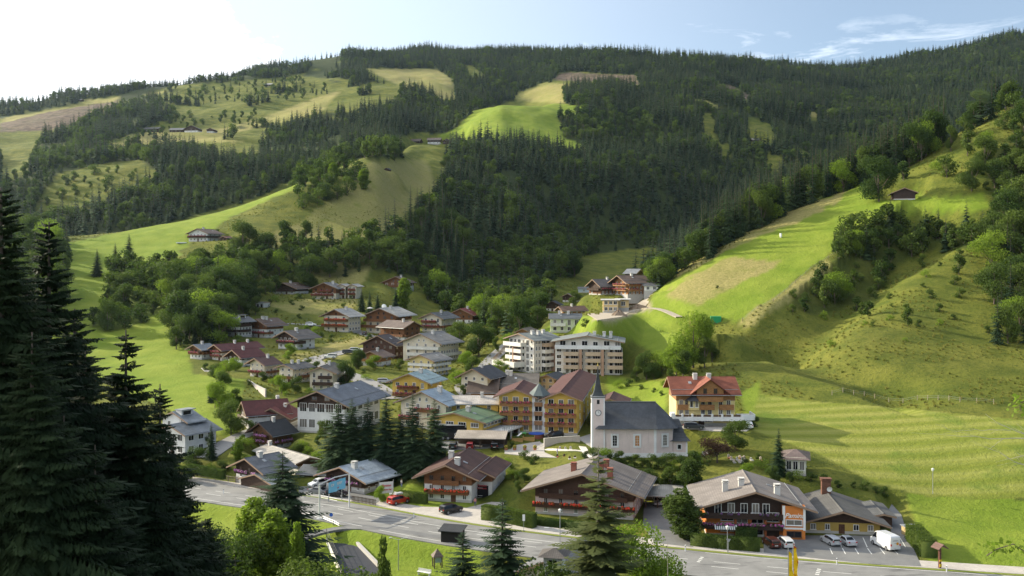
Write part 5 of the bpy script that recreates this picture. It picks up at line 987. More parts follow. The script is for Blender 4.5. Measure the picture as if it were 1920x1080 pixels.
def spruce(seed, levels, nb, twigs, rad=0.17, trunk=True, bare=0.04, lean=1.0, subs=1, gap=0.0, wk=.36):
    """unit-height spruce; returns crown Arr and trunk Arr"""
    r = np.random.RandomState(seed); C = Arr(); T = Arr()
    for L in range(levels):
        t = (L+0.3)/levels; z = bare+(0.985-bare)*t
        env = rad*(1-t)**0.82*(0.86+0.14*math.sin(L*1.9+seed))+0.011
        nbl = max(4, int(round(nb*(0.55+0.6*(1-t)))))
        ph = r.rand()*6.28
        for k in range(nbl):
            if r.rand() < gap: continue
            az = ph+6.283*k/nbl+r.uniform(-.3, .3); ln = env*r.uniform(0.62, 1.14); zz = z+r.uniform(-.45, .45)/levels
            tilt = (-0.42+0.75*t)*lean+r.uniform(-.12, .12)
            d = np.array([math.cos(az)*math.cos(tilt), math.sin(az)*math.cos(tilt), math.sin(tilt)])
            o = np.array([0, 0, zz])
            if twigs == 0:
                blades(C, o[None], d[None], np.array([ln]), np.array([ln*0.95]), np.array([ln*0.22])); continue
            m = twigs; q = (np.arange(m)+0.6)/m; sag = 0.30*ln*lean
            pos = o+d*(ln*q)[:, None]; pos[:, 2] -= sag*q**2*(1-0.45*q)
            side = np.array([-math.sin(az), math.cos(az), 0]); tl = ln*(0.42*(1-q)+0.13)
            for sgn in (-1, 1):
                dd = d[None]*0.62+side[None]*sgn*0.75+r.uniform(-.12, .12, (m, 3)); dd[:, 2] -= 0.22*lean; dd /= np.linalg.norm(dd, axis=1)[:, None]
                blades(C, pos, dd, tl*r.uniform(.75, 1.15, m), tl*wk+0.0018*(wk/.36), tl*0.30*lean)
                if subs > 1:
                    for s2 in range(subs):
                        oo = pos+dd*(tl*(0.25+0.3*s2))[:, None]; d2 = dd*0.5+r.uniform(-.5, .5, (m, 3)); d2[:, 2] -= 0.75*lean; d2 /= np.linalg.norm(d2, axis=1)[:, None]
                        blades(C, oo, d2, tl*r.uniform(.35, .6, m), tl*0.2+0.0012, tl*0.05)
            blades(C, pos[-1:], d[None]*np.array([[1, 1, .7]]), np.array([ln*0.2]), np.array([ln*0.1]), np.array([ln*0.06]))
    ns = 7 if twigs else 4
    zs = [0, 0.3, 0.7, 0.985]; rs = [0.013, 0.0095, 0.005, 0.001]
    if twigs: rs = [q*0.95 for q in rs]
    V = [(rr*math.cos(6.283*i/ns), rr*math.sin(6.283*i/ns), zz) for zz, rr in zip(zs, rs) for i in range(ns)]
    f = []
    for k in range(3):
        for i in range(ns):
            a, b = k*ns+i, k*ns+(i+1) % ns; f += [(a, b, b+ns), (a, b+ns, a+ns)]
    T.add(V, f); return C, T
def broad(seed, n, card, lobes=9, squash=1.0, bot=0.22, trunk=True, width=0.42, column=False):
    """unit-height broadleaf tree: crown of small leaf cards in uneven lobes, forked trunk"""
    r = np.random.RandomState(seed); C = Arr(); T = Arr(); cen = []
    for k in range(lobes):
        if column: z = bot+(0.93-bot)*(k+0.5)/lobes; w = width*(math.sin(math.pi*min(1, (z-bot+0.12)/(1.1-bot)))**0.6); a = r.rand()*6.28; rr = r.rand()*w*0.45; s = w*r.uniform(.55, .8)
        else:
            a = k*2.4+r.rand(); z = bot+0.1+(0.82-bot-0.1)*((k*0.618) % 1.0); prof = math.sin(math.pi*min(1, max(0.06, (z-bot)/(1.02-bot))))**0.55
            rr = width*prof*r.uniform(.35, .72); s = width*r.uniform(.34, .54)
        cen.append((rr*math.cos(a), rr*math.sin(a), z, s))
    if not column: cen.append((0, 0, 0.74, width*0.58))
    cen = np.array(cen); w = cen[:, 3]**2; idx = r.choice(len(cen), n, p=w/w.sum())
    dirs = r.normal(size=(n, 3)); dirs /= np.linalg.norm(dirs, axis=1)[:, None]
    # drop leaves facing down into the crown, cluster the rest into sprays
    rad = 0.70+0.34*r.rand(n)**0.7; rad *= 0.86+0.22*np.sin(dirs[:, 0]*7+idx)*np.sin(dirs[:, 1]*8+idx*2)
    o = cen[idx, :3]+dirs*(cen[idx, 3]*rad)[:, None]*np.array([1, 1, 0.82*squash]); o[:, 2] = np.maximum(o[:, 2], bot*0.6+0.02*r.rand(n)); top = o[:, 2].max()
    o[:, 2] /= max(top, 0.5)
    nrm = dirs*0.8+r.normal(size=(n, 3))*0.75; nrm[:, 2] += 0.25; nrm /= np.linalg.norm(nrm, axis=1)[:, None]
    t1 = np.cross(nrm, r.normal(size=(n, 3))); t1 /= np.linalg.norm(t1, axis=1)[:, None]; t2 = np.cross(nrm, t1)
    s = (card*r.uniform(.6, 1.25, n))[:, None]
    V = np.stack([o-t1*s, o-t2*s*0.55+t1*s*0.1, o+t1*s, o+t2*s*0.55-t1*s*0.1], 1).reshape(-1, 3); k = np.arange(n)*4
    C.add(V, np.concatenate([np.stack([k, k+1, k+2], 1), np.stack([k, k+2, k+3], 1)]))
    def limb(p, q, r0, r1, ns=6):
        p = np.array(p); q = np.array(q); d = q-p; d = d/np.linalg.norm(d); x = np.cross(d, [0.3, 1, 0.1]); x /= np.linalg.norm(x); y = np.cross(d, x)
        V = [c+x*rr*math.cos(6.283*i/ns)+y*rr*math.sin(6.283*i/ns) for c, rr in ((p, r0), (q, r1)) for i in range(ns)]
        f = [];
        for i in range(ns): a, b = i, (i+1) % ns; f += [(a, b, b+ns), (a, b+ns, a+ns)]
        T.add(V, f)
    limb((0, 0, 0), (0.01, 0, bot+0.12), 0.022, 0.015); limb((0.01, 0, bot+0.12), (0, 0.01, 0.75), 0.015, 0.006)
    for c in cen[:7]: limb((0.01, 0, bot+0.04+0.1*r.rand()), c[:3], 0.010, 0.003, 5)
    return C, T
def combine(CT, mats):
    C, T = CT; A = Arr(); A.v = C.v+T.v; A.f = C.f+[f+C.n for f in T.f]
    nc = sum(len(f) for f in C.f); nt = sum(len(f) for f in T.f)
    return A.mesh('tree', mats, np.concatenate([np.zeros(nc, np.int32), np.ones(nt, np.int32)]))
def pairmesh(CT, mats): return CT[0].mesh('crown', mats[:1]), CT[1].mesh('trunk', mats[1:])
MS = [M_SPR, M_BARK]; ML = [M_LEAF, M_BARK]; MLL = [M_LEAFL, M_BARK]
LO_S = [combine(spruce(s, lv, 7, 0, rad=rr), MS) for s, rr, lv in ((1, .23, 10), (2, .20, 13), (3, .26, 11), (4, .17, 13), (5, .22, 15))]
LO_B = [combine(broad(s, 620, 0.055, 8, width=ww, bot=.08), ML) for s, ww in ((11, .44), (12, .36), (13, .52), (14, .30))]
MI_S = [combine(spruce(s, 22, 9, 4, rad=rr, gap=0.05), MS) for s, rr in ((21, .21), (22, .18), (23, .24), (24, .16), (25, .20))]
MI_B = [combine(broad(s, 5200, 0.021, 17, width=ww, bot=bb), m) for s, ww, m, bb in ((31, .44, ML, .08), (32, .36, ML, .10), (33, .52, MLL, .06), (34, .30, ML, .1), (35, .40, ML, .14), (36, .48, ML, .05))]
MI_SH = [combine(broad(s, 900, 0.05, 7, bot=0.02, width=ww, squash=0.9), m) for s, ww, m in ((41, .6, ML), (42, .5, ML), (43, .75, MLL))]
HS = [pairmesh(spruce(s, 36, 10, 7, rad=rr, gap=0.06, subs=1), MS) for s, rr in ((51, .19), (52, .22))]
HB = [pairmesh(broad(s, 12000, 0.0155, 17, width=ww, bot=.10), m) for s, ww, m in ((61, .48, ML), (62, .44, MLL), (64, .42, ML))]
HC = [pairmesh(broad(s, 9000, 0.015, 10, width=ww, bot=0.04, column=True), m) for s, ww, m in ((63, .22, ML), (64, .19, MLL))]
rng = np.random.RandomState(5)
def scatter(n, ulo, uhi, test, spacing, ylo, yhi, vbox=None):
    """ground points kept at least `spacing` apart; candidates are even over the (bearing, log distance) plane"""
    u = rng.uniform(ulo, uhi, n)
    if vbox is None: Y = np.exp(rng.uniform(math.log(ylo), math.log(yhi), n))
    else: Y = np.exp(rng.uniform(math.log(ylo), math.log(yhi), n))
    x = (u-U0)/F*Y; z = grid_sample(GZ, x, Y); v = V0-F*z/Y; k = test(u, v, x, Y)
    u, v, x, Y, z = u[k], v[k], x[k], Y[k], z[k]; seen = {}; keep = []
    for i in range(len(u)):
        sp = spacing[i] if hasattr(spacing, '__len__') else spacing
        cx, cy = int(x[i]//sp), int(Y[i]//sp); ok = True
        for a in (-1, 0, 1):
            for b in (-1, 0, 1):
                for j in seen.get((cx+a, cy+b), ()):
                    if (x[j]-x[i])**2+(Y[j]-Y[i])**2 < sp*sp: ok = False; break
                if not ok: break
            if not ok: break
        if ok: seen.setdefault((cx, cy), []).append(i); keep.append(i)
    return x[keep], Y[keep], z[keep], u[keep], v[keep]
def visible(x, y, ztop):
    """does the tree top stand clear of the ground in front of it"""
    out = np.zeros(len(x), bool)
    for i in range(len(x)):
        ys = YS[(YS > 110) & (YS < y[i]-3)][::2]; zz = grid_sample(GZ, x[i]/y[i]*ys, ys); out[i] = (zz/ys).max() < ztop[i]/y[i] if len(ys) else True
    return out
trees = []     # (kind, x, y, z, height, width factor)
FW = FOR.astype(np.float32)
w_at = lambda x, y: grid_sample(FW, x, y) > 0.5
BROADF = [[(0,290),(110,270),(260,265),(300,300),(260,340),(150,400),(30,430),(0,420)],[(640,290),(760,270),(770,300),(700,300),(600,320),(540,345),(480,370),(450,380),(520,320)],
 [(1050,220),(1200,215),(1240,260),(1100,262)],[(1400,290),(1500,300),(1500,320),(1420,330)],[(700,450),(790,470),(830,540),(960,560),(960,600),(870,590),(780,560),(690,500)],[(900,470),(1200,420),(1240,470),(1050,560),(950,580)],[(410,200),(480,190),(520,240),(400,240)]]
def farwood(u, v, x, y): return w_at(x, y) & ((v < 640) | (y > 700)) & (fbm(x/45+3, y/45, 3) > -.42-.0*u) & ~((u < 640) & (v < 285) & (y > 1200) & (fbm(x/90, y/90+7, 3) > -.02))
x, y, z, u, v = scatter(520000, -330, 2250, farwood, 7.6, 470, 3900)
hh = (rng.uniform(14, 28, len(x)))*(0.80+0.55*(fbm(x/60, y/60, 2)+0.4)); vis = visible(x, y, z+hh)
bz = np.zeros(len(x), bool); nz_ = fbm(x/75+8, y/75+2, 3)
for q in BROADF: bz |= inpoly(u, v, q)
for i in np.nonzero(vis)[0]:
    b = rng.rand() < (0.62 if bz[i] else 0.03 if nz_[i] < .05 else .34)
    trees.append(('b' if b else 's', x[i], y[i], z[i], hh[i]*(0.62 if b else 1.0), rng.uniform(.85, 1.2)))
def cover(poly, y0, y1, sp, kinds, h, n=14000, up=0):
    def test(u, v, x, y): return inpoly(u, v, poly)
    us = [a for a, b in poly]; X = scatter(n, min(us), max(us), test, sp, y0, y1)
    for i in range(len(X[0])):
        k = rng.choice(list(kinds)); trees.append((k, X[0][i], X[1][i], X[2][i], rng.uniform(*h)*(1 if k != 'h' else 0.42), rng.uniform(.85, 1.2)))
cover(THICKET[0], 380, 690, 6.5, 'bbbss', (9, 17)); cover(THICKET[1], 330, 690, 5.5, 'bbbh', (6, 13)); cover(THICKET[2], 330, 560, 6.5, 'bbs', (12, 20))
cover(THICKET[3], 300, 560, 5.0, 'bbhh', (5, 11)); cover(THICKET[4], 300, 620, 6.5, 'bbsh', (9, 19)); cover(THICKET[5], 440, 560, 7.5, 'ssb', (16, 26))
cover([(1480,560),(1560,500),(1700,470),(1800,470),(1800,560),(1760,620),(1700,620),(1560,610),(1470,600)], 290, 480, 10, 'hhhb', (4, 9), 5000)
cover([(1640,330),(1760,250),(1860,200),(1920,200),(1920,330),(1860,360),(1700,340)], 400, 560, 13, 'bhhb', (6, 13), 5000)
cover([(1225,505),(1300,470),(1345,430),(1400,400),(1470,360),(1490,385),(1440,410),(1350,462),(1300,490),(1240,520)], 400, 620, 5.5, 's', (17, 26), 6000)
cover([(1480,372),(1530,340),(1600,315),(1640,280),(1650,300),(1630,325),(1560,352)], 440, 680, 6.5, 's', (20, 28), 6000)
cover([(225,190),(330,200),(330,235),(280,260),(200,262),(130,240),(190,214)], 1000, 2300, 11, 'hhb', (8, 14), 4000)
cover([(350,165),(470,155),(560,150),(620,175),(560,190),(450,190),(350,200)], 1400, 2600, 18, 'hbs', (9, 18), 4000)
cover([(300,225),(430,215),(480,215),(470,235),(420,230),(300,250)], 1300, 2200, 18, 'bbh', (9, 16), 2500)
cover([(150,325),(260,318),(270,345),(120,380),(50,392)], 800, 1400, 12, 'bbh', (7, 13), 3000)
cover([(570,330),(640,318),(690,330),(660,370),(600,385),(560,395),(548,380)], 620, 900, 9, 'bbbh', (8, 16), 2500)
cover([(330,560),(520,525),(600,520),(560,545),(480,560),(430,600),(420,560)], 380, 560, 9, 'bbhs', (6, 13), 4000)
cover([(500,575),(560,560),(660,560),(640,590),(520,600)], 400, 520, 12, 'hh', (4, 7), 1500)
cover([(-400,430),(90,420),(130,470),(100,640),(0,640),(-400,640)], 330, 700, 9, 'sb', (12, 22), 5000)
for cu, cv, cn in ((240,205,8),(262,200,7),(290,196,10),(332,192,12),(360,196,8),(470,196,8),(492,188,5),(520,172,7),(545,170,8),(505,240,6),(560,245,10),(600,240,10),(640,215,10),(430,256,4),(680,175,14),(760,175,8),(300,262,4),(250,275,8),(200,215,5)):
    for i in range(cn):
        q = hit(cu+rng.uniform(-13, 13), cv+rng.uniform(-3, 5), 700)
        if q: k_ = 's' if rng.rand() < .7 else 'b'; trees.append((k_, q[0], q[1], q[2], rng.uniform(15, 27)*(1 if k_ == 's' else .7), rng.uniform(.9, 1.25)))
cover([(860,560),(980,560),(1040,560),(1000,620),(960,640),(930,640),(900,610)], 380, 640, 7, 'bbs', (8, 15), 4000)
NAMES = {'s': ('spruce_tree', 'spruce'), 'b': ('broadleaf_tree', 'tree'), 'h': ('shrub', 'shrub')}
LM = [(377,440,'lone farmhouse'),(535,545,'arched doorway house'),(628,545,'double chalet'),(745,530,'lone chalet at the forest edge'),(450,610,'dormer house'),(375,655,'blue grey roofed chalet'),(440,655,'long dark red roof'),(340,790,'grey seamed roof'),(600,765,'white school'),(780,720,'yellow house with blue green roof'),(800,650,'cream guest house'),(875,590,'bright red roof'),(825,605,'white chalet with two balconies'),(720,600,'dish chalet'),(640,600,'two balcony cream chalet'),(1000,655,'white apartment block'),(1060,600,'pale green house'),(1140,575,'unfinished timber house'),(1190,530,'big wooden chalet'),(1150,500,'shaded meadow'),(1320,750,'yellow guest house'),(1122,740,'church spire'),(1200,800,'church roof'),(1705,360,'hillside barn'),(1342,598,'green container'),(830,265,'farm hamlet'),(1000,230,'bright upper meadow'),(728,318,'tiny hay hut'),(630,360,'left meadow crest'),(335,245,'far farm row'),(1420,245,'far ski run'),(1470,420,'bright right meadow'),(1500,870,'hipped white building'),(1670,770,'mown field'),(1880,170,'right skyline'),(870,880,'white pension'),(1100,900,'brown chalet'),(1420,930,'orange guest house'),(515,800,'black roofed chalet'),(500,755,'wine red roof'),(670,885,'pale blue metal roof'),(60,215,'brown clearing'),(1020,790,'yellow hotel'),(560,640,'dark timber gable house'),(1330,520,'tan strip meadow')]
USED = {}
def lm(u, v, noun, h=None, wf=1.0, extra=''):
    """says which one: size, kind and its bearing from the nearest landmark"""
    c = sorted(LM, key=lambda q: (q[0]-u)**2+((q[1]-v)*1.3)**2); base = ('tall ' if h and h > 21 else 'short ' if h and h < 13 else '')+('broad ' if wf > 1.09 else 'slim ' if wf < .95 else '')
    for q in c[:4]:
        dx, dy = u-q[0], v-q[1]; r = math.hypot(dx, dy); far = 'close ' if r < 35 else '' if r < 90 else 'well ' if r < 170 else 'far '
        d = ('above' if dy < 0 else 'below') if abs(dy) > 2.2*abs(dx) else ('left of' if dx < 0 else 'right of') if abs(dx) > 2.2*abs(dy) else ('above left of' if dx < 0 else 'above right of') if dy < 0 else ('below left of' if dx < 0 else 'below right of')
        s_ = '%s%s %s%s the %s%s' % (base, noun, far, d, q[2], extra)
        if s_ not in USED: USED[s_] = 1; return ' '.join(s_.split()[:16])
    q = c[0]; c2 = c[1]; s_ = '%s%s between the %s and the %s' % (base, noun, q[2], c2[2]); USED[s_] = 1; return ' '.join(s_.split()[:16])
def zone(u, v, y, k, h=None, wf=1.0):
    w = {'s': 'spruce', 'b': 'leafy tree', 'h': 'bush'}[k]; lab = lm(u, v, 'dark '+w if y > 600 and u > 680 else w, h, wf)
    if y > 900: return lab, '%s trees high across the valley' % w
    if u > 1440 and y < 700: return lab, '%s plants around the hillside barn' % w
    if u > 1180 and y < 700: return lab, '%s row on the meadow crest' % w
    if u > 680: return lab, '%s forest behind the village' % w
    if y > 700: return lab, '%s wood behind the farmhouse meadow' % w
    if u < 330: return lab, '%s thicket on the left slope' % w
    return lab, '%s thicket under the farmhouse' % w
def belt(px, n, d0, d1, kinds, h, wf=(.85, 1.2)):
    """trees in a band just beyond a crest line given by photo pixels"""
    for i in range(n):
        t_ = rng.rand()*(len(px)-1); k = int(t_); u = px[k][0]+(px[k+1][0]-px[k][0])*(t_-k); v = px[k][1]+(px[k+1][1]-px[k][1])*(t_-k); q = None
        for dv in (3, 6, 9, 13, 18, 24, 31, 40):
            q = hit(u, v+dv, 150)
            if q and q[1] < 680: break
        if q is None or q[1] > 680: continue
        Y = q[1]+rng.uniform(d0, d1); x = (u-U0)/F*Y; kd = kinds[rng.randint(len(kinds))]; trees.append((kd, x, Y, H(x, Y), rng.uniform(*h)*(1 if kd == 's' else .72), rng.uniform(*wf)))
belt([(1215,528),(1240,512),(1300,484),(1345,458)], 34, -12, 4, 'bbbs', (11, 19)); belt([(1318,462),(1400,428),(1470,394)], 64, -12, 5, 'sssssssb', (20, 29), (.8, 1.05)); belt([(1475,388),(1540,366),(1620,328)], 50, -4, 10, 'sssssssb', (20, 29), (.8, 1.05)); belt([(1618,336),(1660,300),(1740,245),(1790,212)], 54, -12, 6, 'ssssb', (21, 30), (.8, 1.05)); belt([(1780,215),(1830,195),(1900,180)], 12, -6, 8, 'sb', (12, 20))
belt([(1575,452),(1660,432),(1760,430),(1850,436)], 36, -14, 4, 'bbs', (8, 14)); belt([(1870,640),(1915,600),(1925,500),(1900,400),(1880,330)], 34, -8, 14, 'bbs', (9, 18)); belt([(800,560),(860,590),(930,610),(985,600)], 40, -14, 30, 'bbs', (10, 17))
rest = []
for i in range(420):
    u = rng.uniform(300, 760); Y = float(np.interp(u, cols, [P[c][13][0] for c in cols]))+rng.uniform(-70, 60); x = (u-U0)/F*Y; trees.append(('s', x, Y, H(x, Y), rng.uniform(16, 27), rng.uniform(.9, 1.2)))
for kind in 'sbh':
    T = sorted([q for q in trees if q[0] == kind], key=lambda q: -q[4]/q[2]); m = {'s': 230, 'b': 170, 'h': 90}[kind]
    T = [q for q in T if True]
    inview = [q for q in T if -20 < U0+F*q[1]/q[2] < 1940]; big = inview[:m]; ids = set(id(q) for q in big)
    rest += [q for q in T if id(q) not in ids]
    for q in big:
        _, x, y, z, h, wf = q; lib = {'s': MI_S, 'b': MI_B, 'h': MI_SH}[kind]; u = U0+F*x/y
        o = link(NAMES[kind][0], lib[rng.randint(len(lib))], None, (x, y, z-0.3), rng.uniform(0, 6.28), (h*wf, h*wf, h))
        lab, grp = zone(u, V0-F*z/y, y, kind, h, wf); props(o, lab, NAMES[kind][1], grp)
def stuff(name, pts, lib, label, cat):
    """one object that grows a copy of a tree mesh on each of its points"""
    n = len(pts); me = bpy.data.meshes.new(name); me.vertices.add(n); me.vertices.foreach_set('co', np.array([(q[1], q[2], q[3]-0.3) for q in pts], np.float32).ravel())
    a = me.attributes.new('size', 'FLOAT_VECTOR', 'POINT'); a.data.foreach_set('vector', np.array([(q[4]*q[5], q[4]*q[5], q[4]) for q in pts], np.float32).ravel())
    a = me.attributes.new('spin', 'FLOAT', 'POINT'); a.data.foreach_set('value', rng.uniform(0, 6.28, n).astype(np.float32))
    a = me.attributes.new('pick', 'INT', 'POINT'); a.data.foreach_set('value', rng.randint(0, len(lib), n).astype(np.int32))
    o = link(name, me); props(o, label, cat, kind='stuff')
    ng = bpy.data.node_groups.new(name, 'GeometryNodeTree'); ng.interface.new_socket('Geometry', in_out='INPUT', socket_type='NodeSocketGeometry'); ng.interface.new_socket('Geometry', in_out='OUTPUT', socket_type='NodeSocketGeometry')
    N, Lk = ng.nodes, ng.links; gi = N.new('NodeGroupInput'); go = N.new('NodeGroupOutput'); join = N.new('GeometryNodeJoinGeometry')
    def named(nm, ty):
        q = N.new('GeometryNodeInputNamedAttribute'); q.data_type = ty; q.inputs['Name'].default_value = nm; return q.outputs['Attribute']
    sz, sp, pk = named('size', 'FLOAT_VECTOR'), named('spin', 'FLOAT'), named('pick', 'INT')
    cb = N.new('ShaderNodeCombineXYZ'); Lk.new(sp, cb.inputs[2])
    for i, m in enumerate(lib):
        src = bpy.data.objects.new('forest_tree', m); oi = N.new('GeometryNodeObjectInfo'); oi.inputs['Object'].default_value = src
        cmp_ = N.new('FunctionNodeCompare'); cmp_.data_type = 'INT'; cmp_.operation = 'EQUAL'; Lk.new(pk, cmp_.inputs[2]); cmp_.inputs[3].default_value = i
        ip = N.new('GeometryNodeInstanceOnPoints'); Lk.new(gi.outputs[0], ip.inputs['Points']); Lk.new(cmp_.outputs[0], ip.inputs['Selection'])
        Lk.new(oi.outputs['Geometry'], ip.inputs['Instance']); Lk.new(cb.outputs[0], ip.inputs['Rotation']); Lk.new(sz, ip.inputs['Scale']); oi.inputs['As Instance'].default_value = True
        Lk.new(ip.outputs[0], join.inputs[0])
    Lk.new(join.outputs[0], go.inputs[0]); md = o.modifiers.new('grow', 'NODES'); md.node_group = ng; return o
print('trees', len(trees), 'rest', len(rest))
stuff('spruce_forest', [q for q in rest if q[0] == 's'], LO_S, 'dense dark spruce forest covering the far slopes and ridges', 'forest')
stuff('broadleaf_wood', [q for q in rest if q[0] == 'b'], LO_B, 'lighter leafy woods mixed between the spruces on the slopes', 'wood')
if any(q[0] == 'h' for q in rest): stuff('undergrowth', [q for q in rest if q[0] == 'h'], [MI_SH[0]], 'low bushes scattered over the rough pastures', 'undergrowth')

# rough tufts of tall grass on the unmown pastures
TUFT = []
for sd in (1, 2):
    r = np.random.RandomState(sd); A_ = Arr(); n = 26; a = r.uniform(0, 6.28, n); o_ = np.stack([np.cos(a)*r.rand(n)*.5, np.sin(a)*r.rand(n)*.5, np.zeros(n)], 1); h_ = r.uniform(.5, 1.0, n); tip = o_+np.stack([r.normal(size=n)*.22, r.normal(size=n)*.22, h_], 1); sdv = np.stack([np.cos(a+1.5), np.sin(a+1.5), 0*a], 1)*.10
    V_ = np.stack([o_-sdv, o_+sdv, tip], 1).reshape(-1, 3); k = np.arange(n)*3; A_.add(V_, np.stack([k, k+1, k+2], 1)); TUFT.append(A_.mesh('tuft', [leafmat('rough_grass', (.10,.115,.025), (.24,.21,.07), .35)]))
X = scatter(90000, -60, 1990, lambda u, v, x, y: ((grid_sample(GW['lush']+GW['mown']+GW['woods']+GW['dirt'], x, y) < .2) & (v < 800) & (fbm(x/14, y/14, 3) > -.06)), 1.7, 215, 700)
tf = [('g', X[0][i], X[1][i], X[2][i]+.28, rng.uniform(.35, .95), rng.uniform(.8, 1.5)) for i in range(len(X[0]))]; print('tufts', len(tf))
stuff('grass_tufts', tf, TUFT, 'rough tufts of tall grass over the unmown pastures', 'grass')
# ------------------------------------------------------------------ single trees that can be told apart
NTREE = {}
def tree(kind, u, v, h, lab, name=None, cat=None, Y=None, wf=1.0, hpx=True, group='trees of the village', z=None, lib=None, top=None, spin=None):
    """v: row of the trunk foot (None when hidden: then Y and the row of the tip `top` are given)"""
    if Y is None: x, y, zz = hit(u, v, 118)
    else: x, y = (u-U0)/F*Y, Y; zz = H(x, y) if z is None else z
    if top is not None: hh = (V0-top)/F*y-zz
    else: hh = h/F*y if hpx else h
    L = {'S': HS, 'B': HB, 'C': HC}.get(kind); s = (hh*wf, hh*wf, hh)
    nm = name or {'S': 'spruce_tree', 'B': 'broadleaf_tree', 'C': 'slender_tree', 's': 'spruce_tree', 'b': 'broadleaf_tree', 'h': 'shrub'}[kind]; ct = cat or {'S': 'spruce', 's': 'spruce', 'h': 'shrub'}.get(kind, 'tree')
    a = rng.uniform(0, 6.28) if spin is None else spin
    if L:
        o = empty(nm, (x, y, zz-.15), a, lab, ct, group); o.scale = s; pr = (lib or L)[rng.randint(len(lib or L))]; link('crown', pr[0], o); link('trunk', pr[1], o)
    else:
        LB = lib or {'s': MI_S, 'b': MI_B, 'h': MI_SH}[kind]; o = link(nm, LB[rng.randint(len(LB))], None, (x, y, zz-.15), a, s); props(o, lab, ct, group)
    return o
# the black wall of spruces close on the left
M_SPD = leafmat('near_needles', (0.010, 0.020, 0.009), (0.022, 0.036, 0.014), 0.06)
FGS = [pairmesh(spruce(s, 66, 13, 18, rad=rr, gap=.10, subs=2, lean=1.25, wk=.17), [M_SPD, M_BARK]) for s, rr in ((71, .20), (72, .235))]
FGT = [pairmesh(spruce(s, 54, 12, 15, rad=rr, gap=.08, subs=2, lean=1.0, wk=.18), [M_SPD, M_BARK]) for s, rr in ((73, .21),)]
FGG = 'dark spruces close on the left'
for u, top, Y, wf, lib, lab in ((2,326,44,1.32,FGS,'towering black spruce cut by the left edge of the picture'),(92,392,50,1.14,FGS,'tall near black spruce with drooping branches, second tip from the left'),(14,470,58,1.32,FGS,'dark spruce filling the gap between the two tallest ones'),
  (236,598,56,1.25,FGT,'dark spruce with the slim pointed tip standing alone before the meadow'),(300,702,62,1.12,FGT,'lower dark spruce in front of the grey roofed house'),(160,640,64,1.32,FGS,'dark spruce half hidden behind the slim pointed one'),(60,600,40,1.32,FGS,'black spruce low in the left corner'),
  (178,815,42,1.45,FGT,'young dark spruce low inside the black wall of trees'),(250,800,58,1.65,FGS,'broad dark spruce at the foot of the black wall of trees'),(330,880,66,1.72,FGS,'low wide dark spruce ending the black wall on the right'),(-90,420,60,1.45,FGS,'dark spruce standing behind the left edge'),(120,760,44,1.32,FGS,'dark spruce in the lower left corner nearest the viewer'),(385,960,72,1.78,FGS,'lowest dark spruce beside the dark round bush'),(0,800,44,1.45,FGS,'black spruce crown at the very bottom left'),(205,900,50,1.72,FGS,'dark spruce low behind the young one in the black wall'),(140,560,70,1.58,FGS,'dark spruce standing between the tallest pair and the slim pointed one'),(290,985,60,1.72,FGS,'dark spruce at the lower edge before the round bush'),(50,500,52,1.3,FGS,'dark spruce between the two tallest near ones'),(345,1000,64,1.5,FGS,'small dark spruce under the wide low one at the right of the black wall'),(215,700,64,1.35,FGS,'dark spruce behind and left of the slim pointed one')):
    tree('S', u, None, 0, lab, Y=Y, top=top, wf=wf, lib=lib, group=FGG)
rs_ = np.random.RandomState(9); sh = []  # spruces added out of view so that they shade the near trees
while len(sh) < 30:
    Y = rs_.uniform(38, 96); x = -Y*rs_.uniform(.62, .80)
    if x > -.555*Y-4 or any((x-a)**2+(Y-b)**2 < 20 for _, a, b, *r in sh): continue
    h_ = rs_.uniform(34, 43); sh.append(('s', x, Y, H(max(x, -.77*Y), Y), h_, 1.15))
stuff('shade_spruces', sh, [combine(spruce(74, 40, 11, 7, rad=.19, gap=.05), [M_SPD, M_BARK])], 'unseen tall spruces added at the left to shade the near slope', 'wood')
MIDS = [pairmesh(spruce(s, 34, 10, 8, rad=rr, gap=.08, subs=1), MS) for s, rr in ((81, .24), (82, .20))]
tree('S', 530, None, 0, 'tall full spruce standing before the road beside the gantry', Y=152, top=840, wf=2.3, lib=MIDS[:1])
OPEN_S = [pairmesh(spruce(91, 32, 10, 12, rad=.23, gap=.06, subs=1, lean=.45), [leafmat('open_needles', (.06,.085,.03), (.11,.125,.045), .3), M_PBARK])]
tree('S', 1122, None, 0, 'tall open crowned conifer with pale trunk in front of the brown chalet', Y=112, top=826, wf=1.4, lib=OPEN_S)
tree('S', 942, None, 0, 'bushy spruce in front of the hedge by the road', Y=122, top=926, wf=1.9, lib=MIDS[1:])
tree('S', 868, None, 0, 'green spruce left of the grey roof with the turret', Y=118, top=988, wf=2.0, lib=MIDS[1:])
tree('B', 1205, None, 0, 'round bright green tree on the near side of the road', Y=138, top=972, wf=.95, lib=HB[1:])
YNG = [pairmesh(spruce(95, 16, 6, 5, rad=.30, gap=.1, subs=1, lean=-.35), [leafmat('young_needles', (.10,.17,.03), (.15,.22,.04), .4), M_PBARK])]
tree('S', 1252, None, 0, 'young light green spruce tip near the lower edge', Y=58, top=1002, z=-38, wf=.5, lib=YNG)
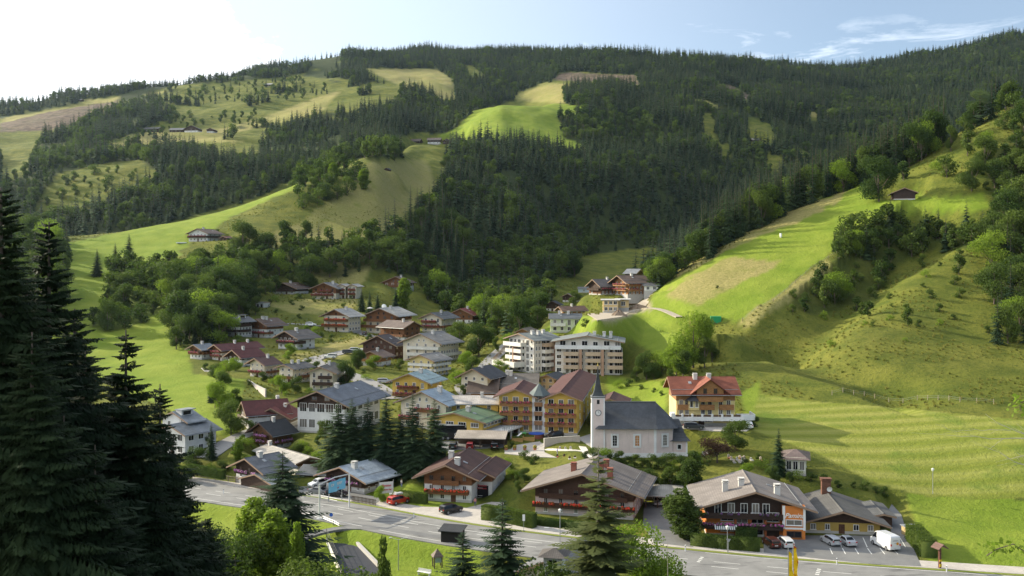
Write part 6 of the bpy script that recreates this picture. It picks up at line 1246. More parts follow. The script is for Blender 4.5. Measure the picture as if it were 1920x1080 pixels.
for u, top, Y, wf, lab, lb in ((470,930,142,1.5,'light green loose tree below the big roadside spruce',HC),(515,950,132,1.4,'second light green tree below the big roadside spruce',HC),(560,975,128,.6,'third light green tree at the lower edge beside the skating court',HC),(440,985,128,.9,'pale green tree at the lower edge left of the roadside spruce',HB),(600,1042,120,1.1,'round pale bush tree in front of the black court',HB[:1]),(680,1058,112,1.0,'leafy tree top at the lower edge under the black court',HB),(395,975,150,1.2,'dark round bush beside the stream',HB),(715,1000,110,.35,'thin bare topped tree in front of the black court',HC),(1010,1040,118,.9,'leafy tree beside the turret roof',HB)):
    tree('B', u, None, 0, lab, Y=Y, top=top, wf=wf, lib=lb)
tree('B', 640, None, 0, 'leafy bush at the lower edge left of the lamp post', Y=105, top=1062, wf=1.0, lib=HB)
G_ = 'dark spruces between school and pension'
for u, v, h, wf, lab in ((634,880,132,2.3,'pale green drooping conifer leftmost of the dark stand'),(660,885,142,1.7,'dark spruce second from the left of the stand beside the school'),(690,885,144,1.6,'dark spruce in the middle of the stand beside the school'),(724,888,154,1.7,'tallest dark spruce of the stand beside the school'),(752,888,124,1.8,'dark spruce behind the tallest one in the stand'),(774,890,158,1.45,'dark spruce in front of the cream guest house'),(814,885,142,1.45,'dark spruce rightmost of the stand, next to the bus'),(792,893,104,1.9,'short dark spruce between the two rightmost of the stand')):
    tree('S', u, v, h, lab, wf=wf, group=G_, lib=MIDS if wf > 1 else None)
for k, u, v, h, wf, lab in (('S',182,517,52,1.5,'lone spruce on the bright left meadow'),('S',242,500,64,1.5,'tall spruce at the top of the left thicket'),('S',216,502,48,1.4,'slim spruce beside the tall one above the left thicket'),
 ('S',1460,893,94,1.3,'spruce beside the hipped white building by the graveyard'),('S',396,862,72,1.1,'blue green pine in front of the grey roofed house'),('S',678,583,42,1.4,'leftmost spruce of the trio above the cream chalets'),('S',693,587,44,1.3,'middle spruce of the trio above the cream chalets'),('S',708,586,38,1.4,'rightmost spruce of the trio above the cream chalets'),('S',742,583,46,1.3,'dark spruce below the lone white chalet at the forest edge'),
 ('C',758,580,60,2.0,'light slender tree beside the lone chalet at the forest edge'),('C',1298,932,90,1.6,'tall column shaped tree beside the driveway hedge'),('C',1284,1012,98,2.3,'full column shaped tree in front of the carport driveway'),('B',1378,842,58,1.35,'feathery light green tree below the yellow guest house'),('B',1345,868,52,1.5,'copper brown leafed tree beside the church yard'),
 ('B',1300,690,112,.95,'big dark broadleaf tree on the slope above the church'),('B',1268,705,62,1.3,'broad dark tree below the big one above the church'),('B',1212,712,56,1.1,'rounded tree beside the white apartment block'),('B',1008,617,48,1.2,'sunlit round tree standing alone in the shaded hollow'),('B',898,668,68,1.15,'big round tree between the cream guest house and the lane'),('B',862,650,52,1.1,'round tree behind the cream guest house'),('B',875,690,34,1.2,'yellow green tree under the big round one'),
 ('B',433,817,72,.95,'round tree on the lawn beside the left lane'),('B',412,770,58,1.1,'dark leafy tree at the edge of the steep left meadow'),('B',424,718,46,1.1,'dark green tree above the steep left meadow'),('B',405,712,34,1.1,'small blue green tree below the red roofed terrace'),('B',442,696,28,1.1,'little tree beside the house with the steep dark red roof'),('B',649,728,56,.95,'yellow green round tree beside the cream three storey house'),('B',528,738,38,1.0,'small round garden tree below the cream house'),('B',494,715,20,1.2,'small light bush tree beside the stone wall'),('B',553,736,34,1.0,'young tree beside the three storey house'),
 ('B',545,666,24,1.2,'small tree in front of the dark timber gable'),('B',700,690,26,1.3,'grey green willow bush beside the parked cars'),('B',672,690,40,1.0,'light tree beside the small brown roofed chalet'),('B',714,942,34,.95,'bright green bush tree on the footway before the timber chalet'),('B',575,545,70,1.0,'tall leafy tree behind the double chalet'),('B',455,480,70,1.15,'huge round tree beside the lone farmhouse'),('B',492,480,48,1.3,'second big round tree right of the lone farmhouse'),('B',1648,378,92,.95,'tall round tree left of the dark hillside barn'),('B',1078,572,30,1.0,'sunlit bush tree in the hollow below the chalets'),('B',1822,358,64,1.0,'round green tree on the hill right of the barn'),
 ('S',1872,190,50,1.5,'big dark spruce on the skyline at the right'),('B',1840,215,48,1.2,'round tree beside the big skyline spruce'),('S',1670,430,58,1.4,'spruce below the hillside barn'),('S',1690,432,48,1.5,'second spruce below the hillside barn'),('B',1605,478,50,1.1,'flat topped pine at the meadow edge below the barn'),('S',1215,505,40,1.4,'dark spruce behind the wooden chalets'),('B',1228,505,36,1.2,'light tree behind the wooden chalets'),('C',448,862,40,2.0,'light young tree beside the small red hut'),('B',365,878,44,1.3,'leafy bush tree in front of the grey roofed house'),('B',420,885,24,1.5,'round bright bush by the wooden road railing'),('B',555,862,34,1.1,'leafy tree beside the brown timber chalet'),('B',1400,905,40,1.1,'dark bush tree behind the wide grey roof'),('B',610,820,36,1.1,'round green tree in front of the school'),
 ('B',700,452,30,1.2,'round tree on the meadow below the farm hamlet'),('B',740,302,30,1.1,'round tree left of the farm hamlet'),('B',1345,540,6,1.5,'tiny lone bush on the mown hillside'),('B',612,376,36,1.1,'leafy clump tree on the left meadow crest'),('C',680,355,40,2.2,'slender tree alone on the left meadow crest'),('C',625,340,36,2.2,'slender light tree on the left meadow crest'),('B',835,312,22,1.2,'small round tree at the corner of the forest'),('B',405,440,12,1.4,'small bush beside the white tarpaulin at the farmhouse')):
    kw = {}
    if 'copper' in lab: kw['lib'] = [pairmesh(broad(97, 7000, .017, 12, width=.5), [M_COP, M_BARK])]
    if 'feathery' in lab or 'bright green bush' in lab or 'yellow green' in lab or 'light' in lab and k == 'B': kw['lib'] = HB[1:]
    tree(k, u, v, h, lab, wf=wf, **kw)
# bushes in the village gardens, hedges
r_ = random.Random(11); GB = 'garden bushes between the village houses'
spots = [(445,640),(470,648),(545,655),(420,672),(388,695),(402,700),(512,722),(470,722),(536,742),(582,738),(600,742),(470,838),(448,838),(436,850),(460,862),(482,858),(560,640),(578,634),(600,632),(620,640),(560,655),(680,612),(700,640),(840,660),(860,672),(878,700),(870,712),(848,700),(690,712),(680,700),(560,560),(590,566),(520,566),(505,572),(460,590),(1042,620),(1010,632),(1020,640),(1100,612),(1250,800),(1265,815),(1385,812),(1240,742),(1225,735),(1160,728),(1180,724),(1205,730),(1245,722),(1420,860),(1430,880),(1395,872),(1330,872),(1310,868),(1480,898),(1500,900),(1520,902),(1545,905),(1640,925),(1655,930),(1620,918),(575,850),(590,858),(600,862),(565,842),(380,842),(350,900),(395,880),(1560,650),(1700,640),(1620,610),(1720,612),(1665,600),(1790,600),(1850,625),(960,838),(985,862),(1000,870),(960,880),(975,895),(948,872),(965,905)]
for u, v in spots: u += r_.uniform(-3, 3); tree('h', u, v, r_.uniform(9, 17)*(1.25 if v > 800 else 1), lm(u, v, 'green garden bush'), group=GB, wf=r_.uniform(.9, 1.4))
for u, v, h in ((418,745,52),(402,764,46),(442,764,38),(340,648,62),(354,636,70),(372,628,66),(392,634,66),(410,640,60),(330,655,44),(480,668,18),(462,670,17),(540,672,16),(592,702,26),(575,692,20),(668,692,30),(748,694,22),(856,722,30),(884,704,38),(932,694,22),(948,702,20),(955,652,30),(440,560,40),(470,556,36),(420,585,48),(455,592,44),(478,590,36),(505,620,18),(590,628,18),(575,622,14),(700,656,20),(690,640,16),(850,640,30),(915,648,36),(930,660,30),(870,742,22),(1240,700,46),(1258,720,30),(1280,706,52),(1320,690,60),(1335,680,40),(1228,712,34),(1195,716,30),(1415,800,22),(355,800,26),(372,815,22),(388,838,24),(470,812,26),(452,835,22),(598,838,24),(585,872,22),(600,885,26),(350,905,36),(330,900,40),(985,905,30),(970,925,26),(960,898,22),(1235,930,34),(1450,905,34),(1480,905,22),(1545,910,18),(1570,915,16),(1600,915,14)):
    u += r_.uniform(-2, 2); tree('b', u, v, h, lm(u, v, 'green leafy tree', None, r_.choice((.9, 1.0, 1.2))), wf=r_.uniform(.95, 1.4), group='leafy trees between the houses')
for u, v, h in ((384,640,58),(398,644,54),(365,645,48),(1448,905,40),(508,700,22),(395,755,38),(1565,470,34)): tree('S', u, v, h, lm(u, v, 'dark pointed spruce'), wf=1.25, group='spruces between the houses')
th = [(1100+i*15, 866+i*1.2) for i in range(13)]
for i, (u, v) in enumerate(th): tree('b', u, v+2, r_.uniform(20, 34), lm(u, v, 'dense dark tree'), group='trees below the church wall', wf=r_.uniform(1.0, 1.4))
for i in range(9): tree('b', 1180+i*13, 905+i*2, r_.uniform(26, 44), lm(1180+i*13, 905, 'dark crowded tree'), group='trees behind the carport', wf=r_.uniform(.9, 1.2))
def hedge(label, px, z, h, w, name='hedge'):
    """clipped hedge along ground points: a body of many leaf faces"""
    P_ = [pz(u, v, z) for u, v in px]; A_ = Arr(); r = np.random.RandomState(len(label)); m = MB()
    for (xa, ya), (xb, yb) in zip(P_, P_[1:]):
        L_ = math.hypot(xb-xa, yb-ya); tx, ty = (xb-xa)/L_, (yb-ya)/L_; n = int(L_*h*260)
        c = r.rand(n, 3); side = r.randint(0, 5, n); c[side == 0, 1] = 0; c[side == 1, 1] = 1; c[side >= 3, 2] = 1; c[:, 0] = c[:, 0]
        o = np.stack([xa+tx*c[:, 0]*L_-ty*(c[:, 1]-.5)*w, ya+ty*c[:, 0]*L_+tx*(c[:, 1]-.5)*w, z+c[:, 2]*h], 1)+r.normal(size=(n, 3))*.05
        t1 = r.normal(size=(n, 3)); t1 /= np.linalg.norm(t1, axis=1)[:, None]; t2 = np.cross(t1, r.normal(size=(n, 3))); t2 /= np.linalg.norm(t2, axis=1)[:, None]; s = .11
        V_ = np.stack([o-t1*s, o-t2*s*.6, o+t1*s, o+t2*s*.6], 1).reshape(-1, 3); k = np.arange(n)*4; A_.add(V_, np.concatenate([np.stack([k, k+1, k+2], 1), np.stack([k, k+2, k+3], 1)]))
        q = .88; c4 = [(xa-ty*w/2*q, ya+tx*w/2*q), (xb-ty*w/2*q, yb+tx*w/2*q), (xb+ty*w/2*q, yb-tx*w/2*q), (xa+ty*w/2*q, ya-tx*w/2*q)]
        V2 = [(x, y, z-.3) for x, y in c4]+[(x, y, z+h*.95) for x, y in c4]; A_.add(V2, [(4,5,6),(4,6,7),(0,1,5),(0,5,4),(1,2,6),(1,6,5),(2,3,7),(2,7,6),(3,0,4),(3,4,7)])
    o = link(name, A_.mesh('hedge', [M_LEAF])); return props(o, label, 'hedge')
hedge('tall clipped hedge along the footway before the orange guest house', [(1296,1021),(1340,1026),(1385,1030),(1425,1033)], -45.9, 1.9, 1.5)
hedge('box shaped sunlit hedge in front of the dark balconies', [(1379,1013),(1420,1015)], -45.9, 2.1, 1.0); hedge('clipped cypress hedge between pension and brown chalet', [(905,973),(940,977),(1002,990)], -45.9, 2.5, 1.6)
hedge('dark low hedge beside the red car', [(748,938),(800,944)], -45.9, 1.9, 1.2); hedge('broad ornamental hedge at the right end of the parking lot', [(1712,1012),(1742,1045)], -45.95, 2.6, 2.6); hedge('low hedge above the wooden railing by the left road', [(355,884),(420,896)], -44.6, 1.6, 1.2)
hedge('hedge around the garden of the brown chalet', [(980,978),(1060,988),(1140,994)], -45.9, 1.1, 1.4)
# ------------------------------------------------------------------ cars
def wheel_mesh(r, w):
    k = 'wheel%.2f' % r
    if k not in MATS:
        a = MB(); n = 14; a.tube((0, -w/2, 0), (0, w/2, 0), r, n=n); b = MB(); b.tube((0, -w/2-.012, 0), (0, w/2+.012, 0), r*.62, n=10); MATS[k] = (a.mesh('tyre', plain((.02,.02,.02), .9)), b.mesh('rim', plain((.35,.35,.37), .35, .7)))
    return MATS[k]
def carpaint(c):
    k = 'car%s' % (c,)
    if k not in MATS: t = NT('car_paint'); t.base(c, .28, .25); t.b.inputs['Coat Weight'].default_value = .6; MATS[k] = t.m
    return MATS[k]
def car(label, u, v, z, yaw, color, kind='hatch', group='parked cars of the village', Y=None):
    if z is None: x, y, z = hit(u, v, 118); z += .2
    else: x, y = pz(u, v, z)
    c = empty('van' if kind == 'van' else 'car', (x, y, z), math.radians(yaw), label, 'van' if kind == 'van' else 'car', group)
    S_ = {'hatch': [(-2.15,.70,.35,.80,.85,.70),(-2.1,.82,.30,.92,1.30,.62),(-1.5,.86,.26,.94,1.47,.64),(-.3,.88,.24,.95,1.50,.65),(.55,.88,.24,.95,1.40,.62),(1.25,.87,.24,.92,.95,.76),(2.0,.80,.28,.78,.80,.66),(2.15,.70,.36,.66,.68,.58)],
          'wagon': [(-2.35,.72,.36,.85,.9,.72),(-2.3,.84,.30,.94,1.36,.66),(-1.9,.88,.26,.96,1.50,.68),(-.3,.90,.24,.96,1.54,.68),(.65,.90,.24,.95,1.42,.64),(1.35,.88,.24,.92,.96,.78),(2.2,.80,.28,.80,.82,.66),(2.35,.70,.36,.66,.68,.58)],
          'sedan': [(-2.3,.72,.36,.85,.9,.72),(-2.2,.82,.30,.95,.98,.76),(-1.5,.87,.26,.95,1.02,.74),(-.9,.88,.24,.94,1.40,.62),(.4,.88,.24,.94,1.42,.62),(1.2,.87,.24,.90,.94,.76),(2.1,.80,.28,.76,.78,.66),(2.3,.70,.36,.64,.66,.58)],
          'suv': [(-2.3,.76,.42,.95,1.0,.76),(-2.25,.88,.36,1.02,1.50,.70),(-1.8,.92,.34,1.04,1.68,.72),(-.3,.93,.32,1.04,1.74,.72),(.6,.93,.32,1.02,1.60,.68),(1.25,.91,.32,1.0,1.08,.82),(2.1,.84,.36,.92,.94,.72),(2.3,.74,.44,.76,.78,.62)],
          'van': [(-2.9,.90,.42,1.25,2.35,.84),(-2.8,.97,.36,1.3,2.50,.86),(-1.5,.99,.32,1.3,2.56,.87),(.9,.99,.32,1.3,2.54,.86),(1.5,.98,.32,1.3,2.35,.80),(2.1,.95,.32,1.25,1.45,.84),(2.8,.88,.36,1.05,1.10,.74),(2.95,.78,.42,.85,.88,.66)]}[kind]
    m = MB(); secs = []
    for xx, hw, zb, zt, zr, hr in S_: secs.append([(xx, -hw, zb), (xx, -hw, (zb+zt)/2), (xx, -hw*.985, zt), (xx, -hr, zr-.04), (xx, -hr*.85, zr), (xx, hr*.85, zr), (xx, hr, zr-.04), (xx, hw*.985, zt), (xx, hw, (zb+zt)/2), (xx, hw, zb)])
    n = 10; V_ = [p for s in secs for p in s]; fs = []
    for k in range(len(secs)-1):
        for i in range(n): a, b = k*n+i, k*n+(i+1) % n; fs.append((a, b, b+n, a+n))
    fs += [tuple(range(n))[::-1], tuple(range((len(secs)-1)*n, len(secs)*n))]; m.solid(V_, fs); m.build('body', carpaint(color), c, smooth=False)
    g = MB(); e = .012; last = 4 if kind != 'van' else 5
    i0 = 1 if kind != 'sedan' else 2; rng_ = range(i0, last+0) if kind != 'van' else range(3, 5)
    for k in rng_:
        for sg in (1, -1):
            a, b = secs[k], secs[k+1]; P_ = []
            for s, t_ in ((a, .10), (b, .10), (b, .88), (a, .88)):
                lo, hi = s[2], s[3]; P_.append((s[2][0], sg*(abs(lo[1])+(abs(hi[1])-abs(lo[1]))*t_+e), lo[2]+(hi[2]-lo[2])*t_))
            g.poly(P_ if sg < 0 else P_[::-1])
    def screen(a, b, t0, t1, out):
        P_ = []
        for s, t_ in ((a, t0), (b, t1)): P_ += [(s, t_)]
        ya, yb = a[3][1]*.92, b[3][1]*.92 if b[3][2] > b[2][2]+.2 else b[2][1]*.88
        g.poly([(a[4][0]+out, ya, a[4][2]-.03), (a[4][0]+out, -ya, a[4][2]-.03), (b[4][0]+out, -yb, b[4][2]+.03), (b[4][0]+out, yb, b[4][2]+.03)])
    li = next(i for i in range(len(S_)-1, 0, -1) if S_[i][4] > S_[i][3]+.3); a, b = secs[li], secs[li+1]; g.poly([(a[4][0]+.03, a[4][1]*1.0, a[4][2]-.02), (b[4][0]-.06, b[4][1]*.98, b[4][2]+.06), (b[4][0]-.06, -b[4][1]*.98, b[4][2]+.06), (a[4][0]+.03, -a[4][1]*1.0, a[4][2]-.02)])
    if kind == 'sedan': a, b = secs[3], secs[2]; g.poly([(a[4][0]-.02, a[4][1], a[4][2]-.01), (a[4][0]-.02, -a[4][1], a[4][2]-.01), (b[4][0]+.05, -b[4][1], b[4][2]+.05), (b[4][0]+.05, b[4][1], b[4][2]+.05)])
    elif kind != 'van': s0 = S_[1]; xx = S_[1][0]-.035; g.poly([(xx-.02, .60, s0[3]+.05), (xx-.02, -.60, s0[3]+.05), (xx+.02, -.52, s0[4]-.08), (xx+.02, .52, s0[4]-.08)])
    g.build('windows', MATS.setdefault('carglass', plain((.012,.014,.018), .08, name='car_glass')), c)
    L = S_[-1][0]; R_ = .33 if kind not in ('van', 'suv') else .38; ty, ri = wheel_mesh(R_, .22)
    for sx in (-L*.62, L*.64):
        for sy in (-1, 1): w_ = link('wheel', ty, c, (sx, sy*(S_[3][1]-.09), R_)); link('rim', ri, w_)
    hl = MB(); hl.box(-.06, .06, -.16, .16, -.07, .07); hm = hl.mesh('lamp', plain((.7,.7,.72), .15)); tm = hl.mesh('lamp', plain((.35,.015,.012), .3))
    for sy in (-1, 1): link('headlight', hm, c, (L-.10, sy*.58, S_[-1][3]-.02)); link('tail_light', tm, c, (-L+.0, sy*(.62 if kind != 'van' else .80), .88 if kind != 'van' else 1.15), sc=(1, .8, 1.3) if kind != 'van' else (1, .5, 2.2))
    pm = MB(); pm.box(-.02, .02, -.26, .26, -.06, .06); link('number_plate', pm.mesh('plate', plain((.6,.6,.58))), c, (-L-.02, 0, .62))
    return c
SIL = (.42,.43,.45); WHT = (.72,.72,.72); BLK = (.012,.012,.014); DKG = (.05,.055,.06)
rc_ = car('red family car with a grey roof box beside the dark hedge', 747, 944, -45.88, 48, (.42,.03,.015), 'suv'); m = MB(); m.prism([(-.9,1.80),(.8,1.80),(.95,1.95),(.6,2.15),(-.7,2.15),(-.95,2.0)], 'y', -.42, .42) if False else m.box(-.9, .8, -.4, .4, 1.84, 2.12); props(m.build('roof_box', plain((.45,.46,.47), .3)), 'grey roof box', None); bpy.data.objects['roof_box'].parent = rc_
car('black sport utility car with its tail to the road before the pension', 846, 961, -45.88, 42, BLK, 'suv'); car('dark silver car parked left of the black one by the timber chalet', 599, 926, -45.88, -22, (.16,.165,.17), 'sedan'); car('black car parked under the blue banner', 632, 930, -45.88, -18, BLK, 'hatch'); car('white car parked at the porch behind the two dark cars', 598, 912, -45.88, 225, WHT, 'suv')
car('dark red brown estate car in front of the orange house door', 1446, 1023, -45.88, 96, (.09,.03,.02), 'wagon'); car('white estate car beside the dark red brown one', 1472, 1023, -45.88, 94, WHT, 'wagon'); car('silver hatchback left of the two before the ochre annex', 1557, 1019, -45.88, 101, SIL, 'hatch'); car('silver saloon right of the two before the ochre annex', 1587, 1020, -45.88, 98, SIL, 'sedan')
vn = car('tall white delivery van with small logo at the end of the parking lot', 1659, 1026, -45.88, 103, WHT, 'van'); m = MB(); m.lathe([(.001,0),(.22,0)], 0, 0, 14); q = m.build('logo', plain((.62,.28,.03)), vn, loc=(-2.96,-.35,1.35)); q.rotation_euler = (0, math.radians(-90), 0); m = MB(); m.box(-.012, .012, -.5, .5, 0, .05); m.box(-.012, .012, -.4, .4, .12, .16); m.box(-.012,.012,-.45,.25,-.35,-.31); m.build('lettering', plain((.25,.25,.28)), vn, loc=(-2.945,0,1.75))
m = MB(); m.box(-.02, .02, -.62, -.06, 1.35, 1.9); m.box(-.02,.02,.06,.62,1.35,1.9)
car('black car in front of the yellow hotel', 1039, 822, -41.0, 215, BLK, 'suv'); car('dark green estate car in front of the yellow guest house', 1301, 804, -37.0, -3, DKG, 'wagon'); car('white car half hidden behind the terrace of the yellow guest house', 1404, 802, -37.0, 82, WHT, 'hatch'); car('silver car parked left of the blue green roofed yellow house', 722, 719, None, 2, SIL, 'wagon')
car('white van on the pale lane of the left terraces', 619, 673, None, 175, (.66,.66,.6), 'suv'); car('dark car parked on the pale lane', 654, 664, None, 5, DKG, 'wagon'); car('white car parked just behind the dark one on the pale lane', 668, 660, None, 8, WHT, 'wagon'); car('white van parked on the upper lane beside the bushes', 583, 612, None, 0, WHT, 'suv'); car('dark car under the cream chalet', 684, 628, None, 90, DKG, 'hatch')
# the touring bus behind the long carport
b = empty('bus', ((862-U0)/F*238, 238, -41.28), 0, 'black touring bus with white lettering behind the long carport', 'bus'); m = MB(); m.prism([(-6.0,.45),(5.6,.45),(5.95,.9),(5.9,2.6),(5.55,3.45),(-5.9,3.5),(-6.0,3.2)], 'y', -1.25, 1.25); m.build('body', carpaint(BLK), b)
m = MB(); m.box(-5.9, 1.2, -1.2, 1.2, 3.505, 3.58); m.build('roof_panel', plain((.6,.6,.6), .4), b); m = MB(); m.box(-5.7, 5.3, -1.27, -1.252, 1.7, 2.9); m.build('windows', glassmat(), b); ty, ri = wheel_mesh(.48, .3)
for x in (-3.9, -2.7, 3.6):
    for sy in (-1, 1): w_ = link('wheel', ty, b, (x, sy*1.12, .48)); link('rim', ri, w_)
text('lettering', 'OSWALD', .95, M_TW, b, (1.2, -1.29, 1.35), space=1.35, extr=.03)
for sy in (-1, 1): m = MB(); m.box(5.9, 6.0, sy*.8-.2, sy*.8+.2, .9, 1.1); m.build('headlight', plain((.7,.7,.7), .2), b)
# ------------------------------------------------------------------ street furniture, fences, yards and small things
M_WPOLE = plain((.60,.60,.58), .45, .3, name='pole_metal'); M_DWOOD = wood((.10,.07,.05)); M_LWOOD = wood((.45,.28,.10)); M_STONE = plain((.40,.38,.35), .9, var=.25, name='stone'); M_YEL = plain((.62,.40,.02), .6, name='yellow'); M_BLU = plain((.03,.10,.45), .5, name='blue')
def P_at(u, v, z): x, y = pz(u, v, z); return (x, y, z)
# banner gantry over the road
g = empty('banner_gantry', P_at(655, 950, -45.9), 0, 'pale steel gantry carrying a light blue banner above the road', 'gantry'); x1_, y1_, _ = P_at(655, 950, -45.9); x2, y2, _ = P_at(599, 974, -46.1); dx, dy = x2-x1_, y2-y1_
m = MB(); m.tube((0,0,-.3), (0,0,6.3), .14, n=10); m.build('post', M_WPOLE, g, smooth=False); m = MB(); m.tube((dx,dy,-.4), (dx,dy,6.2), .14, n=10); m.box(dx-.5, dx+.5, dy-.5, dy+.5, -.35, -.0); m.build('post', M_WPOLE, g)
m = MB(); m.tube((0,0,6.25), (dx*.5,dy*.5,6.55), .11, n=8); m.tube((dx*.5,dy*.5,6.55), (dx,dy,6.15), .11, n=8); m.build('crossbar', M_WPOLE, g)
m = MB(); a, b_ = .13, .72; n = 12
for s in (0, 1):
    for i in range(n):
        t0, t1 = a+(b_-a)*i/n, a+(b_-a)*(i+1)/n; w0, w1 = .10*math.sin(i*1.1), .10*math.sin((i+1)*1.1); q = [(dx*t0+w0, dy*t0+s*.02, 5.9), (dx*t0+w0*2, dy*t0+s*.02-.1, 3.9), (dx*t1+w1*2, dy*t1+s*.02-.1, 3.9), (dx*t1+w1, dy*t1+s*.02, 5.9)]; m.poly(q if s else q[::-1])
t = NT('banner_cloth'); w_ = t.noise(t.coord('Object'), .8, 2); t.base(t.mix(w_, (.12,.42,.60), (.28,.58,.72)), .7); bn = m.build('banner', t.m, g)
for zt, s_, nm in ((5.2, .62, 'SOMMERFEST'), (4.45, .42, 'Saalbach')): 
    o = text('lettering', nm, s_, M_TW if zt > 5 else M_TR, bn, (dx*.43, dy*.43-.14, zt), math.atan2(-dy, -dx), extr=.01)
def post_lamp(label, loc, h, arm=None, kind='street_lamp', cat='street lamp', group='street lamps'):
    o = empty(kind, loc, 0, label, cat, group); m = MB(); m.tube((0,0,-.3), (0,0,h), .07, .05, n=8); m.build('pole', M_METAL, o)
    if arm == 'twin':
        for sg in (-1, 1): m = MB(); m.tube((0,0,h-.1), (sg*1.1,0,h+.25), .035, n=6); m.box(sg*1.1-.32*(sg < 0)-.02, sg*1.1+.32*(sg > 0)+.02, -.12, .12, h+.2, h+.32); m.build('lamp_head', M_WPOLE, o)
    elif arm == 'long': m = MB(); m.tube((0,0,h), (-1.8,0,h+.5), .045, n=6); m.box(-2.5, -1.75, -.14, .14, h+.44, h+.56); m.build('lamp_head', M_WPOLE, o)
    else: m = MB(); m.lathe([(.08,h),(.22,h+.12),(.26,h+.42),(.34,h+.45),(.10,h+.62),(.02,h+.72)], 0, 0, 10); m.build('lamp_head', plain((.62,.62,.58), .3), o)
    return o
post_lamp('white globe lamp beside the small wall and cars by the timber chalet', P_at(641,938,-45.88), 3.0); post_lamp('short lamp on a pole in front of the clipped hedge', P_at(1364,1035,-45.88), 3.6); post_lamp('twin headed lamp post on the lawn by the info kiosk', P_at(747,1068,-48.0), 4.8, 'twin')
post_lamp('thin lamp post before the garden of the brown chalet', P_at(1050,1000,-45.88), 3.6); post_lamp('grey lamp post with a drooping arm beside the turret house', P_at(1050,1050,-46.5), 4.6, 'long'); x_, y_, z_ = hit(1749, 926, 150); post_lamp('lone lamp post standing in the mown field', (x_, y_, z_), 4.4)
# signs
def sign(label, loc, h, shape, mat, name='road_sign'):
    o = empty(name, loc, 0, label, 'sign'); m = MB(); m.tube((0,0,-.2), (0,0,h), .035, n=6); m.build('pole', M_METAL, o); m = MB()
    if shape == 'disc': m.tube((0,-.05,h-.3), (0,-.02,h-.3), .32, n=18)
    elif shape == 'tri': m.prism([(-.38,h),(0,h-.62),(.38,h)], 'y', -.05, -.02)
    elif shape == 'box': m.box(-.22,.22,-.06,-.02,h-1.1,h)
    m.build('plate', mat, o); return o
sign('round blue road sign at the end of the railing below the gantry', P_at(621,982,-46.1), 1.9, 'disc', M_BLU); sign('grey yield sign seen from behind under the short lamp', P_at(1366,1036,-45.88), 2.2, 'tri', M_METAL); sign('narrow white and blue sign post by the roadside garden', P_at(982,996,-45.88), 2.9, 'box', M_TW)
o = empty('billboard', P_at(724,934,-45.9), math.radians(22), 'white advertising board with red script beside the bright green bush', 'sign'); m = MB(); [m.tube((x,0,-.3), (x,0,3.6), .05, n=6) for x in (-1.45, 1.45)]; m.build('post', M_METAL, o); m = MB(); m.box(-1.4,1.4,-.06,.0,1.0,3.2); bd = m.build('board', plaster((.66,.65,.63)), o); text('lettering', 'Pension', .6, M_TR, bd, (0,-.09,2.5), shear=.3); text('lettering', 'Zimmer frei', .42, M_TR, bd, (0,-.09,1.7), shear=.2)
mk = empty('marker_post', P_at(776,970,-45.9), 0, 'white reflector post on the verge before the pension', 'post', 'white roadside posts'); m = MB(); m.prism([(-.07,-.1),(.07,-.1),(.05,1.0),(-.07,.9)], 'y', -.05, .05); pm_ = m.build('post', plaster((.7,.7,.7)), mk); m = MB(); m.box(-.072,.06,-.055,.055,.68,.8); bm_ = m.build('band', plain((.02,.02,.02)), mk)
for u, v, lab in ((1285,1033,'white reflector post beside the driveway mouth'),(1569,1058,'white reflector post beside the flags and parking lot'),(1775,1072,'white reflector post at the right end of the road'),(419,925,'white reflector post on the near edge of the left road')):
    c_ = mk.copy(); COL.objects.link(c_); c_.location = P_at(u, v, -45.95); c_['label'] = lab
    for q in (pm_, bm_): d = q.copy(); d.parent = c_; COL.objects.link(d)
# two flag poles
t = NT('flag_cloth'); w_ = t.noise(t.coord('Object'), 1.3, 3); t.base(t.mix(t.ramp(w_, .5, .62), (.78,.50,.01), (.50,.10,.02)), .7); M_FLAG = t.m
for u, v, top, lab in ((1478,1118,1027,'yellow and red flag on the shorter pole, left one'),(1487,1112,1016,'yellow and red flag on the taller pole, right one')):
    x, y, z = P_at(u, v, -46.9); h = (V0-top)/F*y-z; o = empty('flag', (x, y, z), 0, lab, 'flag', 'flags beside the road'); m = MB(); m.tube((0,0,-.3), (0,0,h), .07, .05, n=8); m.build('pole', M_METAL, o); m = MB(); n = 12
    for s in (0, 1):
        for i in range(n):
            z0, z1 = h-.5-i*.38, h-.5-(i+1)*.38; w0, w1 = .18+.12*math.sin(i*.7+u)*(i/n)+.14*(i/n), .18+.12*math.sin((i+1)*.7+u)*((i+1)/n)+.14*((i+1)/n); y0, y1 = .15*math.sin(i*1.1), .15*math.sin((i+1)*1.1)
            q = [(.09, y0*.3+s*.02, z0), (.09, y1*.3+s*.02, z1), (.16+w1*2.0, y1+s*.02, z1-.35), (.16+w0*2.0, y0+s*.02, z0-.35)]; m.poly(q if s else q[::-1])
    m.build('cloth', M_FLAG, o)
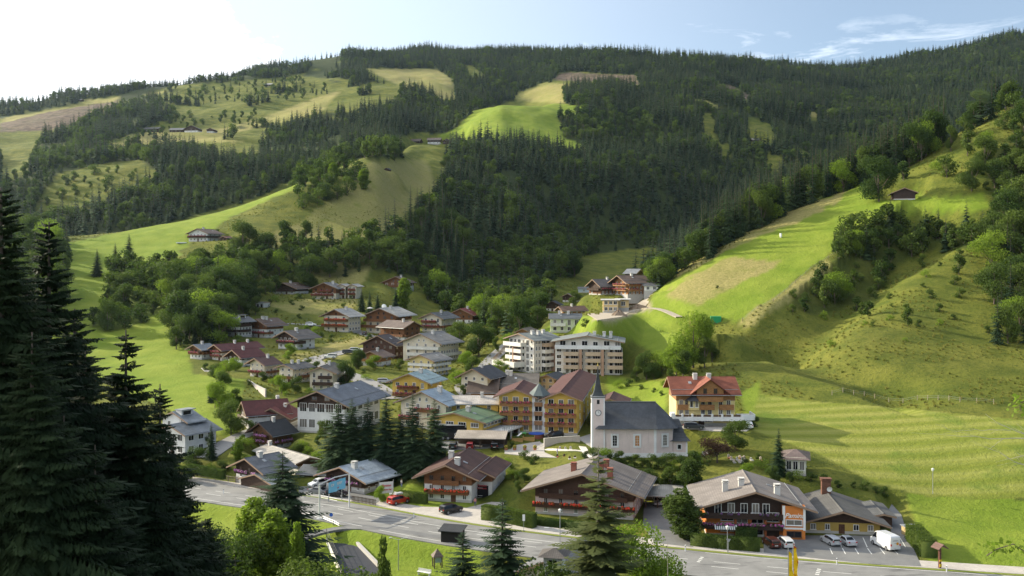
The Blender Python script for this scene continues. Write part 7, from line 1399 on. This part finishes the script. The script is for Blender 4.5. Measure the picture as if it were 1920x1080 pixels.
# railing of the left road and bridge
def rail(label, line, z, h, mat, posts=2.5, rails=(.35,.65,.95), name='railing', r=.06, cat='railing'):
    o = empty(name, (line[0][0], line[0][1], z if not callable(z) else z(*line[0][:2])), 0, label, cat); m = MB(); b0_ = o.location; acc = 0; pr = MB()
    zf = z if callable(z) else (lambda x, y: z)
    for (xa, ya), (xb, yb) in zip(line, line[1:]):
        za, zb = zf(xa, ya)-b0_.z, zf(xb, yb)-b0_.z
        for q in rails: m.tube((xa-b0_.x, ya-b0_.y, za+h*q), (xb-b0_.x, yb-b0_.y, zb+h*q), r, n=4)
        L_ = math.hypot(xb-xa, yb-ya); k = max(1, int(round(L_/posts)))
        for i in range(k): t_ = i/k; x, y = xa+(xb-xa)*t_-b0_.x, ya+(yb-ya)*t_-b0_.y; zz = za+(zb-za)*t_; pr.box(x-.07, x+.07, y-.07, y+.07, zz-.6, zz+h)
    m.build('rails', mat, o); pr.build('posts', mat, o); props(o.children[-1], kind='stuff') if False else None; return o
rail('long grey wooden railing along the back of the left road', [p for p in off(2.9) if 180 < U0+F*p[0]/p[1] < 505], -45.95, 1.15, wood((.22,.18,.14)), 2.5, (.3,.62,.97), r=.08)
rail('grey steel railing beside the lawn under the gantry', [pz(u, v, -46.1) for u, v in ((560,966),(585,972),(605,976),(625,984),(636,990))], -46.2, .9, M_METAL, 2.6, (.6,.97), r=.05)
rail('low grey fence in front of the two dark parked cars', [pz(u, v, -45.9) for u, v in ((572,932),(600,936),(632,943))], -45.95, .9, M_METAL, 2.6, (.5,.97), r=.05)
rail('weathered board fence in front of the timber chalet garden', [pz(u, v, -45.9) for u, v in ((660,940),(685,944),(706,948))], -45.95, 1.2, M_DWOOD, .35, (.3,.85), r=.05, name='fence', cat='fence')
def fence_line(label, px, sp, h, mat, gap=0):
    L_ = [hit(u, v, 118) for u, v in px]; o = empty('fence', L_[0], 0, label, 'fence'); b0_ = o.location
    pts = []
    for (xa, ya, _), (xb, yb, _) in zip(L_, L_[1:]):
        n = max(1, int(math.hypot(xb-xa, yb-ya)/sp)); pts += [(xa+(xb-xa)*i/n, ya+(yb-ya)*i/n) for i in range(n)]
    for x, y in pts[:95]:
        z = H(x, y); m = MB(); m.tube((x-b0_.x, y-b0_.y, z-.3-b0_.z), (x-b0_.x+.03, y-b0_.y, z+h-b0_.z), .09, .07, n=6); m.build('post', mat, o)
    m = MB(); [m.tube((a[0]-b0_.x, a[1]-b0_.y, H(*a)+h*q-b0_.z), (b[0]-b0_.x, b[1]-b0_.y, H(*b)+h*q-b0_.z), .02, n=3) for a, b in zip(pts, pts[1:]) for q in (.5, .85)]; m.build('wire', M_METAL, o)
fence_line('wire fence with pale posts above the mown field', [(1560,741),(1640,747),(1720,750),(1800,754),(1895,760)], 3.2, 1.25, wood((.40,.32,.24))); fence_line('old pasture fence climbing the lower edge of the bright meadow', [(1392,602),(1450,566),(1520,505),(1600,455),(1645,425)], 5.0, 1.2, wood((.20,.15,.11)))
fence_line('thin garden fence beside the hay field', [(632,664),(600,672),(575,680)], 2.0, 1.1, wood((.3,.25,.2)))
# skating court
z = -48.0; C_ = [pz(u, v, z) for u, v in ((612,1019),(670,1024),(712,1068),(712,1105),(650,1105))]; o = empty('sports_court', (C_[0][0], C_[0][1], z), 0, 'black surfaced sports court with pale boards and a tall mesh fence', 'court'); b0_ = o.location; lc = [(x-b0_.x, y-b0_.y) for x, y in C_]
m = MB(); m.poly([(x, y, .25) for x, y in lc][::-1]); [m.poly([(a[0],a[1],-.5),(b[0],b[1],-.5),(b[0],b[1],.25),(a[0],a[1],.25)][::-1]) for a, b in zip(lc, lc[1:]+lc[:1])]; m.build('surface', plain((.035,.037,.045), .7, name='court_surface'), o)
def wallrun(p, q, z0, z1, w): m = MB(); L_ = math.hypot(q[0]-p[0], q[1]-p[1]); nx, ny = -(q[1]-p[1])/L_*w/2, (q[0]-p[0])/L_*w/2; c4 = [(p[0]+nx,p[1]+ny),(q[0]+nx,q[1]+ny),(q[0]-nx,q[1]-ny),(p[0]-nx,p[1]-ny)]; m.solid([(x,y,z0) for x,y in c4]+[(x,y,z1) for x,y in c4], [(0,3,2,1),(4,5,6,7),(0,1,5,4),(1,2,6,5),(2,3,7,6),(3,0,4,7)]); return m
wallrun(lc[1], lc[2], -.4, .75, .5).build('concrete_kerb', M_STONE, o); wallrun(lc[0], lc[4], -.4, 1.1, .08).build('board', plaster((.62,.60,.55)), o); m = MB(); n = 7
for i in range(n+1): t_ = i/n; x, y = lc[0][0]+(lc[4][0]-lc[0][0])*t_*.6, lc[0][1]+(lc[4][1]-lc[0][1])*t_*.6; m.tube((x,y,0), (x,y,2.6), .05, n=5)
for q in (1.15, 1.6, 2.1, 2.6): m.tube((lc[0][0],lc[0][1],q), (lc[0][0]+(lc[4][0]-lc[0][0])*.6, lc[0][1]+(lc[4][1]-lc[0][1])*.6, q), .03, n=4)
m.build('mesh_fence', plain((.03,.035,.04), .6), o)
# info kiosk, dark hut by the road, wooden bell post, little gate house
x, y, z = P_at(820, 1064, -48.0); o = empty('info_kiosk', (x, y, z), .3, 'small wooden info kiosk with pointed roof on the lawn', 'kiosk'); m = MB(); [m.box(a*.62-.08, a*.62+.08, b*.62-.08, b*.62+.08, -.3, 2.0) for a in (-1, 1) for b in (-1, 1)]; m.build('post', M_DWOOD, o); m = MB(); m.lathe([(1.25, 1.85), (.55, 2.5), (.05, 3.0)], 0, 0, 4, ph=.785); m.lathe([(1.25,1.84),(.02,1.85)], 0, 0, 4, ph=.785); m.build('roof', roofmat((.17,.13,.11)), o); m = MB(); m.box(-.5,.5,-.66,-.62,.95,1.75); m.box(.62,.66,-.5,.5,.95,1.75); m.build('panel', plain((.20,.26,.25), .4), o)
x, y, z = P_at(849, 1016, -46.2); o = empty('wooden_hut', (x, y, z), -.25, 'small black wooden hut beside the near edge of the road', 'hut'); m = MB(); m.box(-1.7,1.7,-1.2,1.2,-.6,2.1); m.build('wall', plain((.018,.016,.015), .8), o); m = MB(); m.solid([(-2.1,-1.6,2.0),(2.1,-1.6,2.0),(2.1,1.6,2.45),(-2.1,1.6,2.45),(-2.1,-1.6,2.15),(2.1,-1.6,2.15),(2.1,1.6,2.6),(-2.1,1.6,2.6)], [(0,3,2,1),(4,5,6,7),(0,1,5,4),(1,2,6,5),(2,3,7,6),(3,0,4,7)]); m.build('roof', roofmat(RDK), o); m = MB(); m.box(-1.8,1.8,-1.3,1.3,-.7,.05); m.build('plinth', M_CONC, o)
x, y, z = P_at(1762, 1066, -46.0); o = empty('bell_post', (x, y, z), .3, 'wooden post with little roof beside the ornamental hedge', 'post'); m = MB(); m.box(-.16,.16,-.16,.16,-.3,3.2); m.build('post', wood((.12,.05,.035)), o); m = MB(); m.prism([(-.9,3.1),(0,3.75),(.9,3.1),(.9,3.2),(0,3.88),(-.9,3.2)][::-1], 'y', -.9, .9); m.build('roof', roofmat((.17,.10,.08)), o); m = MB(); m.box(-.2,.2,-.22,-.17,.3,.75); m.box(-.2,.2,-.22,-.17,1.1,1.4); m.build('plate', M_YEL, o)
x, y, z = P_at(1706, 1003, -45.9); o = empty('utility_box', (x, y, z), .1, 'small ochre masonry box with metal cover beside the ornamental hedge', 'utility box'); m = MB(); m.box(-1.1,1.1,-.8,.8,-.3,1.5); m.build('body', plaster((.40,.30,.14)), o); m = MB(); m.box(-1.3,1.3,-1.0,1.0,1.503,1.62); m.build('cover', M_METAL, o)
# carports
def carport(label, c0, c1, z, dep, h, roofc, posts, back=None):
    (xa, ya), (xb, yb) = c0, c1; L_ = math.hypot(xb-xa, yb-ya); rz = math.atan2(yb-ya, xb-xa); o = empty('carport', (xa, ya, z), rz, label, 'carport')
    m = MB(); m.solid([(-.4,-.6,h-.15),(L_+.4,-.6,h-.15),(L_+.4,dep+.4,h+.75),(-.4,dep+.4,h+.75),(-.4,-.6,h+.03),(L_+.4,-.6,h+.03),(L_+.4,dep+.4,h+.93),(-.4,dep+.4,h+.93)], [(0,3,2,1),(4,5,6,7),(0,1,5,4),(1,2,6,5),(2,3,7,6),(3,0,4,7)]); m.build('roof', sheetmat(roofc), o)
    for i in range(posts): x = L_*i/(posts-1); m = MB(); m.box(x-.11, x+.11, -.11, .11, -.4, h-.12); m.solid([(x-.06,-.05,h-.9),(x+.06,-.05,h-.9),(x+.9,-.05,h-.15),(x+.75,-.05,h-.15),(x-.06,.05,h-.9),(x+.06,.05,h-.9),(x+.9,.05,h-.15),(x+.75,.05,h-.15)], [(0,1,2,3),(7,6,5,4),(0,4,5,1),(1,5,6,2),(2,6,7,3),(3,7,4,0)]) if x < L_-1 else None; m.build('post', M_DWOOD, o)
    m = MB(); m.box(-.2, L_+.2, dep, dep+.2, -.4, h+.7); m.build('back_wall', M_DWOOD, o); return o
carport('long carport with plain grey roof behind the pension', (-12.8+0, 227.5), (-1.8, 226.5), -41.4, 5.0, 2.3, (.30,.26,.22), 5); carport('low carport with pale flat roof at the end of the driveway', pz(1211,951,-45.88), pz(1276,954,-45.88), -45.88, 5.5, 2.3, (.34,.32,.29), 4)
for u, lab, c_ in ((850,'dark car leftmost under the long carport',DKG),(882,'red car in the middle of the long carport',(.25,.02,.02)),(928,'dark car rightmost under the long carport',BLK)): car(lab, u, 840, -41.35, 88, c_, 'wagon')
car('silver car left under the low carport', 1233, 945, -45.86, 265, SIL, 'wagon'); car('silver car right under the low carport', 1258, 947, -45.86, 265, (.5,.5,.5), 'hatch')
# church yard: walls, path, graves
def lowwall(label, px, z, h, mat, w=.35, name='garden_wall'):
    P_ = [pz(u, v, z) for u, v in px]; o = empty(name, (P_[0][0], P_[0][1], z), 0, label, 'wall'); m = MB()
    for a, b in zip(P_, P_[1:]):
        q = wallrun((a[0]-P_[0][0], a[1]-P_[0][1]), (b[0]-P_[0][0], b[1]-P_[0][1]), -1.6, h, w); [m.poly([q.v[i] for i in f]) for f in q.f]
    m.build('wall', mat, o); m = MB()
    for a, b in zip(P_, P_[1:]): q = wallrun((a[0]-P_[0][0], a[1]-P_[0][1]), (b[0]-P_[0][0], b[1]-P_[0][1]), h+.003, h+.1, w+.12); [m.poly([q.v[i] for i in f]) for f in q.f]
    m.build('coping', M_STONE, o); return o
lowwall('curved pale stone wall between hotel yard and church garden', [(1020,838),(1050,835),(1087,833)], -41.6, 1.9, plaster((.50,.46,.42))); lowwall('grey timber retaining wall below the church garden', [(1019,861),(1045,866),(1080,873)], -43.4, 1.3, wood((.22,.21,.20), True)); lowwall('pale wall along the left terraces garden', [(462,716),(480,728),(498,737)], -36.2, 1.0, plaster((.5,.44,.40))); lowwall('stone wall around the garden terrace of the red roofed chalet', [(369,690),(384,700),(402,702)], -34.8, 1.0, M_STONE)
for lab, px, w in (('bright pale path leading from the hotel steps to the church', ((1092,838),(1098,848),(1106,858),(1118,864)), .8), ('narrow bright path across the church garden', ((1024,843),(1060,845),(1094,847)), .5)):
    L_ = smooth_track([hit(u, v, 150) for u, v in px]); P2 = [p[:2] for p in L_]; strip('footpath', [q+(H(*q),) for q in offset_line(P2, -w)], [q+(H(*q),) for q in offset_line(P2, w)], .14, plain((.60,.57,.52), .9), lab, 'footpath')
def stone_(label, u, v, h, mat, k):
    label = lm(u, v, label)
    x, y, z = hit(u, v, 150); o = empty('gravestone', (x, y, z), r_.uniform(-.2, .2), label, 'gravestone', 'gravestones in the church yard'); m = MB(); w = .22; h *= .62; m.prism([(-w,0),(w,0),(w,h*.75),(w*.5,h),(-w*.5,h),(-w,h*.75)], 'y', -.08, .08); m.build('headstone', mat, o); m = MB(); m.box(-.3,.3,-.9,.1,-.3,.08); m.build('grave_bed', flowermat((.45,.08,.05)) if k % 3 == 0 else M_STONE, o)
for k, (u, v) in enumerate(((1366,858),(1371,861),(1382,862),(1387,858),(1391,863),(1395,860),(1399,866),(1386,866),(1408,862),(1426,863),(1392,868),(1376,866),(1322,852),(1325,850),(1318,853))): stone_('pale upright gravestone' if k % 2 else 'grey gravestone', u, v, r_.uniform(.8, 1.3), plaster((.60,.50,.42)) if k % 2 else M_STONE, k)
for k, (u, v) in enumerate(((1050,842),(1060,842),(1070,842),(1058,856),(1068,860),(1078,858),(1045,856))): stone_('small dark grave marker' if k > 2 else 'low grave stone', u, v, r_.uniform(.7, 1.1), M_DWOOD if k > 2 else M_STONE, k)
# play things by the hotel
x, y, z = P_at(1006, 820, -41.2); o = empty('trampoline', (x, y, z), 0, 'round blue edged pool standing before the hotel stair tower', 'pool'); m = MB(); m.lathe([(1.75,-.3),(1.75,.9),(1.6,.95),(1.55,.9)], 0, 0, 18); m.build('side', M_BRICK, o); m = MB(); m.lathe([(1.9,.9),(1.9,1.0),(1.3,1.0),(.01,.95)], 0, 0, 18); m.build('rim', M_BLU, o); o.name = 'garden_pool'
x, y, z = P_at(982, 824, -41.2); o = empty('slide', (x, y, z), .4, 'green and white play slide on the hotel lawn', 'slide'); m = MB(); m.tube((-.5,0,0),(-.5,0,2.2),.06,n=5); m.tube((.4,0,0),(.4,0,2.2),.06,n=5); m.box(-.6,.5,-.5,.5,1.5,1.6); m.build('frame', plain((.08,.35,.10)), o); m = MB(); m.solid([(-.6,-.5,1.6),(-.6,.2,1.6),(-2.6,.2,.2),(-2.6,-.5,.2),(-.6,-.5,1.7),(-.6,.2,1.7),(-2.6,.2,.3),(-2.6,-.5,.3)], [(0,3,2,1),(4,5,6,7),(0,1,5,4),(1,2,6,5),(2,3,7,6),(3,0,4,7)]); m.build('chute', M_TW, o)
for u, v, lab in ((970,828,'yellow wooden planter box left of the slide'),(992,826,'yellow wooden planter box right of the slide')):
    x, y, z = P_at(u, v, -41.4); o = empty('planter', (x, y, z), 0, lab, 'planter', 'wooden planters on the hotel lawn'); m = MB(); m.box(-1.3,1.3,-.35,.35,-.2,.9); m.box(-1.35,-1.25,-.4,.4,0,1.2); m.box(1.25,1.35,-.4,.4,0,1.2); m.build('box', M_LWOOD, o); m = MB(); m.box(-1.2,1.2,-.3,.3,.9,1.25); m.build('plants', M_LEAF, o)
# awning umbrellas and seats
def parasol(label, loc, col, r=1.5, h=2.4): o = empty('parasol', loc, 0, label, 'parasol'); m = MB(); m.tube((0,0,0),(0,0,h),.03,n=6); m.build('pole', M_METAL, o); m = MB(); m.lathe([(r,h-.35),(r*.5,h-.1),(.03,h+.12)], 0, 0, 8); m.lathe([(r,h-.36),(.03,h-.05)], 0, 0, 8); m.build('canopy', plain(col), o)
parasol('closed red parasol on the lawn between pension and brown chalet', P_at(978,936,-45.9), (.5,.03,.03), .3, 1.9); parasol('white parasol on the terrace of the wide chalet', hit(680+14, 612, 150)[:2]+(-20.6,), (.6,.6,.58), 1.6)
def chair_(label, loc, rz): o = empty('garden_chair', loc, rz, label, 'chair', 'white garden chairs'); m = MB(); m.box(-.28,.28,-.28,.28,.38,.44); m.build('seat', M_TW, o); m = MB(); m.box(-.28,.28,.25,.31,.44,1.0); m.build('backrest', M_TW, o); [MBbox(o, a, b) for a in (-.24,.24) for b in (-.24,.24)]
def MBbox(o, a, b): m = MB(); m.box(a-.03,a+.03,b-.03,b+.03,-.1,.38); m.build('leg', M_TW, o)
for u, v, rz in ((985,938,.6),(989,941,-2),(993,934,2.8),(733,930,.4),(743,931,2.5),(737,934,-1)): chair_(lm(u, v, 'white garden chair'), P_at(u, v, -45.9), rz)
# bench and things on the near lawn
o = empty('bench', P_at(795, 1078, -48.0), -.5, 'white bench at the lower edge of the lawn', 'bench'); m = MB(); m.box(-1.2,1.2,-.25,.25,.4,.47); m.build('seat', M_TW, o); m = MB(); m.box(-1.2,1.2,.22,.28,.5,.9); m.build('backrest', M_TW, o); [[(lambda mm: (mm.box(a-.05,a+.05,-.2,.2,-.1,.4), mm.build('leg', M_TW, o)))(MB()) for a in (-1, 1)]]
# green container and white trough on the hill, dirt heaps
x, y, z = hit(1342, 603, 150); o = empty('container', (x, y, z), -.1, 'bright green container at the foot of the bright meadow', 'container'); m = MB(); m.box(-1.8,1.8,-1.1,1.1,-.6,1.9); m.build('body', plain((.02,.28,.10), .5), o); m = MB(); [m.box(-1.75+i*.35,-1.6+i*.35,-1.16,-1.103,-.4,1.8) for i in range(10)]; m.build('ribs', plain((.015,.22,.08), .5), o)
x, y, z = hit(1464, 445, 150); o = empty('salt_trough', (x, y, z), .5, 'small white trough upright on the bright meadow', 'trough'); m = MB(); m.lathe([(.35,-.1),(.5,.4),(.5,1.7),(.42,1.75),(.3,1.6)], 0, 0, 10); m.build('body', M_TW, o)
for u, v, r, h, lab in ((1160,592,3.2,1.9,'brown heap of dug earth before the unfinished house'),(1198,578,4.5,1.5,'long heap of rubble beside the gravel lane'),(1218,543,3.2,1.6,'dark rock heap beside the wooden chalet lane')):
    x, y, z = hit(u, v, 150); m = MB(); n = 20; rr = random.Random(u); prof = [(1,-.4),(.85,.1),(.55,.55),(.25,.9),(.03,1.0)]; m.lathe([(r*a, h*b) for a, b in prof], 0, 0, n); m.v = [(a*(1+rr.uniform(-.18,.18)), b*.7*(1+rr.uniform(-.18,.18)), c*(1+rr.uniform(-.25,.25))) for a, b, c in m.v]; props(m.build('earth_heap', plain((.23,.17,.12) if u != 1218 else (.10,.095,.09), .95, var=.35, name='soil'), loc=(x, y, z)), lab, 'heap')
m = MB(); m.box(-1.6,1.6,-.9,.9,0,.06); x, y, z = hit(1184, 580, 150); props(m.build('tarpaulin', plain((.02,.30,.34), .5), loc=(x, y, z+.6)), 'turquoise tarpaulin lying beside the rubble heap', 'tarpaulin'); m = MB(); m.box(-3,3,-1.3,1.3,0,.5); x, y, z = hit(341, 456, 150); props(m.build('tarpaulin', plain((.6,.62,.64), .4), loc=(x, y, z)), 'white sheet lying beside the lone farmhouse', 'sheet')
# satellite dish on the wide chalet
x, y, z = (710+7-U0)/F*432, 438, (V0-578)/F*438; o = empty('satellite_dish', (x, y, z-.8), .5, 'big white dish on the ridge of the wide chalet', 'satellite dish'); m = MB(); m.tube((0,0,-1),(0,0,1.2),.08,n=6); m.build('mast', M_METAL, o); m = MB(); m.lathe([(.02,.25),(.7,.12),(1.15,-.2)], 0, 0, 16); q = m.build('reflector', M_TW, o, loc=(0,-.1,1.6)); q.rotation_euler = (math.radians(70), 0, 0)
# ramp bridge to the wooden house above the lane
lw = [hit(u, v, 150) for u, v in ((925,680),(940,664),(955,648),(968,637))]; rail('wooden railing along the lane below the shaded house', [(p[0], p[1]) for p in lw], lambda x, y: H(x, y)+.3, 1.4, wood((.33,.20,.10)), 2.5, (.35,.7,.98), r=.09)
# flower tubs by the hotel square
for k, u in enumerate((949, 965, 984, 1003)):
    x, y, z = P_at(u, 844, -41.6); o = empty('flower_tub', (x, y, z), 0, ('leftmost','second','third','rightmost')[k]+' flower tub along the sunlit hotel square', 'flower tub', 'flower tubs on the square'); m = MB(); m.lathe([(.3,0),(.42,.5),(.36,.5)], 0, 0, 10); m.build('tub', plain((.35,.16,.08), .8), o); m = MB(); m.lathe([(.3,.45),(.5,.75),(.3,1.1),(.03,1.2)], 0, 0, 8); m.build('plant', flowermat((.35,.25,.03)), o)
# ------------------------------------------------------------------ people: one skinned body each, clothes as separate children
SKIN = plain((.45,.27,.19), .6, name='skin')
def person(label, loc, rz, shirt, trousers, step=.18, sit=False):
    J = {'pel':(0,0,.95,.13),'wai':(0,0,1.08,.115),'che':(0,.01,1.32,.145),'nek':(0,0,1.50,.055),'hed':(0,-.01,1.64,.095),'top':(0,0,1.76,.07)}
    if sit: J = {k: (a, b, c-.45, r) for k, (a, b, c, r) in J.items()}
    for s, nm in ((-1,'l'),(1,'r')):
        f = step*s; o_ = -.45 if sit else 0
        J[nm+'sh'] = (.19*s,0,1.42+o_,.055); J[nm+'el'] = (.25*s,.03-f*.4,1.14+o_,.04); J[nm+'wr'] = (.25*s,-.10-f*.6,.92+o_,.028); J[nm+'ha'] = (.25*s,-.14-f*.6,.83+o_,.032)
        if sit: J[nm+'hi'] = (.10*s,0,.48,.09); J[nm+'kn'] = (.12*s,-.44,.50,.06); J[nm+'an'] = (.12*s,-.46,.08,.04); J[nm+'to'] = (.12*s,-.62,.04,.035)
        else: J[nm+'hi'] = (.10*s,0,.90,.09); J[nm+'kn'] = (.11*s,-f*.5-.02,.50,.06); J[nm+'an'] = (.11*s,-f,.09,.04); J[nm+'to'] = (.11*s,-f-.17,.04,.035)
    E = [('pel','wai'),('wai','che'),('che','nek'),('nek','hed'),('hed','top')]+[e for n in 'lr' for e in (('che',n+'sh'),(n+'sh',n+'el'),(n+'el',n+'wr'),(n+'wr',n+'ha'),('pel',n+'hi'),(n+'hi',n+'kn'),(n+'kn',n+'an'),(n+'an',n+'to'))]
    def skin(nm, keys, mat, grow, par):
        ks = [k for k in J if k in keys]; ix = {k: i for i, k in enumerate(ks)}; me = bpy.data.meshes.new(nm); me.from_pydata([J[k][:3] for k in ks], [(ix[a], ix[b]) for a, b in E if a in ix and b in ix], [])
        o = link(nm, me, par); md = o.modifiers.new('skin', 'SKIN'); o.modifiers.new('sub', 'SUBSURF').levels = 1
        for k, d in zip(ks, me.skin_vertices[0].data if me.skin_vertices else []): d.radius = (J[k][3]+grow,)*2; d.use_root = k == 'pel'
        me.materials.append(mat); return o
    o = empty('person', loc, rz, label, 'person')
    def bake(ob):
        me = bpy.data.meshes.new_from_object(ob.evaluated_get(bpy.context.evaluated_depsgraph_get())); ob.modifiers.clear(); ob.data = me; return ob
    for nm, keys, mat, g_ in (('body', list(J), SKIN, 0), ('shirt', ['pel','wai','che','lsh','lel','rsh','rel'], plain(shirt, .8), .016), ('trousers', ['pel','lhi','lkn','lan','rhi','rkn','ran'], plain(trousers, .8), .016)):
        q = skin(nm, keys, mat, g_, o)
        if not q.data.skin_vertices: bpy.context.view_layer.update()
        if q.data.skin_vertices:
            ks = [k for k in J if k in keys]
            for k, d in zip(ks, q.data.skin_vertices[0].data): d.radius = (J[k][3]+g_,)*2; d.use_root = k == 'pel'
        bake(q)
    hz_ = J['hed'][2]; m = MB(); m.lathe([(.098,hz_-.02),(.115,hz_+.04),(.10,hz_+.12),(.03,hz_+.16)], 0, .025, 10); m.build('hair', plain((.06,.035,.02), .8), o); m = MB(); m.box(-.012,.012,-.125,-.09,hz_-.03,hz_+.01); m.build('nose', SKIN, o); return o
try:
    person('person in pink shirt and dark trousers walking out of the pension garage', P_at(891,950,-45.88), .3, (.5,.22,.22), (.10,.10,.14)); person('person in white standing on the shaded lawn left of the pension', P_at(753,914,-45.0), 1.2, (.6,.6,.62), (.15,.2,.35), .05); person('person in a blue shirt among the graves by the hotel wall', (hit(1050,854,150)[0]-.6, hit(1050,854,150)[1], hit(1050,854,150)[2]), 2.0, (.04,.12,.5), (.3,.3,.32), .1)
except Exception as ex: print('person failed', ex)
# ------------------------------------------------------------------ bare branch reaching in from a tree beside the viewpoint
o = empty('bare_branch', pix(2010, 940, 16), 0, 'pale leafless branch reaching in from the right edge over the mown field', 'branch'); b0_ = Vector(o.location); rb = random.Random(4); m = MB()
def twig(p, q, r0, r1, n, depth):
    p = Vector(p); q = Vector(q); prev = p; pr = r0
    for i in range(1, n+1):
        t_ = i/n; c_ = p.lerp(q, t_)+Vector((rb.uniform(-.02,.02), rb.uniform(-.05,.05), rb.uniform(-.03,.03)))*(q-p).length*.6; r = r0+(r1-r0)*t_; m.tube(tuple(prev-b0_), tuple(c_-b0_), pr, r, n=5, caps=False)
        if depth and rb.random() < .65: d = (q-p)*rb.uniform(.15,.35)+Vector((rb.uniform(-.1,.1), rb.uniform(-.3,.3), rb.uniform(-.25,.3)))*(q-p).length*.4; twig(c_, c_+d, r*.55, .001, 3, depth-1)
        prev, pr = c_, r
for a, b, r0 in (((1990,850,16),(1848,778,16),.011),((1960,828,16),(1772,812,15.5),.008),((1895,808,16),(1805,806,15.6),.004),((2000,905,16),(1855,842,16),.008),((1925,853,16),(1884,862,16),.004),((1990,880,16),(1900,868,15.6),.006),((2010,940,16),(1990,850,16),.02)): twig(pix(*a), pix(*b), r0, .0018, 7, 1)
m.build('twigs', plain((.36,.32,.27), .9, name='dead_wood'), o)
def sprig(label, pts, mat, s=.035):
    o = empty('leafy_sprig', pix(*pts[0]), 0, label, 'sprig'); b0_ = Vector(o.location); A_ = Arr(); r = np.random.RandomState(3); m = MB()
    for a, b in zip(pts, pts[1:]): m.tube(tuple(Vector(pix(*a))-b0_), tuple(Vector(pix(*b))-b0_), .006, n=5)
    P_ = np.array([tuple(Vector(pix(*a)).lerp(Vector(pix(*b)), t_)-b0_) for a, b in zip(pts, pts[1:]) for t_ in np.linspace(0, 1, 14)]); n = len(P_)*2; o_ = np.repeat(P_, 2, 0)+r.normal(size=(n, 3))*.07
    t1 = r.normal(size=(n, 3)); t1 /= np.linalg.norm(t1, axis=1)[:, None]; t2 = np.cross(t1, r.normal(size=(n, 3))); t2 /= np.linalg.norm(t2, axis=1)[:, None]
    V_ = np.stack([o_-t1*s, o_-t2*s*.55, o_+t1*s, o_+t2*s*.55], 1).reshape(-1, 3); k = np.arange(n)*4; A_.add(V_, np.concatenate([np.stack([k, k+1, k+2], 1), np.stack([k, k+2, k+3], 1)])); link('leaves', A_.mesh('leaves', [mat]), o); m.build('stem', M_BARK, o)
sprig('yellow leaf tips entering at the right edge over the pasture fence', [(1945,745,12),(1912,755,12),(1914,770,12)], M_LEAFL); sprig('yellow green leaf tips entering low at the right edge', [(1945,1050,11),(1900,1020,11),(1868,1030,11),(1850,1042,11)], M_LEAFL)
# ------------------------------------------------------------------ the evening air between the viewpoint and the far ridges
m = MB(); m.box(-3400, 3900, -60, 4400, GZ.min()-30, 780); hz = m.mesh('haze', [])
tm = bpy.data.materials.new('haze_air'); tm.use_nodes = True; tn = tm.node_tree.nodes; tn.clear(); ho = tn.new('ShaderNodeOutputMaterial'); pv = tn.new('ShaderNodeVolumePrincipled')
pv.inputs['Color'].default_value = (0.62, 0.80, 1.0, 1); pv.inputs['Density'].default_value = 0.000017; pv.inputs['Anisotropy'].default_value = 0.55
tm.node_tree.links.new(pv.outputs[0], ho.inputs['Volume']); hz.materials.append(tm); props(link('haze', hz), 'thin bluish evening haze over the valley', 'haze', kind='stuff')
# ------------------------------------------------------------------ look-alikes that still share a label are told apart by their order across the picture
ORD = ['leftmost', 'second from left', 'third from left', 'fourth from left', 'fifth from left', 'sixth from left', 'seventh from left', 'eighth from left', 'ninth from left', 'tenth from left', 'eleventh from left', 'twelfth from left']
same = {}
for o in COL.objects:
    if o.parent is None and 'label' in o and 'category' in o: same.setdefault(o['label'], []).append(o)
for lab, L_ in same.items():
    if len(L_) < 2: continue
    L_.sort(key=lambda o: o.location.x/max(1, o.location.y)); n = len(L_)
    for i, o in enumerate(L_):
        w = (ORD[i] if i < min(len(ORD), (n+1)//2+1) else ORD[n-1-i].replace('left', 'right') if n-1-i < len(ORD) else None)
        if i == n-1: w = 'rightmost'
        if w: o['label'] = ' '.join((w+' '+lab).split()[:16])
